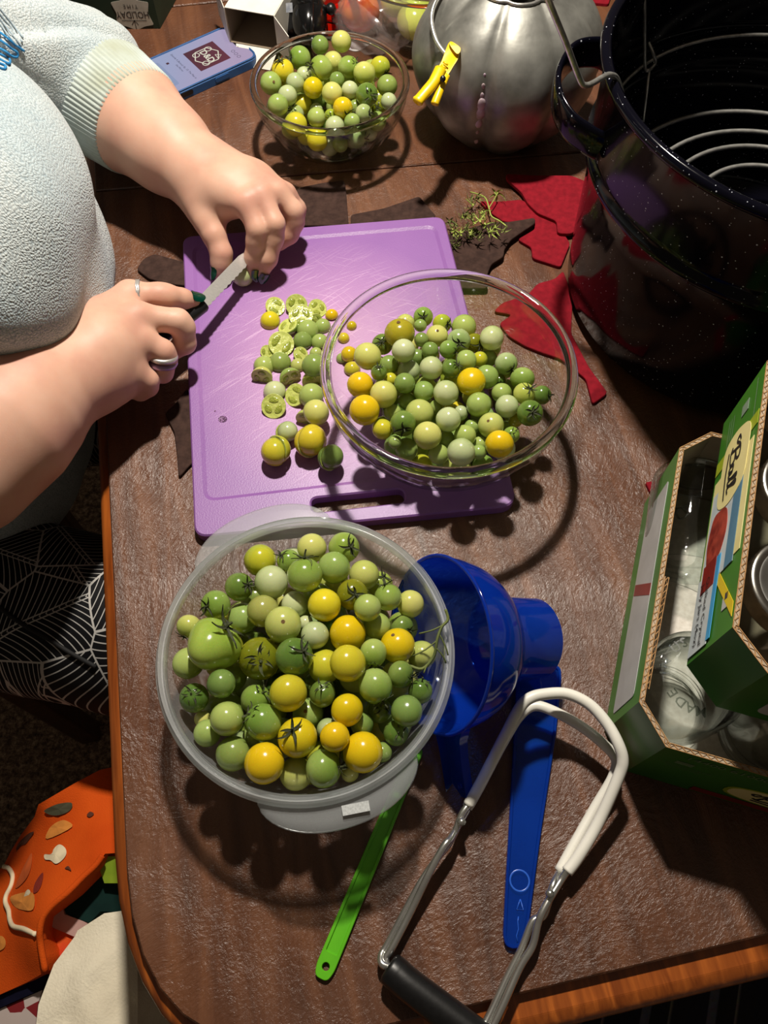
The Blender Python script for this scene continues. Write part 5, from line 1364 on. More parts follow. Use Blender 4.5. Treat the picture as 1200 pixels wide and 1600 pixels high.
M_FUN = blue_mat('blue_plastic', (.16, .34, .80), (18, 72, 200), .55)
M_STK = blue_mat('blue_clear_plastic', (.24, .48, .88), (24, 92, 214), .42)
fc = at(681, 1006, .071)
fax = unit(np.array([.86, .20, -.47]))
fun = empty('canning_funnel', (fc[0] + .04, fc[1], .0)); tag(fun, 'blue plastic canning funnel lying on its side against the plastic tub', 'funnel')
fx, fy, fz = frame_from_z(fax)
fp = smooth_path([np.array([r, t, 0]) for r, t in [(.0645, 0), (.0637, .004), (.0612, .016), (.0565, .030), (.0480, .042), (.040, .049), (.0345, .053)]], 4)
prof = [(p[0], p[1]) for p in fp] + [(.0335, .056), (.0328, .062), (.0312, .094), (.0300, .094), (.0316, .062), (.0325, .055)] + [(p[0] - .0012, p[1]) for p in fp[::-1]] + [(.0645, 0)]
make('cone', xf(lathe(prof, 80), (fx, fy, fz, fc)), M_FUN, fun, sharp=45)
make('rim', xf(lathe([(.0638 + .0014 * math.cos(a), .0008 + .0014 * math.sin(a)) for a in np.linspace(0, 6.2832, 9)], 80), (fx, fy, fz, fc)), M_FUN, fun)
# trough-shaped handle tab leaving the rim towards the viewer
dn = -_UP - fax * ((-_UP) @ fax); dn = unit(dn); sd = unit(np.cross(fax, dn))
dn2 = unit(dn + fax * .22)
V, Fs = [], []
for i, (l, w) in enumerate([(.0600, .021), (.069, .0155), (.083, .0135), (.100, .0132), (.119, .0130)]):
    for j, (u, dep) in enumerate([(-1, -.0055), (-1, .0015), (-.4, .0035), (.4, .0035), (1, .0015), (1, -.0055)]):
        V.append(fc + dn2 * l + sd * (w * u) + fax * (dep + .003 - (.06 - l) * 0))
for i in range(4):
    for j in range(5): Fs.append([i * 6 + j, i * 6 + j + 1, i * 6 + 7 + j, i * 6 + 6 + j])
make('handle_tab', (V, Fs), M_FUN, fun, sharp=35)
hole = fc + dn2 * .111 + sd * .006 + fax * .006
make('hang_hole', xf(lathe([(.0016, -.001), (.0026, -.001), (.0026, .0004), (.0016, .0004), (.0016, -.001)], 16), (*frame_from_z(-fax), hole)), M_STK, fun)

# ------------------------------------------------------------------ blue headspace tool and green lid wand
out_ = [(808, 1040), (822, 1016), (851, 1018), (854, 1036), (876, 1042), (877, 1062), (868, 1150), (845, 1300), (823, 1465), (816, 1478), (803, 1483), (790, 1478), (786, 1462), (790, 1380), (801, 1190), (806, 1090)]
tp = [tuple(p[:2]) for p in ats(out_, .004)]
tool = empty('bubble_tool', at(822, 1250, 0)); tag(tool, 'flat translucent blue bubble remover stick lying under the jar lifter', 'kitchen tool')
if area2(tp) < 0: tp = tp[::-1]
tpr = round_poly(tp, .004, 4)
make('blade', slab(tpr, .0004, .0032, .0004), M_STK, tool, smooth=False)
make('raised_edge', slab(tpr, .0032, .0052, .0004, holes=[inset(tpr, .0022)]), M_STK, tool, smooth=False)
em_ = [xf(lathe([(.0062, 0), (.0068, .0003), (.0074, 0)], 24), ((1, 0, 0), (0, 1, 0), (0, 0, 1), at(812, 1376, .0034)))]
tri = ats([(813, 1405), (807, 1421), (818, 1422), (813, 1405)], .0035)
em_.append(tube(tri, .0004, 5)); em_.append(tube(ats([(810, 1432, .0035), (809, 1440, .0035), (810, 1452, .0035), (807, 1462, .0035), (809, 1472, .0035)]), .0004, 5))
make('embossed_marks', join(*em_), pm('pale_blue_relief', (44, 98, 200), (34, 84, 186), 90, .3), tool)
M_GRN = pm('lime_plastic', (96, 186, 22), (84, 170, 16), 40, .38)
wa, wb = at(652, 1166, .004)[:2], at(508, 1513, .004)[:2]
wd_ = unit(wb - wa); wn = np.array([-wd_[1], wd_[0]]); wl = np.linalg.norm(wb - wa)


def wpt(s, t): return tuple(wa + wd_ * s + wn * t)


wout = round_poly([wpt(0, -.0058), wpt(wl * .9, -.0066), wpt(wl, -.0066), wpt(wl + .0068, -.0045), wpt(wl + .0068, .0045), wpt(wl, .0066), wpt(wl * .9, .0066), wpt(0, .0058)], .005, 5)
whole = [wpt(wl - .001 + .0026 * math.cos(a), .0026 * math.sin(a)) for a in np.linspace(0, 6.2832, 17)[:-1]]
wand = empty('lid_wand', (*wpt(wl / 2, 0), 0)); tag(wand, 'bright green plastic lid lifting wand sticking out under the plastic tub', 'kitchen tool')
make('strip', slab(wout, .0004, .0026, .0004, holes=[whole]), M_GRN, wand, smooth=False)
wtr = round_poly([wpt(.004, -.0036), wpt(wl - .010, -.0042), wpt(wl - .010, .0042), wpt(.004, .0036)], .001, 2)
make('side_ridge', slab(wout, .0026, .0040, .0004, holes=[whole, wtr]), M_GRN, wand, smooth=False)

# ------------------------------------------------------------------ jar lifter
M_CHR = pm('chromed_wire', (226, 226, 220), (206, 206, 202), 60, .24, .92)
M_WHT = pm('white_vinyl_dip', (232, 230, 220), (222, 220, 210), 30, .38, coat=.2)
M_GRIP = pm('black_vinyl_grip', (20, 20, 21), (14, 14, 15), 300, .38, bmp=.2, bdist=.0003)
lo = at(760, 1330, 0)
lift = empty('jar_lifter', lo); tag(lift, 'wire jar lifter with white dipped jaws and black grips', 'jar lifter')
up1 = ats([(732, 1258, .020), (752, 1222, .026), (790, 1148, .040), (811, 1108, .048), (826, 1092, .051), (848, 1085, .051), (885, 1084, .050), (920, 1100, .050), (948, 1130, .049), (966, 1162, .048), (973, 1188, .044), (966, 1215, .038), (935, 1285, .024), (904, 1338, .018), (886, 1362, .016)])
lo1 = ats([(730, 1262, .010), (750, 1226, .012), (789, 1154, .019), (812, 1118, .024), (834, 1103, .026), (862, 1110, .027), (905, 1133, .026), (940, 1160, .025), (962, 1185, .023), (958, 1214, .020), (930, 1262, .014), (900, 1315, .011), (874, 1362, .009)])
RW = .0042
make('jaw', tube(smooth_path(up1, 6), RW, 12), M_WHT, lift)
make('jaw', tube(smooth_path(lo1, 6), RW * .95, 12), M_WHT, lift)
R2 = .0026
for pts in ([(733, 1256, .020), (722, 1272, .020), (712, 1298, .016), (700, 1320, .013), (684, 1340, .014), (660, 1375, .012), (634, 1422, .009), (604, 1478, .007), (596, 1492, .008), (597, 1506, .011), (612, 1512, .011)],
            [(731, 1264, .010), (716, 1290, .013), (704, 1310, .019), (694, 1322, .021), (672, 1362, .018), (642, 1424, .012), (612, 1482, .010), (603, 1496, .0095), (604, 1508, .010)]):
    make('rod', tube(smooth_path(ats(pts), 6), R2, 10), M_CHR, lift)
for pts in ([(886, 1361, .016), (876, 1376, .014), (860, 1402, .016), (846, 1428, .016), (840, 1445, .014), (832, 1478, .012), (812, 1512, .010), (786, 1570, .009), (762, 1620, .008)],
            [(874, 1362, .009), (864, 1384, .015), (856, 1412, .012), (848, 1432, .009), (832, 1440, .0085), (815, 1482, .007), (792, 1528, .006), (768, 1580, .006), (748, 1620, .007)]):
    make('rod', tube(smooth_path(ats(pts), 6), R2, 10), M_CHR, lift)
for q_ in ([(716, 1284, .008), (722, 1284, .026)], [(857, 1396, .006), (860, 1396, .022)]): make('pivot', tube(ats(q_), .0028, 8), M_CHR, lift)
g0, g1, g2 = at(606, 1510, .0115), at(640, 1540, .0125), at(762, 1632, .0125)
gp = smooth_path([g0, g0 * .6 + g1 * .4, g1, (g1 + g2) / 2, g2, g2 + (g2 - g1) * .25], 6)
make('grip', tube(gp, [.0068, .0092, .0100, .0103, .0104] + [.0106] * (len(gp) - 6) + [.009], 16), M_GRIP, lift, sharp=60)

# ------------------------------------------------------------------ jars
M_JAR = glassy('jar_glass', (.93, .95, .94), (.36, .40, .37), gloss=1.6, edge_pow=.45)
M_EMB = glassy('jar_glass_relief', (.50, .53, .50), (.22, .25, .22), gloss=3.5)
JAR = smooth_path([np.array([r, z, 0]) for r, z in [(0, .0025), (.018, .002), (.026, .0), (.030, .001), (.0335, .005), (.035, .012), (.0352, .04), (.0345, .062), (.0325, .070), (.0305, .0735)]], 4)
JARP = [(p[0], p[1]) for p in JAR] + [(.0298, .0745), (.0296, .0765), (.0308, .0775), (.0308, .079), (.0297, .080), (.0297, .0815), (.0308, .0825), (.0308, .084), (.0296, .085), (.0296, .0875), (.0300, .0885), (.0290, .0895), (.0272, .0895), (.0266, .088), (.0266, .079), (.0275, .0735), (.0315, .066), (.0325, .055), (.0325, .012), (.029, .006), (.018, .005), (0, .0055)]


def jar(label, O, axis, text=None, band=False, spin=0.0):
    x, y, z = frame_from_z(axis)
    ca, sa = math.cos(spin), math.sin(spin)
    x, y = x * ca + y * sa, -x * sa + y * ca
    M = (x, y, z, np.asarray(O, float))
    r = empty('glass_jar', O); tag(r, label, 'jar', 'glass jars in the trays')
    make('jar_wall', xf(lathe(JARP, 56), M), M_JAR, r)
    if text:
        g = []
        for k, ch in enumerate(text):
            if ch == ' ': continue
            a = math.radians(-78 + k * 16.5)
            g.append(xf(text_geo(ch, .0098, 0, bold=.012), ((-math.sin(a), math.cos(a), 0), (math.cos(a), math.sin(a), 0), (0, 0, -1), (.0245 * math.cos(a), .0245 * math.sin(a), -.0009))))
        make('embossed_lettering', xf(join(*g), M), M_EMB, r, smooth=False)
    if band == 'leaf':
        g = []
        for pts in ([(-.010, .0), (-.004, .004), (.004, .004), (.012, .0)], [(-.004, .004), (-.009, .010), (-.004, .014), (-.001, .008), (-.004, .004)], [(.004, .004), (.001, .011), (.006, .015), (.009, .009), (.004, .004)]):
            path = []
            for a, b in pts:
                th = a / .0352
                path.append((.0356 * math.cos(th), .0356 * math.sin(th), .048 + b))
            g.append(tube(smooth_path([np.array(p) for p in path], 5), .0008, 6))
        make('embossed_leaf', xf(join(*g), M), M_EMB, r)
    return r, M


def corrug(pts, th=.0036, side=1):
    """raw corrugated board edge along a polyline: two paper liners with a zigzag between them"""
    V, Fs = [], []
    for a, b in zip(pts[:-1], pts[1:]):
        a, b = np.asarray(a), np.asarray(b)
        d = unit(b - a); nn = unit(np.cross([0, 0, 1.0], d)) * side; L = np.linalg.norm(b - a); k = max(2, int(L / .0026))
        for o0, o1 in ((0, .0005), (th - .0005, th)):
            n = len(V)
            for p in (a, b):
                V += [p + nn * o0, p + nn * o1, p + nn * o1 + np.array([0, 0, .0007]), p + nn * o0 + np.array([0, 0, .0007])]
            Fs += [[n, n + 4, n + 7, n + 3], [n + 1, n + 2, n + 6, n + 5], [n + 2, n + 3, n + 7, n + 6]]
        n = len(V)
        for i in range(k + 1):
            o_ = .0008 if i % 2 else th - .0008
            p = a + d * (L * i / k) + nn * o_
            V += [p - d * .0002 - nn * .0002, p - d * .0002 - nn * .0002 + np.array([0, 0, .0006]), p + d * .0002 + nn * .0002 + np.array([0, 0, .0006])]
        for i in range(k): Fs += [[n + 3 * i, n + 3 * i + 3, n + 3 * i + 4, n + 3 * i + 1], [n + 3 * i + 1, n + 3 * i + 4, n + 3 * i + 5, n + 3 * i + 2]]
    return V, Fs


M_BOXG = pm('green_printed_card', (62, 128, 34), (48, 108, 26), 14, .42)
M_BOXD = pm('shaded_green_printed_card', (50, 118, 36), (40, 102, 30), 14, .40)  # same green print as the left wall, slight shade mixed into the colour
M_KRAFT = pm('brown_corrugated_edge', (184, 142, 92), (130, 92, 52), 400, .8)
M_LINER = pm('inner_board', (176, 160, 138), (156, 138, 114), 30, .75)
M_GREYP = pm('pale_grey_print', (186, 188, 186), (172, 174, 172), 40, .45)
M_CREAM = pm('cream_print', (232, 222, 158), (224, 212, 142), 40, .45)
M_LIME = pm('yellow_green_print', (160, 176, 40), (146, 164, 34), 40, .45)
M_BLUP = pm('blue_print', (84, 132, 158), (70, 116, 146), 40, .45)
M_SKY = pm('sky_blue_print', (66, 164, 214), (58, 150, 204), 40, .45)
M_REDPR = pm('dark_red_print', (140, 34, 26), (122, 26, 20), 40, .45)
M_JAM = pm('jam_picture', (178, 70, 52), (120, 34, 28), 120, .45)
M_YELP = pm('yellow_print', (222, 196, 36), (212, 184, 28), 40, .45)
M_PALEW = pm('pale_picture', (206, 214, 214), (184, 196, 200), 60, .45)
M_TOWEL = pm('paper_towel', (232, 228, 218), (214, 208, 196), 240, .85, bmp=.6, bdist=.0008)

BALL_S = [[(-.9, .5), (-1.15, .35), (-1.0, .15), (-.75, .45), (-.55, .55), (-.2, .5), (-.25, .25), (-.6, .12), (-.25, .08), (-.2, -.25), (-.7, -.35), (-.95, -.2)], [(-.62, .5), (-.78, -.32)], [(.18, .02), (-.05, .08), (-.1, -.2), (.08, -.3), (.2, .05), (.22, -.28), (.4, -.2)], [(.4, -.2), (.62, .42), (.5, .45), (.48, -.25), (.66, -.25)], [(.66, -.25), (.9, .42), (.78, .45), (.74, -.25), (1.0, -.2)], [(-.9, -.55), (0, -.62), (1.1, -.52)]]


def ball_script(sc, w=.11):
    return join(*[xf(stroke2(q, w, 6), ((sc, 0, 0), (0, sc, 0), (0, 0, 1), (0, 0, 0))) for q in BALL_S])


def tray(label, pts, z0, h, left_mat, front_mat):
    """open-topped board tray; pts = outer corners: left back, left front, chamfer end, right front, right back, (back chamfer)"""
    r = empty('jar_tray', (*np.mean(np.array([p[:2] for p in pts]), 0), z0)); tag(r, label, 'jar tray')
    P3 = [np.array([p[0], p[1], z0]) for p in pts]
    n = len(P3); th = .0036
    poly = [tuple(p[:2]) for p in P3]
    inn_ = inset(poly, th) if area2(poly) > 0 else inset(poly[::-1], th)[::-1]
    for i in range(n):
        j = (i + 1) % n
        a, b = P3[i], P3[j]; ia, ib = np.array([*inn_[i], z0]), np.array([*inn_[j], z0]); H_ = np.array([0, 0, h])
        V = [a, b, ib, ia, a + H_, b + H_, ib + H_, ia + H_]
        Fq = [[0, 3, 2, 1], [0, 1, 5, 4], [1, 2, 6, 5], [2, 3, 7, 6], [3, 0, 4, 7], [4, 5, 6, 7]]
        mt = left_mat if i == 0 else front_mat
        make('side_panel', (V, Fq), [mt, M_LINER], r, smooth=False, idx=[1, 0, 1, 1, 1, 1])
    top_ = [p + np.array([0, 0, h]) for p in P3]
    make('cut_edge', corrug(top_ + [top_[0]], th, 1), M_KRAFT, r, smooth=False)
    make('tray_floor', slab(inset(poly, .001) if area2(poly) > 0 else inset(poly[::-1], .001), z0 + .0005, z0 + .003), M_LINER, r, smooth=False)
    return r


def face(a, b, z0, h):
    """(u along a->b in m, v up) -> frame on the outside of a tray wall"""
    X = unit(np.array([b[0] - a[0], b[1] - a[1], 0])); return np.array([a[0], a[1], z0]), X, np.array([0, 0, 1.0])


def stick(name, parent, fr, geo, u, v, mat, lift_=.0005):
    O, X, Y = fr
    return make(name, on_plane(geo, O + X * u + Y * v, X, Y, lift_ * .4), mat, parent, smooth=False)


# lower tray: back left, front left, chamfer, front right, back right, back chamfer
lt = [at(1007, 787), at(944, 1143), at(979, 1205)]
fd = unit((at(1200, 1271) - lt[2])); ld = unit(lt[0] - lt[1])
lt += [lt[2] + fd * .27]; lt += [lt[3] + ld * .255]; lt += [lt[0] + fd * .022 + ld * .022]
LH = .093
low = tray('lower green cardboard jar tray holding upturned glass jars, right of the jar lifter', lt, .0004, LH, M_BOXG, M_BOXD)
fl_ = face(lt[0], lt[1], .0004, LH); Ll = np.linalg.norm(lt[1] - lt[0])
lbl = stick('printed_label', low, fl_, plate2(round_poly([(0, 0), (Ll * .86, 0), (Ll * .86, .055), (0, .055)], .004, 3), .0003), Ll * .10, .022, M_GREYP)
stick('label_mark', lbl, fl_, plate2([(0, 0), (.010, 0), (.030, .052), (.020, .052)], .0003), Ll * .44, .0235, M_REDPR, .0009)
stick('label_text', lbl, fl_, join(*[quad2(0, Ll * .26, k * .006, k * .006 + .0011) for k in range(7)]), Ll * .14, .029, pm('faint_grey_print', (150, 152, 152), None, 40, .5), .0009)
lq0, lq1 = at(1036, 900, LH), at(1004, 1074, LH)
ldv = unit(lq1 - lq0); lnv = np.array([ldv[1], -ldv[0], 0]) * -1.0
lv = [lq0, lq1, lq1 + fd * .0014, lq0 + fd * .0014]
make('board_liner', ([*[np.array([p[0], p[1], .006]) for p in lv], *lv], [[0, 3, 2, 1], [4, 5, 6, 7], [0, 1, 5, 4], [1, 2, 6, 5], [2, 3, 7, 6], [3, 0, 4, 7]]), M_LINER, low, smooth=False)
make('cut_edge', corrug([lq0 + fd * .0014, lq1 + fd * .0014], .003, 1), M_KRAFT, low, smooth=False)
ff_ = face(lt[2], lt[3], .0004, LH)
ov = [(.036 * math.cos(a), .017 * math.sin(a)) for a in np.linspace(0, 6.2832, 33)[:-1]]
ov = [(x, math.copysign(abs(y / .017) ** .7, y) * .017) for x, y in ov]
o1 = stick('brand_oval', low, ff_, plate2([(x * 1.08, y * 1.12) for x, y in ov], .0003), .098, .037, M_LIME)
stick('brand_oval', low, ff_, plate2(ov, .0003), .098, .037, M_CREAM, .0009)
stick('brand_script', o1, ff_, ball_script(.019), .098, .037, M_INKB, .0024)
stick('print_band', low, ff_, plate2([(0, 0), (.13, 0), (.13, .011), (0, .011)], .0003), .045, .004, M_REDPR)
M_DIMP = pm('dull_green_print', (104, 138, 96), (92, 126, 86), 60, .5)
stick('stock_number', low, ff_, text_geo('14400 61000', .0105, 0), .044, .083, M_DIMP, .001)
stick('small_print', low, ff_, join(text_geo('AVAILABLE ONLINE', .0042, 0), xf(text_geo('FOR RECIPES', .0042, 0), ((1, 0, 0), (0, 1, 0), (0, 0, 1), (0, -.005, 0))), quad2(-.009, .003, .005, .0125)), .024, .058, M_DIMP, .0006)
pt = slab(inset([tuple(p[:2]) for p in lt] if area2([tuple(p[:2]) for p in lt]) > 0 else [tuple(p[:2]) for p in lt][::-1], .006), .0036, .0050)
o = make('paper_towel', pt, M_TOWEL, loc=(*np.mean(np.array([p[:2] for p in lt]), 0), .0036), smooth=False); tag(o, 'white textured paper towel lining the bottom of the lower jar tray', 'paper towel')

# upper tray on top of the jars in the lower one
UZ, UH = .1005, .078
ut = [at(1131, 662, UZ), at(1073, 1040, UZ), at(1119, 1104, UZ)]
ut += [ut[2] + fd * .22]; ut += [ut[3] + ld * .235]; ut += [ut[0] + fd * .022 + ld * .022]
upp = tray('upper green cardboard tray of lidded jars stacked on the lower tray', ut, UZ, UH, M_BOXG, M_BOXD)
fu = face(ut[0], ut[1], UZ, UH); Lu = np.linalg.norm(ut[1] - ut[0])


def up_st(name, geo, u, v, mat, lf=.0005, parent=upp): return stick(name, parent, fu, geo, u * Lu, v, mat, lf)


up_st('picture_panel', plate2([(0, 0), (.088, 0), (.088, .070), (0, .070)], .0003), .30, .004, M_CREAM)
up_st('picture_band', plate2([(0, 0), (.080, 0), (.080, .058), (0, .058)], .0003), .36, .006, M_PALEW, .0009)
up_st('picture_band', plate2([(0, 0), (.080, 0), (.080, .014), (0, .014)], .0003), .36, .050, M_BLUP, .0013)
up_st('picture_band', plate2([(0, 0), (.012, 0), (.012, .076), (0, .076)], .0003), .20, .001, M_LIME)
up_st('jam_picture', plate2(round_poly([(0, .002), (.022, -.004), (.046, .002), (.043, .026), (.024, .034), (.004, .028)], .008, 4), .0003), .46, .012, M_JAM, .0016)
bo_ = up_st('brand_oval', plate2(round_poly([(-.030, -.022), (.024, -.024), (.032, 0), (.024, .026), (-.026, .028), (-.034, 0)], .016, 5), .0003), .33, .040, M_CREAM, .0019)
up_st('brand_script', ball_script(.0205), .33, .041, M_INKB, .0036, bo_)
up_st('text_panel', plate2([(0, 0), (.058, 0), (.058, .034), (0, .034)], .0003), .70, .002, M_PALEW, .0016)
up_st('text_panel', plate2([(0, 0), (.022, 0), (.022, .024), (0, .024)], .0003), .66, .010, M_REDPR, .0022)
up_st('text_panel', plate2([(0, 0), (.062, 0), (.062, .007), (0, .007)], .0003), .67, .035, M_SKY, .0022)
tq = up_st('box_text', join(text_geo('Quilted Crystal', .0082, 0), xf(text_geo('Jelly Jars (4oz)', .0082, 0), ((1, 0, 0), (0, 1, 0), (0, 0, 1), (0, -.0095, 0)))), .845, .0235, M_INKB, .0034)
up_st('yellow_stripe', plate2([(0, 0), (.010, 0), (.062, .050), (.052, .050)], .0003), .66, .026, M_YELP, .0009)
up_st('flag_print', plate2([(0, 0), (.010, 0), (.010, .009), (0, .009)], .0003), .86, .056, M_GREYP)
up_st('flag_print', plate2([(0, 0), (.005, 0), (.005, .005), (0, .005)], .0003), .855, .060, pm('navy_print', (30, 44, 96), None, 40, .5), .0009)
up_st('small_print', join(*[quad2(0, .026 - .004 * (k % 2), k * .0045, k * .0045 + .0016) for k in range(3)], ), .05, .016, M_DIMP, .0006)
up_st('small_print', quad2(0, .036, 0, .0018), .03, .066, M_DIMP, .0006)
up_st('print_patch', plate2([(0, 0), (.010, 0), (.010, .012), (0, .012)], .0003), .07, .042, pm('grey_green_print', (128, 150, 128), None, 40, .5), .0006)
fu2 = face(ut[2], ut[3], UZ, UH)
stick('front_label', upp, fu2, plate2(round_poly([(0, 0), (.15, 0), (.15, .05), (0, .05)], .006, 4), .0003), .020, .012, M_GREYP)

# jars
jc = at(1094, 1058, LH - .001); jar('upturned glass jar at the front left of the lower tray, embossed lettering on its base', (jc[0], jc[1], .0945), (0, 0, -1), 'MADE IN USA   NO.', spin=0)
j2 = jc + fd * .0735 - np.array([0, 0, 0]); jar('upturned glass jar at the lower tray\'s front, right of the embossed jar', (j2[0], j2[1], .0945), (0, 0, -1), None)
jb = at(1088, 742, .038); jm = at(1071, 905, .037)
ax = unit(np.array([jm[0] - jb[0], jm[1] - jb[1], 0.0]) + np.array([0, 0, -.004]))
jar('glass jar lying on its side at the back of the lower tray, leaf relief showing', jb, ax, None, 'leaf', spin=2.2)
hidden = jc + fd * .10 + ld * .155; jar('upturned glass jar at the back of the lower tray, under the upper tray', (hidden[0], hidden[1], .0945), (0, 0, -1), None)

M_BAND = pm('tinned_band', (206, 204, 196), (176, 174, 168), 120, .22, 1.0)
M_LIDT = pm('tinned_lid', (200, 200, 196), (160, 160, 156), 40, .3, .9)
M_AMB = pm('amber_label', (196, 128, 36), (150, 84, 18), 60, .4)


def lidded(label, c, ztop, amber=False):
    O = np.array([c[0], c[1], UZ + .0032])
    hgt = ztop - UZ - .0032
    r = empty('lidded_jar', O); tag(r, label, 'jar', 'lidded jars in the upper tray')
    s = hgt - .017
    make('jar_wall', lathe([(0, .003), (.026, 0), (.031, .004), (.033, .012), (.033, s - .008), (.031, s), (.0300, hgt - .002), (.0280, hgt - .002), (.030, s - .004), (.0305, .012), (.026, .006), (0, .006)], 48, O), M_JAR, r)
    n = 96; V = []; Fs = []
    prof_ = [(.0322, s + .001), (.0328, s + .0025), (.0322, s + .004), (.0318, s + .013), (.0322, s + .0155), (.0312, hgt), (.0268, hgt), (.0264, hgt - .0008)]
    for k in range(n):
        a = 2 * math.pi * k / n; kn = .00035 if k % 2 else 0
        for i, (rr_, zz) in enumerate(prof_): rr2 = rr_ + (kn if 1 < i < 5 else 0); V.append(O + np.array([rr2 * math.cos(a), rr2 * math.sin(a), zz]))
    m_ = len(prof_)
    for k in range(n):
        for i in range(m_ - 1): Fs.append([k * m_ + i, (k + 1) % n * m_ + i, (k + 1) % n * m_ + i + 1, k * m_ + i + 1])
    make('screw_band', (V, Fs), M_BAND, r)
    make('lid', lathe([(.0285, hgt - .0012), (.0262, hgt - .0006), (.0245, hgt - .0006), (.0232, hgt - .0018), (0, hgt - .0016)], 48, O), M_LIDT, r)
    if amber: make('lid_label', lathe([(.0195, hgt - .0016), (.0195, hgt - .0010), (0, hgt - .0009)], 40, O), M_AMB, r)
    return r


lz = UZ + .072
J0 = ut[1] + fd * .0415 + ld * .043
for k, (lab, am) in enumerate((('silver-lidded jar nearest the viewer in the upper tray', False), ('silver-lidded jar with an amber label, second from the front of the upper tray', True), ('silver-lidded jar at the back of the upper tray', False))):
    lidded(lab, J0 + ld * (.070 * k), lz + .003 * (k == 1), am)


# ------------------------------------------------------------------ the person: body grown as one smooth surface from tapered limbs
def sd_cone(P, a, b, ra, rb):
    ab = b - a; L2_ = ab @ ab + 1e-12
    t = np.clip(((P - a) @ ab) / L2_, 0, 1)
    return np.linalg.norm(P - a - t[:, None] * ab, axis=1) - (ra + (rb - ra) * t)


def sd_ell(P, c, r, X=None):
    q = P - c
    if X is not None: q = q @ np.array(X).T
    k0 = np.linalg.norm(q / r, axis=1); k1 = np.linalg.norm(q / (np.asarray(r) ** 2), axis=1)
    return k0 * (k0 - 1) / (k1 + 1e-9)


def smin(a, b, k):
    h = np.clip(.5 + .5 * (b - a) / k, 0, 1)
    return b + (a - b) * h - k * h * (1 - h)


def surface_nets(fn, lo, hi, h):
    lo = np.asarray(lo, float); n = np.ceil((np.asarray(hi) - lo) / h).astype(int) + 1
    ax = [lo[i] + h * np.arange(n[i]) for i in range(3)]
    D = np.empty(n, np.float32)
    YZ = np.stack(np.meshgrid(ax[1], ax[2], indexing='ij'), -1).reshape(-1, 2)
    step = max(1, int(120000 / len(YZ)))
    for i in range(0, n[0], step):
        xs = ax[0][i:i + step]
        Pq = np.concatenate([np.repeat(xs, len(YZ))[:, None], np.tile(YZ, (len(xs), 1))], 1)
        D[i:i + step] = fn(Pq).reshape(len(xs), n[1], n[2])
    S = D < 0
    c = np.zeros(tuple(n - 1), np.int8)
    for dx in (0, 1):
        for dy in (0, 1):
            for dz in (0, 1): c += S[dx:n[0] - 1 + dx, dy:n[1] - 1 + dy, dz:n[2] - 1 + dz]
    act = np.argwhere((c > 0) & (c < 8))
    ids = -np.ones(tuple(n - 1), np.int64); ids[tuple(act.T)] = np.arange(len(act))
    acc = np.zeros((len(act), 3)); cnt = np.zeros(len(act))
    corners = [(a, b, d) for a in (0, 1) for b in (0, 1) for d in (0, 1)]
    for p in corners:
        for axx in range(3):
            if p[axx]: continue
            q = list(p); q[axx] = 1
            d0 = D[tuple((act + p).T)]; d1 = D[tuple((act + q).T)]
            m = (d0 < 0) != (d1 < 0)
            t = np.where(m, d0 / np.where(d0 == d1, 1, d0 - d1), 0)
            pos = act + np.array(p, float); pos[:, axx] += t
            acc += np.where(m[:, None], pos, 0); cnt += m
    V = lo + h * acc / cnt[:, None]
    Fs = []
    for axx in range(3):
        o1, o2 = [i for i in range(3) if i != axx]
        s0 = [slice(None)] * 3; s1 = [slice(None)] * 3
        s0[axx] = slice(0, n[axx] - 1); s1[axx] = slice(1, n[axx])
        for o in (o1, o2): s0[o] = slice(1, n[o] - 1); s1[o] = slice(1, n[o] - 1)
        A, B = S[tuple(s0)], S[tuple(s1)]
        e = np.argwhere(A != B)
        if not len(e): continue
        off_ = np.zeros(3, int); off_[o1] = 1; off_[o2] = 1
        e2 = e + off_
        fl2 = A[tuple(e.T)]
        def cell(d1, d2):
            q = e2.copy(); q[:, o1] -= d1; q[:, o2] -= d2
            return ids[tuple(q.T)]
        Q4 = np.stack([cell(1, 1), cell(0, 1), cell(0, 0), cell(1, 0)], 1)
        flip = fl2 if axx != 1 else ~fl2
        Q4 = np.where(flip[:, None], Q4, Q4[:, ::-1])
        Fs.append(Q4[(Q4 >= 0).all(1)])
    return V, np.concatenate(Fs)


def chain(P, pts, k=.004):
    d = None
    for (a, ra), (b, rb) in zip(pts[:-1], pts[1:]):
        e = sd_cone(P, a, b, ra, rb)
        d = e if d is None else smin(d, e, k)
    return d


def J(px, py, z, r): return (at(px, py, z), r)


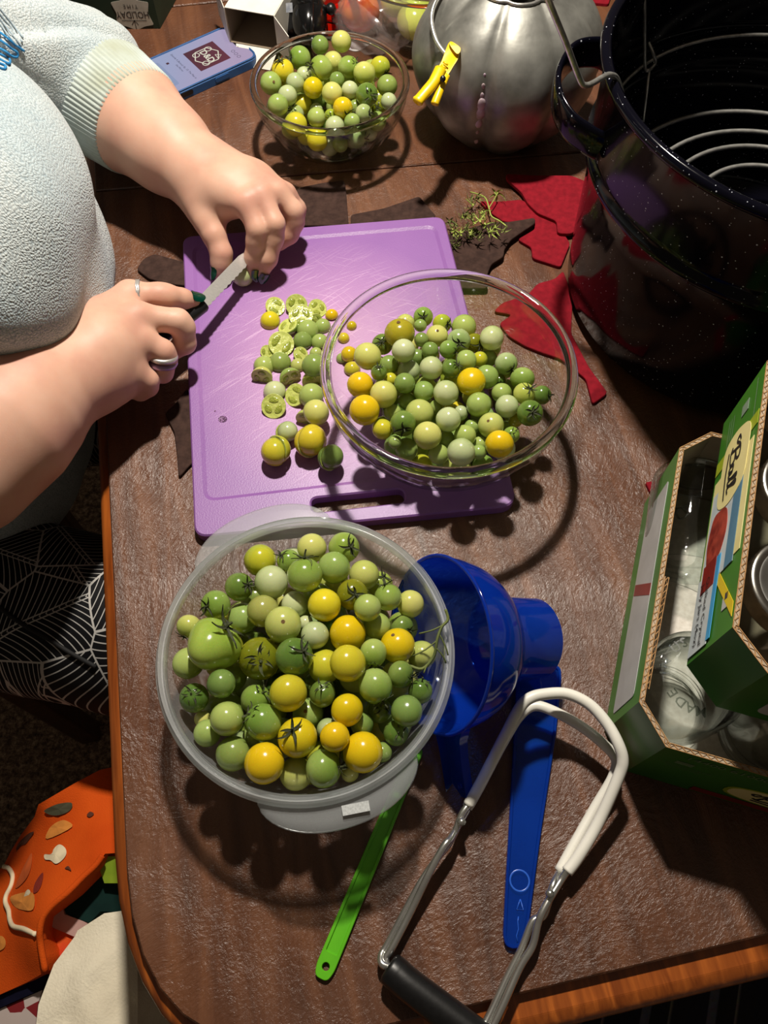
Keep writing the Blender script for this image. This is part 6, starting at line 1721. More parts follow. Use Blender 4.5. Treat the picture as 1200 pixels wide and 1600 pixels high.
# far arm (her left): steadies the tomato with the fingertips
LA = dict(
    arm=[(np.array([-.395, .765, .125]), .060), J(128, 128, .084, .054), J(205, 184, .078, .0515), J(262, 232, .072, .0415), J(309, 272, .068, .0330)],
    palm=[([J(309, 272, .068, .0310), J(352, 300, .072, .0235), J(384, 318, .078, .0140)]), ([J(318, 268, .068, .0290), J(372, 290, .074, .0210), J(407, 306, .080, .0130)]),
          ([J(325, 264, .066, .0270), J(390, 286, .072, .0190), J(431, 302, .074, .0125)]), ([J(330, 262, .062, .0240), J(400, 284, .063, .0165), J(445, 304, .064, .0110)]),
          ([J(306, 282, .062, .0260), J(320, 318, .058, .0200), J(326, 345, .055, .0150)])],
    fingers=[[J(324, 338, .056, .0150), J(334, 366, .050, .0118), J(346, 396, .038, .0107), J(345, 412, .030, .0098), J(343, 426, .0235, .0074)],
             [J(386, 318, .080, .0120), J(403, 358, .066, .0105), J(401, 376, .055, .0100), J(397, 402, .038, .0094), J(396, 424, .025, .0072)],
             [J(408, 306, .082, .0115), J(429, 350, .068, .0100), J(428, 372, .055, .0096), J(419, 404, .038, .0090), J(409, 427, .0235, .0070)],
             [J(432, 302, .076, .0110), J(459, 330, .062, .0100), J(460, 346, .052, .0098), J(452, 366, .040, .0092), J(436, 380, .032, .0080)],
             [J(446, 304, .066, .0100), J(464, 326, .050, .0088), J(462, 344, .042, .0084), J(448, 360, .035, .0078)]])
# near arm (her right): holds the knife
RA = dict(
    arm=[(np.array([-.455, .300, .075]), .062), J(-70, 716, .082, .0600), J(10, 658, .082, .0545), J(62, 612, .080, .0440), J(97, 590, .078, .0350)],
    palm=[([J(97, 582, .078, .0330), J(150, 515, .078, .0240), J(203, 462, .077, .0135)]), ([J(100, 588, .078, .0330), J(160, 535, .082, .0250), J(214, 496, .081, .0140)]),
          ([J(102, 596, .076, .0320), J(165, 560, .076, .0240), J(222, 534, .072, .0130)]), ([J(104, 604, .072, .0300), J(155, 592, .066, .0240), J(207, 582, .061, .0125)]),
          ([J(112, 600, .066, .0280), J(150, 600, .058, .0220), J(188, 598, .054, .0150)])],
    fingers=[[J(203, 461, .077, .0122), J(249, 461, .073, .0108), J(262, 463, .070, .0104), J(284, 467, .060, .0094), J(302, 470, .0525, .0072)],
             [J(214, 495, .081, .0125), J(278, 502, .069, .0110), J(286, 512, .062, .0105), J(289, 536, .048, .0097), J(272, 548, .038, .0085)],
             [J(222, 533, .073, .0115), J(254, 549, .062, .0104), J(259, 560, .054, .0099), J(254, 582, .043, .0092), J(236, 585, .036, .0080)],
             [J(208, 580, .062, .0110), J(230, 594, .051, .0094), J(231, 604, .044, .0088), J(219, 612, .038, .0080), J(206, 600, .034, .0072)],
             [J(128, 566, .055, .0170), J(180, 536, .046, .0120), J(228, 514, .041, .0105), J(262, 496, .038, .0088)]])


def arm_fn(D):
    def fn(P):
        d = chain(P, D['arm'], .02)
        for p in D['palm']: d = smin(d, chain(P, p, .012), .012)
        f = None
        for q in D['fingers']:
            e = chain(P, q, .0045)
            f = e if f is None else smin(f, e, .0014)
        return smin(d, f, .006)
    return fn


def bounds(D, pad):
    pts = [(p, r) for ch in [D['arm']] + D['palm'] + D['fingers'] for p, r in ch]
    lo = np.min([p - r for p, r in pts], 0) - pad; hi = np.max([p + r for p, r in pts], 0) + pad
    return lo, hi


NB = unit(np.array([.97, .24, 0]))                                   # the way she faces: across the table
SDE = np.array([-NB[1], NB[0], 0])                                   # towards her left hand
HIP = np.array([-.60, .455, -.20]); CH = np.array([-.475, .515, .155])
NECK = CH + np.array([.0, .0, .16]) - NB * .02
HEAD = NECK + np.array([0, 0, .165]) + NB * .03
SHL, SHR = CH + SDE * .165 + np.array([0, 0, .09]), CH - SDE * .165 + np.array([0, 0, .09])
KN = [np.array([-.10, .62, -.16]), np.array([-.115, .232, -.152])]
HJ = [np.array([-.59, .55, -.195]), np.array([-.60, .352, -.185])]


def core_fn(P):
    d = sd_cone(P, HIP, CH, .12, .115)
    d = smin(d, sd_cone(P, SHL, SHR, .06, .06), .05)
    d = smin(d, sd_cone(P, CH, NECK, .07, .052), .04)
    d = smin(d, sd_cone(P, NECK, HEAD, .05, .05), .02)
    X = np.array([SDE, NB, (0, 0, 1.0)])
    d = smin(d, sd_ell(P, HEAD + NB * .005, np.array([.075, .093, .112]), X), .02)
    d = smin(d, sd_ell(P, HEAD + NB * .055 - np.array([0, 0, .062]), np.array([.048, .045, .046]), X), .03)
    d = smin(d, sd_cone(P, HEAD + NB * .092 + np.array([0, 0, .012]), HEAD + NB * .112 - np.array([0, 0, .022]), .008, .015), .008)
    for s in (1, -1):
        d = smin(d, sd_ell(P, HEAD + SDE * (.077 * s) - np.array([0, 0, .01]), np.array([.008, .018, .030]), X), .004)
        d = np.maximum(d, -sd_ell(P, HEAD + SDE * (.033 * s) + NB * .106 + np.array([0, 0, .012]), np.array([.017, .016, .011]), X))
        d = smin(d, sd_ell(P, HEAD + SDE * (.033 * s) + NB * .082 + np.array([0, 0, .012]), np.array([.014, .013, .012]), X), .002)
        k = KN[0 if s == 1 else 1]
        d = smin(d, sd_cone(P, HJ[0 if s == 1 else 1], k, .080, .060), .03)
        ft = k + np.array([0, 0, FLOOR_Z + .09 - k[2]]) - NB * .03
        d = smin(d, sd_cone(P, k, ft, .058, .036), .02)
        d = smin(d, sd_cone(P, ft - np.array([0, 0, .045]), ft + NB * .15 - np.array([0, 0, .055]), .036, .030), .02)
    d = smin(d, sd_cone(P, HEAD + NB * .098 - np.array([0, 0, .052]) + SDE * .018, HEAD + NB * .098 - np.array([0, 0, .052]) - SDE * .018, .007, .007), .004)
    for a, b, ra, rb in ((SHL, LA['arm'][0][0], .058, .056), (SHR, RA['arm'][0][0], .058, .058)): d = smin(d, sd_cone(P, a, b, ra, rb), .02)
    return d


def skin_mat():
    m, nt, b = nmat('fair_skin')
    v = coords(nt)
    n1 = node(nt, 'ShaderNodeTexNoise'); n1.inputs['Scale'].default_value = 24; n1.inputs['Detail'].default_value = 5; nt.links.new(v, n1.inputs['Vector'])
    n2 = node(nt, 'ShaderNodeTexNoise'); n2.inputs['Scale'].default_value = 900; n2.inputs['Detail'].default_value = 2; nt.links.new(v, n2.inputs['Vector'])
    nt.links.new(ramp(nt, n1.outputs['Fac'], [(0.3, lin((200, 148, 130))), (0.52, lin((210, 164, 142))), (0.72, lin((216, 174, 152)))]), b.inputs['Base Color'])
    b.inputs['Roughness'].default_value = .5; b.inputs['Specular IOR Level'].default_value = .35
    b.inputs['Subsurface Weight'].default_value = .25; b.inputs['Subsurface Radius'].default_value = (1, .42, .25); b.inputs['Subsurface Scale'].default_value = .006
    bump(nt, b, n2.outputs['Fac'], .12, .0004)
    return m


M_SKIN = skin_mat()
person = empty('person', (HIP[0], HIP[1], FLOOR_Z))
tag(person, 'person in a pale sweater and leaf-print leggings slicing tomatoes at the left', 'person')
parts_ = []
for D_ in (LA, RA):
    lo, hi = bounds(D_, .006)
    parts_.append(surface_nets(arm_fn(D_), lo, hi, .0020))
lo = np.array([-.80, .15, FLOOR_Z - .01]); hi = np.array([.06, .85, .66])
parts_.append(surface_nets(core_fn, lo, hi, .010))
body = make('body', join(*parts_), M_SKIN, person)
sm_ = body.modifiers.new('smooth', 'SMOOTH'); sm_.factor = .5; sm_.iterations = 3
M_HAIR = pm('brown_hair', (70, 46, 32), (42, 26, 18), 80, .5, stretch=(1, 1, .1))


def hair_fn(P):
    X = np.array([SDE, NB, (0, 0, 1.0)])
    d = sd_ell(P, HEAD - NB * .012 + np.array([0, 0, .014]), np.array([.088, .100, .115]), X)
    cut_ = -((P - (HEAD + NB * .052 + np.array([0, 0, .045]))) @ unit(-NB + np.array([0, 0, .75])))
    d = np.maximum(d, cut_)
    return smin(d, sd_ell(P, HEAD - NB * .075 - np.array([0, 0, .10]), np.array([.075, .045, .12]), X), .04)


make('hair', surface_nets(hair_fn, HEAD - .26, HEAD + .17, .008), M_HAIR, person)
for s in (1, -1):
    make('eye', ball(.011, 14, 10, HEAD + SDE * (.033 * s) + NB * .0770 + np.array([0, 0, .012])), pm('eye_white', (226, 222, 214), None, 90, .2), person)

lipc = HEAD + NB * .101 - np.array([0, 0, .052])
make('lips', join(tube(smooth_path([lipc + SDE * u * .024 - NB * abs(u) ** 2 * .010 + np.array([0, 0, .003]) for u in (-1, -.5, 0, .5, 1)], 4), .0036, 8), tube(smooth_path([lipc + SDE * u * .021 - NB * abs(u) ** 2 * .010 - np.array([0, 0, .003]) for u in (-1, -.5, 0, .5, 1)], 4), .0040, 8)), pm('lip_skin', (176, 96, 88), (160, 84, 78), 60, .4), person)
# nails and rings
M_NAIL = pm('dark_green_varnish', (10, 66, 50), (6, 52, 40), 60, .16, coat=.6)
M_LILAC = pm('lilac_metal', (176, 150, 186), (150, 124, 164), 60, .3, .5)


def nail(tip, prev, px, py, L, W, lean=.5, mat=M_NAIL, lab='dark green fingernail'):
    """a small curved plate on the finger end, on the side of the fingertip seen at pixel (px, py)"""
    d = unit(tip[0] - prev[0])
    c0 = tip[0] + d * (tip[1] * .25)
    tgt = at(px, py, tip[0][2]) - c0
    n_ = tgt - d * (tgt @ d); vw_ = unit(_CP - c0); vw_ = vw_ - d * (vw_ @ d); n_ = unit(unit(n_) * .7 + vw_ * lean)
    s_ = np.cross(d, n_)
    V, Fs = [], []
    for layer, t_ in ((0, .0), (1, -.0008)):
        for i in range(9):
            u = i / 8
            for j in range(7):
                w = -1 + j / 3
                x = -L * .5 + L * u
                ww_ = W * (1 - max(0, (u - .55) / .45) ** 2.2 * .75) * (1 - max(0, (.2 - u) / .2) ** 2 * .3)
                an = w * ww_ / (tip[1] * 1.02)
                dd_ = np.linalg.norm(tip[0] - prev[0]); rb_ = tip[1] + (prev[1] - tip[1]) * min(1, max(0, -(x + tip[1] * .25) / dd_)); rr_ = rb_ * 1.06 + .0012 + t_ - .0022 * max(0, u - .55)
                V.append(c0 + d * x + n_ * rr_ * math.cos(an) + s_ * rr_ * math.sin(an))
    for l in (0, 63):
        for i in range(8):
            for j in range(6):
                a = l + i * 7 + j; q = [a, a + 1, a + 8, a + 7]; Fs.append(q if l == 0 else q[::-1])
    o = make('fingernail', (V, Fs), mat, person); o['label'] = lab
    return o


F_ = RA['fingers']; nail(F_[0][-1], F_[0][-2], 299, 455, .0150, .0062, 1.1)
F_ = LA['fingers']
nail(F_[0][-1], F_[0][-2], 326, 424, .0130, .0062)
nail(F_[1][-1], F_[1][-2], 410, 432, .0130, .0056)
nail(F_[2][-1], F_[2][-2], 424, 436, .0120, .0054)


def ring(a, b, t, r, wire, mat, lab, twist=False):
    c = a[0] + (b[0] - a[0]) * t; d = unit(b[0] - a[0]); x, y, z = frame_from_z(d)
    g = []
    for k in ((0, 1, 2) if twist else (0,)):
        pts = []
        for q in np.linspace(0, 2 * math.pi, 49)[:-1]:
            off_ = (math.sin(3 * q + k * 2.09) * .0012) if twist else 0
            pts.append(c + x * r * math.cos(q) + y * r * math.sin(q) + z * off_)
        g.append(tube(pts, wire, 8, closed=True))
    o = make('finger_ring', join(*g), mat, person); o['label'] = lab
    return o


F_ = RA['fingers']
ring(F_[0][0], F_[0][1], .30, .0128, .0011, M_STEEL, 'twisted silver ring on the index finger', True)
ring(F_[2][1], F_[2][3], .22, .0112, .0024, M_STEEL, 'plain silver ring on the ring finger')
ring(F_[2][1], F_[2][3], .52, .0108, .0026, M_LILAC, 'lilac band on the ring finger')


# sweater
def knit_mat():
    m, nt, b = nmat('pale_blue_knit')
    v = coords(nt)
    n1 = node(nt, 'ShaderNodeTexNoise'); n1.inputs['Scale'].default_value = 7; n1.inputs['Detail'].default_value = 4; nt.links.new(v, n1.inputs['Vector'])
    c0 = ramp(nt, n1.outputs['Fac'], [(0.35, lin((176, 192, 198))), (0.62, lin((200, 208, 208)))])
    # knitted stitches: stretched little cells with dark gaps
    st = coords(nt, (1.0, 1.35, 1.0), (.3, .2, .5))
    nd = node(nt, 'ShaderNodeTexNoise'); nd.inputs['Scale'].default_value = 60; nt.links.new(st, nd.inputs['Vector'])
    ad = node(nt, 'ShaderNodeMix', data_type='RGBA', blend_type='LINEAR_LIGHT'); ad.inputs['Factor'].default_value = .004
    nt.links.new(st, ad.inputs['A']); nt.links.new(nd.outputs['Color'], ad.inputs['B'])
    vo = node(nt, 'ShaderNodeTexVoronoi', feature='F1'); vo.inputs['Scale'].default_value = 480; vo.inputs['Randomness'].default_value = .75; nt.links.new(ad.outputs['Result'], vo.inputs['Vector'])
    mr = node(nt, 'ShaderNodeMapRange'); mr.inputs['From Min'].default_value = .35; mr.inputs['From Max'].default_value = .85; nt.links.new(vo.outputs['Distance'], mr.inputs['Value'])
    mx = node(nt, 'ShaderNodeMix', data_type='RGBA'); mx.inputs['B'].default_value = lin((110, 132, 144))
    f = node(nt, 'ShaderNodeMath', operation='MULTIPLY'); f.inputs[1].default_value = .55; nt.links.new(mr.outputs[0], f.inputs[0])
    nt.links.new(f.outputs[0], mx.inputs['Factor']); nt.links.new(c0, mx.inputs['A']); nt.links.new(mx.outputs['Result'], b.inputs['Base Color'])
    b.inputs['Roughness'].default_value = .95; b.inputs['Specular IOR Level'].default_value = .1; b.inputs['Sheen Weight'].default_value = .25
    iv = node(nt, 'ShaderNodeMath', operation='SUBTRACT'); iv.inputs[0].default_value = 1; nt.links.new(vo.outputs['Distance'], iv.inputs[1])
    bump(nt, b, iv.outputs[0], .7, .0014)
    return m


M_KNIT = knit_mat()
CUF0, CUF1 = LA['arm'][2][0] * .88 + LA['arm'][3][0] * .12, LA['arm'][1][0] * .42 + LA['arm'][2][0] * .58
CD = unit(CUF0 - CUF1)
BUST = [(at(-14, 322, .150), np.array([.082, .150, .100])), (at(-32, 405, .080), np.array([.118, .165, .110])), (at(-45, 560, -.04), np.array([.125, .165, .145])), (CH - NB * .03, np.array([.115, .185, .16])), (at(-60, 700, -.12), np.array([.120, .165, .11]))]
XB = np.array([NB, SDE, (0, 0, 1.0)])


def sweater_fn(P):
    d = None
    for (c, r), k in zip(BUST, (.02, .018, .03, .05, .05)):
        e = sd_ell(P, c, r, XB); d = e if d is None else smin(d, e, k)
    d = smin(d, sd_cone(P, SHL + np.array([0, 0, -.01]), SHR + np.array([0, 0, -.01]), .076, .076), .05)
    # sleeve of the far arm with crumpled folds near the pushed-up cuff
    e = smin(sd_cone(P, SHL, LA['arm'][0][0], .080, .078), sd_cone(P, LA['arm'][0][0], LA['arm'][1][0], .078, .070), .02)
    e = smin(e, sd_cone(P, LA['arm'][1][0], CUF1 - CD * .004, .070, .0625), .01)
    t = (P - CUF1) @ CD
    ph_ = np.sin(P[:, 0] * 60 + P[:, 2] * 50) * .006
    fold = np.zeros(len(P))
    side_ = .5 + .5 * np.clip((P - CUF1) @ unit(np.array([.2, -.6, .8])) / .05, -1, 1)
    q_ = (t + ph_ * 2.2 + .010 * side_) / .034
    fold = .0125 * np.abs(np.sin(math.pi * q_)) ** .55 * (.35 + .65 * side_) * np.clip((t + .17) / .06, 0, 1) * np.clip((.004 - t) / .014, 0, 1) - .006 * np.clip((t + .17) / .06, 0, 1)
    e = np.where(np.linalg.norm(P - CUF1, axis=1) < .20, e - fold, e)
    d = smin(d, e, .004)
    e2 = sd_cone(P, SHR, RA['arm'][0][0] - np.array([.02, 0, 0]), .080, .074)
    d = smin(d, e2, .02)
    # soft drape wrinkles
    w = .0028 * np.sin(P[:, 0] * 34 + P[:, 1] * 22 + P[:, 2] * 41) + .0018 * np.sin(P[:, 1] * 62 - P[:, 2] * 38 + P[:, 0] * 20)
    d = d + w
    # neck opening, and a level hem
    d = np.maximum(d, -(sd_cone(P, NECK - np.array([0, 0, .05]) + NB * .03, NECK + np.array([0, 0, .2]), .066, .09)))
    d = np.maximum(d, -(P[:, 2] + .205))
    # keeps clear of the table top
    a_ = P[:, 0] * E1[0] + P[:, 1] * E1[1]
    tbl = np.maximum(np.maximum(A0 - .004 - a_, P[:, 2] - .003), -.05 - P[:, 2])
    return np.maximum(d, -tbl)


lo = np.array([-.72, .13, -.24]); hi = np.array([-.19, .93, .37])
sw = make('sweater', surface_nets(sweater_fn, lo, hi, .0045), M_KNIT, person)
m_ = sw.modifiers.new('smooth', 'SMOOTH'); m_.factor = .5; m_.iterations = 2
# ribbed cuff
x, y, z = frame_from_z(CD)
Lc = np.linalg.norm(CUF0 - CUF1) + .006
V, Fs = [], []
NR = 78
prof_c = [(-.012, .0560), (-.004, .0610), (.004, .0605), (Lc * .5, .0580), (Lc - .004, .0558), (Lc, .0545), (Lc + .0005, .0530), (Lc - .006, .0525)]
for k in range(NR * 4):
    a = 2 * math.pi * k / (NR * 4); rib = (.0009 if k % 4 in (0, 1) else -.0003)
    for i, (t, r_) in enumerate(prof_c):
        rr_ = r_ + (rib if 0 < i < 6 else 0)
        V.append(CUF1 + z * t + (x * math.cos(a) + y * math.sin(a)) * rr_)
for k in range(NR * 4):
    for i in range(len(prof_c) - 1):
        k2 = (k + 1) % (NR * 4); n_ = len(prof_c)
        Fs.append([k * n_ + i, k2 * n_ + i, k2 * n_ + i + 1, k * n_ + i + 1])
M_CUFF = pm('grey_green_rib', (186, 198, 198), (160, 166, 148), 16, .95, bmp=.3, bdist=.001, spec=.1, bscale=500)
cuff = make('sweater_cuff', (V, Fs), M_CUFF, person); cuff['label'] = 'ribbed cuff pushed up the far forearm, slightly stained'


def on_body(px, py, fn, z_hi=.34, z_lo=-.2, lift_=.0012):
    """first point of the garment along the line of sight"""
    zz = np.linspace(z_hi, z_lo, 1400)
    Q_ = np.array([at(px, py, q) for q in zz])
    d = fn(Q_)
    i = int(np.argmax(d < 0))
    return Q_[max(i - 1, 0)] + unit(_CP - Q_[i]) * lift_


M_YARN = pm('blue_yarn', (40, 132, 186), (24, 108, 164), 200, .85, bmp=.4, bdist=.0006)
loopsY = [[(-4, 48), (10, 58), (24, 70), (38, 80)], [(-4, 60), (8, 68), (18, 76), (27, 82), (27, 89), (19, 88), (8, 80), (-4, 74)], [(-4, 82), (8, 88), (15, 92), (15, 99), (8, 97), (-4, 90)], [(-4, 98), (5, 101), (9, 104), (6, 108), (-4, 104)]]
yarn = []
for lp in loopsY:
    pts = [on_body(px_, py_, sweater_fn) for px_, py_ in lp]
    yarn.append(tube(smooth_path(pts, 5), .0011, 7))
yo = make('yarn_embroidery', join(*yarn), M_YARN, person); yo['label'] = 'blue yarn embroidery near the sweater neckline'
M_CORD = pm('pale_grey_yarn', (168, 184, 192), (140, 158, 170), 200, .9, bmp=.4, bdist=.0006)
strands = []
for k in range(4):
    pts = [on_body(-6 + 14 * i - k * 1.0, 6 + 17.5 * i + k * 7, sweater_fn, lift_=.0005) for i in range(4)]
    strands.append(tube(smooth_path(pts, 5), .0008, 6))
make('neckline_rib', join(*strands), M_CORD, person)


# leggings
def leaf_mat():
    m, nt, b = nmat('leaf_print_jersey')
    v = coords(nt, (1, 1, .6))
    vo = node(nt, 'ShaderNodeTexVoronoi'); vo.inputs['Scale'].default_value = 14; nt.links.new(v, vo.inputs['Vector'])
    ve = node(nt, 'ShaderNodeTexVoronoi', feature='DISTANCE_TO_EDGE'); ve.inputs['Scale'].default_value = 14; nt.links.new(v, ve.inputs['Vector'])
    # position inside each leaf cell, turned by a random angle per cell, carries curved parallel veins and one midrib
    loc = node(nt, 'ShaderNodeVectorMath', operation='SUBTRACT'); nt.links.new(v, loc.inputs[0]); nt.links.new(vo.outputs['Position'], loc.inputs[1])
    sc = node(nt, 'ShaderNodeSeparateColor'); nt.links.new(vo.outputs['Color'], sc.inputs[0])
    an = node(nt, 'ShaderNodeMath', operation='MULTIPLY'); an.inputs[1].default_value = 6.283; nt.links.new(sc.outputs[0], an.inputs[0])
    vr = node(nt, 'ShaderNodeVectorRotate', rotation_type='Z_AXIS'); nt.links.new(loc.outputs[0], vr.inputs['Vector']); nt.links.new(an.outputs[0], vr.inputs['Angle'])
    sx = node(nt, 'ShaderNodeSeparateXYZ'); nt.links.new(vr.outputs[0], sx.inputs[0])
    ab = node(nt, 'ShaderNodeMath', operation='ABSOLUTE'); nt.links.new(sx.outputs[1], ab.inputs[0])
    # veins: x - 0.9|y| - curve
    y2 = node(nt, 'ShaderNodeMath', operation='MULTIPLY_ADD'); y2.inputs[1].default_value = -1.1; nt.links.new(ab.outputs[0], y2.inputs[0]); nt.links.new(sx.outputs[0], y2.inputs[2])
    sq = node(nt, 'ShaderNodeMath', operation='MULTIPLY'); nt.links.new(ab.outputs[0], sq.inputs[0]); nt.links.new(ab.outputs[0], sq.inputs[1])
    y3 = node(nt, 'ShaderNodeMath', operation='MULTIPLY_ADD'); y3.inputs[1].default_value = 9; nt.links.new(sq.outputs[0], y3.inputs[0]); nt.links.new(y2.outputs[0], y3.inputs[2])
    fr = node(nt, 'ShaderNodeMath', operation='MULTIPLY'); fr.inputs[1].default_value = 150; nt.links.new(y3.outputs[0], fr.inputs[0])
    fc_ = node(nt, 'ShaderNodeMath', operation='FRACT'); nt.links.new(fr.outputs[0], fc_.inputs[0])
    l1 = node(nt, 'ShaderNodeMath', operation='LESS_THAN'); l1.inputs[1].default_value = .16; nt.links.new(fc_.outputs[0], l1.inputs[0])
    l2 = node(nt, 'ShaderNodeMath', operation='LESS_THAN'); l2.inputs[1].default_value = .012; nt.links.new(ve.outputs['Distance'], l2.inputs[0])
    md = node(nt, 'ShaderNodeMath', operation='SUBTRACT'); md.inputs[1].default_value = .0020; nt.links.new(ab.outputs[0], md.inputs[0])
    mda = node(nt, 'ShaderNodeMath', operation='ABSOLUTE'); nt.links.new(md.outputs[0], mda.inputs[0])
    l3 = node(nt, 'ShaderNodeMath', operation='LESS_THAN'); l3.inputs[1].default_value = .0006; nt.links.new(mda.outputs[0], l3.inputs[0])
    a = node(nt, 'ShaderNodeMath', operation='MAXIMUM'); nt.links.new(l1.outputs[0], a.inputs[0]); nt.links.new(l2.outputs[0], a.inputs[1])
    a2 = node(nt, 'ShaderNodeMath', operation='MAXIMUM'); nt.links.new(a.outputs[0], a2.inputs[0]); nt.links.new(l3.outputs[0], a2.inputs[1])
    nt.links.new(ramp(nt, a2.outputs[0], [(.4, lin((10, 10, 14))), (.6, lin((178, 176, 172)))]), b.inputs['Base Color'])
    b.inputs['Roughness'].default_value = .7; b.inputs['Specular IOR Level'].default_value = .2
    return m


def leg_fn(P):
    d = sd_ell(P, HIP, np.array([.165, .21, .13]), XB)
    for s in (1, -1):
        k = KN[0 if s == 1 else 1]
        d = smin(d, sd_cone(P, HJ[0 if s == 1 else 1], k, .100, .082), .035)
        ft = k + np.array([0, 0, FLOOR_Z + .13 - k[2]]) - NB * .03
        d = smin(d, sd_cone(P, k, ft, .074, .045), .02)
    w = .0016 * np.sin(P[:, 0] * 70 + P[:, 1] * 30) * np.sin(P[:, 1] * 40 + 1)
    return d + w


lg = make('leggings', surface_nets(leg_fn, [-.86, .10, FLOOR_Z + .05], [.0, .82, -.04], .008), leaf_mat(), person)
m_ = lg.modifiers.new('smooth', 'SMOOTH'); m_.factor = .5; m_.iterations = 3
seam = [on_body(px_, py_, leg_fn, -.02, -.5, .0008) for px_, py_ in ((-14, 938), (0, 950), (35, 975), (75, 998), (110, 1020), (150, 1042))]
sm2 = make('leg_seam', tube(smooth_path(seam, 5), .0022, 7), pm('black_stitching', (14, 14, 16), (6, 6, 8), 900, .8), person)

# chair she sits on
M_CHAIR = wood_mat('dark_stained_wood', (46, 26, 16), (84, 48, 26), .4)
cc_ = np.array([HIP[0], HIP[1]]) - NB[:2] * .045
chair = empty('dining_chair', (cc_[0], cc_[1], FLOOR_Z)); tag(chair, 'plain dark wooden dining chair under the seated person', 'chair')


def chb(name, u0, u1, v0, v1, z0, z1):
    make(name, xf(rbox(u0, u1, v0, v1, z0, z1, .006, .003), ((NB[0], NB[1], 0), (SDE[0], SDE[1], 0), (0, 0, 1), (cc_[0], cc_[1], 0))), M_CHAIR, chair, smooth=False)


sz = HIP[2] - .128
chb('seat', -.19, .13, -.21, .21, sz - .03, sz - .002)
for u in (-.17, .10):
    for v_ in (-.19, .19): chb('leg', u - .017, u + .017, v_ - .017, v_ + .017, FLOOR_Z, sz - .03)


# ------------------------------------------------------------------ heap of fabrics on the floor at the near left, rug at the near right
from mathutils.geometry import delaunay_2d_cdt


LIFT = .19                                                          # height added to the whole heap


def drape(outline, sag, seed, amp=.006, step=.012, floor=None, bulge=.0):
    """rumpled cloth: outline of (px, py, z), interior heights blended from the edge; with floor set the cloth hangs down to it"""
    pts = [at(p[0], p[1], p[2] + LIFT) for p in outline]
    dense = []
    for i in range(len(pts)):
        a, b = pts[i], pts[(i + 1) % len(pts)]
        k = max(1, int(np.linalg.norm((b - a)[:2]) / step))
        dense += [a + (b - a) * j / k for j in range(k)]
    E_ = np.array(dense)
    if area2([tuple(p[:2]) for p in E_]) < 0: E_ = E_[::-1]
    lo, hi = E_[:, :2].min(0), E_[:, :2].max(0)
    rg = np.random.default_rng(seed); f = rg.uniform(50, 190, (6, 2)) * rg.choice([-1, 1], (6, 2)); ph_ = rg.uniform(0, 6.28, 6)

    def zfun(x, y, edge=False):
        d2 = ((E_[:, 0] - x) ** 2 + (E_[:, 1] - y) ** 2)
        w = 1 / (d2 + 1e-6) ** 1.2
        z = (w @ E_[:, 2]) / w.sum()
        dm = math.sqrt(d2.min())
        r = sum(abs(math.sin(.5 * (f[k, 0] * x + f[k, 1] * y + ph_[k]))) ** .6 for k in range(6)) / 6 - .75
        k_ = min(1, dm / .02)
        return z + k_ * (r * amp * 3 + sag) + bulge * min(1, dm / .05)
    V2 = [Vector((p[0], p[1])) for p in E_]; n0 = len(V2)
    for x in np.arange(lo[0], hi[0], step):
        for y in np.arange(lo[1], hi[1], step):
            q = np.array([x, y]) + rg.uniform(-.2, .2, 2) * step
            if np.min(np.hypot(E_[:, 0] - q[0], E_[:, 1] - q[1])) > step * .5: V2.append(Vector(q))
    vs, es, fs, _, _, _ = delaunay_2d_cdt(V2, [(i, (i + 1) % n0) for i in range(n0)], [], 1, 1e-7)
    V = [(v.x, v.y, zfun(v.x, v.y)) for v in vs]
    Fs = [list(q) for q in fs]
    Fs = [q if area2([V[i][:2] for i in q]) > 0 else q[::-1] for q in Fs]
    if floor is not None:
        b = len(V); m = len(E_)
        for k, t in enumerate((0, .06, .5, 1)):
            for i, p in enumerate(E_):
                z0 = zfun(p[0], p[1]); zz = z0 + (floor - z0) * t
                sw_ = (.006 * math.sin(i * .9 + k) if 0 < t else 0)
                V.append((p[0] + sw_, p[1] + sw_ * .6, zz))
        for k in range(3):
            for i in range(m):
                j = (i + 1) % m; Fs.append([b + (k + 1) * m + i, b + (k + 1) * m + j, b + k * m + j, b + k * m + i])
    return (V, Fs), zfun


def cloth(name, outline, mat, label, cat, seed, **kw):
    geo, zf = drape(outline, kw.pop('sag', 0), seed, **kw)
    c = np.mean(np.array(geo[0]), 0); lowz = min(p[2] for p in geo[0])
    o = make(name, geo, mat, loc=(c[0], c[1], lowz))
    tag(o, label, cat); return o, zf


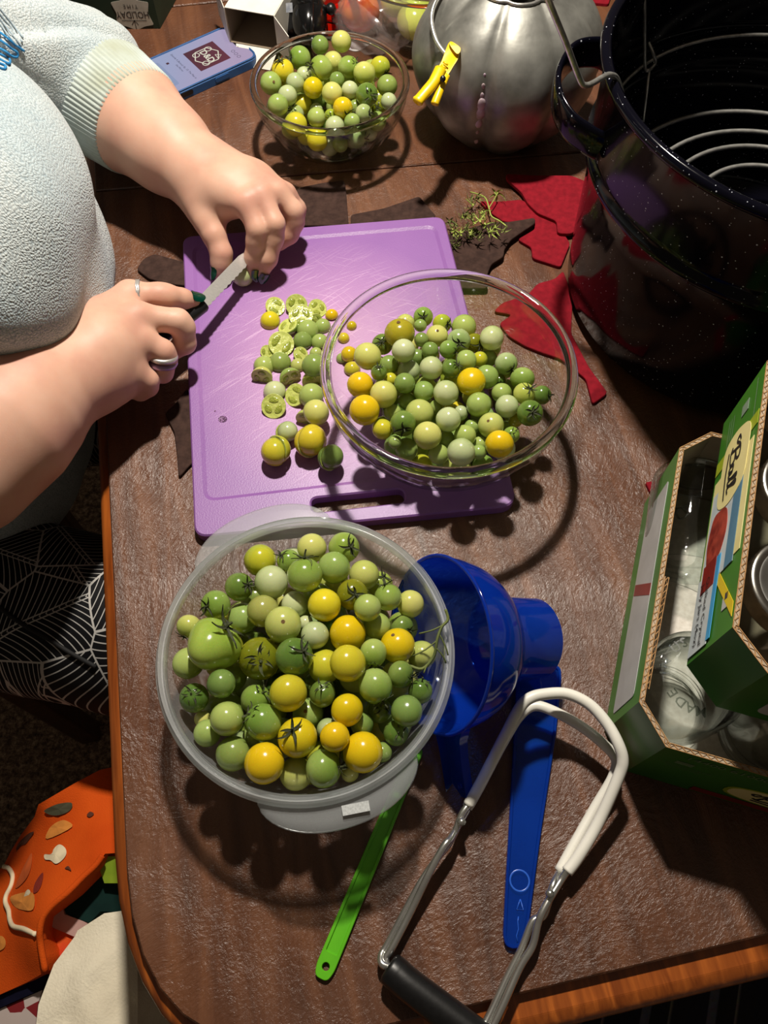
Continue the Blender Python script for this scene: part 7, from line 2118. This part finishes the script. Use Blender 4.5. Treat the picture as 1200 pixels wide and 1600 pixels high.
M_ORG = pm('orange_cotton', (224, 92, 22), (198, 72, 12), 9, .85, bmp=.25, bdist=.002, spec=.15, bscale=700)
M_NVY = pm('navy_cotton', (26, 26, 52), (18, 18, 38), 60, .9, spec=.1)
M_DG2 = pm('dark_green_jersey', (22, 48, 44), (15, 36, 34), 40, .9, spec=.1)
M_PNK = pm('pale_pink_cotton', (206, 170, 160), (178, 140, 134), 20, .9, spec=.1)
M_RDP = pm('red_orange_print', (214, 62, 40), (226, 106, 28), 26, .7, spec=.2)
M_WHC = pm('off_white_linen', (236, 228, 206), (216, 206, 182), 12, .9, bmp=.3, bdist=.003, spec=.1, bscale=420)
zb = -.50
orange, zo = cloth('fabric_bag', [(-40, 1400, -.52), (6, 1352, -.52), (17, 1330, -.51), (31, 1307, -.50), (54, 1276, -.47), (60, 1257, -.45), (118, 1223, -.44), (156, 1203, -.44), (215, 1190, -.45), (215, 1330, -.42), (164, 1334, -.41), (152, 1352, -.41), (107, 1397, -.41), (73, 1425, -.415), (65, 1445, -.42), (62, 1468, -.43), (72, 1518, -.44), (42, 1535, -.47), (-40, 1572, -.50)], M_ORG, 'orange cotton bag printed with leaves and flowers on the floor', 'bag', 3, amp=.0022, floor=FLOOR_Z + .001)


def print_on(name, pts, mat, zf, lift_=.0022):
    """flat print lying on the cloth"""
    out = []
    pts = [(p[0], p[1]) for p in smooth_path([np.array([a, b, 0.0]) for a, b in pts], 4, closed=True)]
    for px_, py_ in pts:
        z = -.26
        for _ in range(6): q = at(px_, py_, z); z = zf(q[0], q[1])
        out.append(at(px_, py_, z + lift_))
    c = np.mean(out, 0); zc = zf(c[0], c[1]) + lift_
    V = [*out, np.array([c[0], c[1], max(zc, c[2] - .004)])]
    n = len(out)
    w = area2([tuple(p[:2]) for p in out]) > 0
    make(name, (V, [[i, (i + 1) % n, n] if w else [(i + 1) % n, i, n] for i in range(n)]), mat, orange, smooth=False)


S_ = 3.556
cp = lambda L_: [(x / S_, 1150 + y / S_) for x, y in L_]
M_P1 = pm('grey_green_leaf_print', (76, 74, 52), None, 60, .85); M_P2 = pm('pale_orange_print', (236, 150, 62), None, 60, .85)
M_P3 = pm('cream_flower_print', (242, 226, 190), None, 60, .85); M_P4 = pm('maroon_print', (140, 40, 22), None, 60, .85); M_P5 = pm('brown_sprig_print', (98, 46, 22), None, 60, .85)
print_on('leaf_print', cp([(245, 415), (300, 385), (350, 372), (398, 372), (395, 405), (360, 430), (310, 442), (270, 435)]), M_P1, zo)
print_on('melon_print', cp([(262, 572), (270, 520), (310, 482), (360, 468), (400, 505)]), M_P2, zo)
print_on('flower_print', cp([(247, 658), (285, 655), (300, 625), (330, 602), (362, 622), (368, 655), (345, 690), (310, 710), (280, 690), (250, 685)]), M_P3, zo)
print_on('melon_print', cp([(62, 890), (180, 870), (184, 962), (120, 965), (75, 940)]), M_P2, zo)
print_on('leaf_print', cp([(185, 870), (195, 815), (238, 757), (232, 820), (210, 862)]), M_P4, zo)
print_on('leaf_print', cp([(85, 845), (125, 740), (175, 650), (172, 730), (140, 800)]), pm('rust_leaf_print', (208, 92, 30), None, 60, .85), zo)
print_on('drop_print', cp([(120, 908), (150, 855), (168, 862), (160, 885)]), M_P3, zo)
print_on('round_print', cp([(-10, 1120), (12, 1112), (30, 1135), (28, 1170), (5, 1190), (-10, 1185)]), M_P2, zo)
print_on('sprig_print', cp([(80, 655), (100, 600), (150, 548), (188, 532), (165, 570), (140, 600), (105, 615)]), M_P5, zo)
print_on('sprig_print', cp([(482, 440), (500, 420), (522, 432), (500, 450)]), M_P5, zo)
print_on('sprig_print', cp([(360, 735), (380, 722), (396, 748), (380, 742)]), M_P5, zo)
strap_px = cp([(20, 725), (48, 735), (70, 775), (62, 830), (35, 885), (30, 925), (48, 970), (55, 1020), (75, 1058), (130, 1072), (200, 1102)])
sp2 = []
for px_, py_ in strap_px:
    z = -.26
    for _ in range(6): q = at(px_, py_, z); z = zo(q[0], q[1])
    sp2.append(at(px_, py_, z + .003))
make('drawstring', tube(smooth_path(sp2, 4), .0024, 8), M_P3, orange)
hem = []
for px_, py_ in cp([(570, 664), (530, 720), (460, 785), (375, 872), (290, 945), (240, 1010), (222, 1080), (226, 1160), (252, 1306)]):
    z = -.24
    for _ in range(6): q = at(px_, py_, z); z = zo(q[0], q[1])
    hem.append(at(px_, py_, z + .001))
make('hem', tube(smooth_path(hem, 4), .0032, 8), M_ORG, orange)
cloth('dark_cloth', [(152, 1352, -.440), (164, 1336, -.440), (200, 1340, -.44), (200, 1425, -.45), (157, 1424, -.45), (140, 1442, -.45), (101, 1428, -.455), (94, 1409, -.45)], M_DG2, 'dark green cloth tucked between the orange bag and the white cloth', 'cloth', 5, amp=.003, floor=FLOOR_Z + .001)
cloth('lime_cloth', [(152, 1347, -.425), (166, 1338, -.42), (190, 1338, -.42), (190, 1380, -.43), (163, 1380, -.432)], pm('lime_cotton', (150, 178, 40), (128, 160, 30), 60, .9), 'narrow strip of lime green cloth against the table\'s left edge', 'cloth', 6, amp=.001)
cloth('pink_cloth', [(68, 1437, -.450), (96, 1413, -.450), (101, 1429, -.452), (138, 1442, -.452), (124, 1456, -.455), (117, 1464, -.455), (84, 1450, -.458)], M_PNK, 'pale pink cloth under the orange bag\'s hem', 'cloth', 7, amp=.002, step=.008, floor=FLOOR_Z + .001)
cloth('red_pouch', [(64, 1456, -.462), (79, 1446, -.462), (117, 1464, -.460), (100, 1486, -.462), (84, 1506, -.465), (73, 1518, -.468), (66, 1484, -.465)], M_RDP, 'red and orange printed pouch between the orange bag and white cloth', 'pouch', 8, amp=.002, step=.008, floor=FLOOR_Z + .001)
cloth('white_cloth', [(52, 1640, -.40), (60, 1570, -.40), (84, 1507, -.405), (117, 1463, -.41), (121, 1454, -.41), (163, 1427, -.405), (215, 1420, -.41), (215, 1660, -.39), (120, 1680, -.39)], M_WHC, 'crumpled off-white cloth heaped under the table\'s near left corner', 'cloth', 9, amp=.0075, bulge=.010, step=.009, floor=FLOOR_Z + .001)
cloth('navy_cloth', [(-40, 1573, -.505), (42, 1536, -.475), (74, 1519, -.470), (70, 1544, -.475), (-40, 1592, -.51)], M_NVY, 'navy cloth band below the orange bag', 'cloth', 10, amp=.002, step=.008, floor=FLOOR_Z + .001)


def patch_mat():
    m, nt, b = nmat('red_and_white_print')
    vo = node(nt, 'ShaderNodeTexVoronoi'); vo.inputs['Scale'].default_value = 34; nt.links.new(coords(nt), vo.inputs['Vector'])
    sc = node(nt, 'ShaderNodeSeparateColor'); nt.links.new(vo.outputs['Color'], sc.inputs[0])
    nt.links.new(ramp(nt, sc.outputs[0], [(.52, lin((206, 190, 184))), (.56, lin((132, 24, 30)))]), b.inputs['Base Color']); b.inputs['Roughness'].default_value = .9
    return m


cloth('print_cloth', [(-40, 1594, -.515), (66, 1547, -.480), (59, 1570, -.485), (50, 1650, -.50), (-40, 1660, -.52)], patch_mat(), 'red and white printed cloth at the photo\'s near left corner', 'cloth', 11, amp=.002, floor=FLOOR_Z + .001)


def rug_mat():
    m, nt, b = nmat('striped_rug_weave')
    v = coords(nt, (1, 1, 1), (0, 0, .35))
    sx = node(nt, 'ShaderNodeSeparateXYZ'); nt.links.new(v, sx.inputs[0])
    mu = node(nt, 'ShaderNodeMath', operation='MULTIPLY'); mu.inputs[1].default_value = 11; nt.links.new(sx.outputs[0], mu.inputs[0])
    fr = node(nt, 'ShaderNodeMath', operation='FRACT'); nt.links.new(mu.outputs[0], fr.inputs[0])
    nz = node(nt, 'ShaderNodeTexNoise'); nz.inputs['Scale'].default_value = 120; nt.links.new(v, nz.inputs['Vector'])
    c = ramp(nt, fr.outputs[0], [(0, lin((16, 16, 34))), (.28, lin((20, 20, 40))), (.30, lin((92, 92, 108))), (.42, lin((84, 84, 100))), (.44, lin((14, 12, 20))), (.70, lin((18, 16, 26))), (.72, lin((120, 112, 110))), (.76, lin((20, 18, 30)))])
    mx = node(nt, 'ShaderNodeMix', data_type='RGBA', blend_type='MULTIPLY'); mx.inputs['Factor'].default_value = .7
    nt.links.new(c, mx.inputs['A']); nt.links.new(nz.outputs['Color'], mx.inputs['B']); nt.links.new(mx.outputs['Result'], b.inputs['Base Color'])
    b.inputs['Roughness'].default_value = .95; bump(nt, b, nz.outputs['Fac'], .6, .003)
    return m


rp = [tuple(p[:2]) for p in ats([(800, 1560), (1300, 1380), (1340, 1660), (840, 1760)], FLOOR_Z + .006)]
rug = make('striped_rug', slab(round_poly(rp, .02, 3), FLOOR_Z + .0005, FLOOR_Z + .007, .001), rug_mat(), loc=(*np.mean(np.array(rp), 0), FLOOR_Z), smooth=False)
tag(rug, 'dark navy striped woven rug on the floor beyond the table\'s near edge', 'rug')
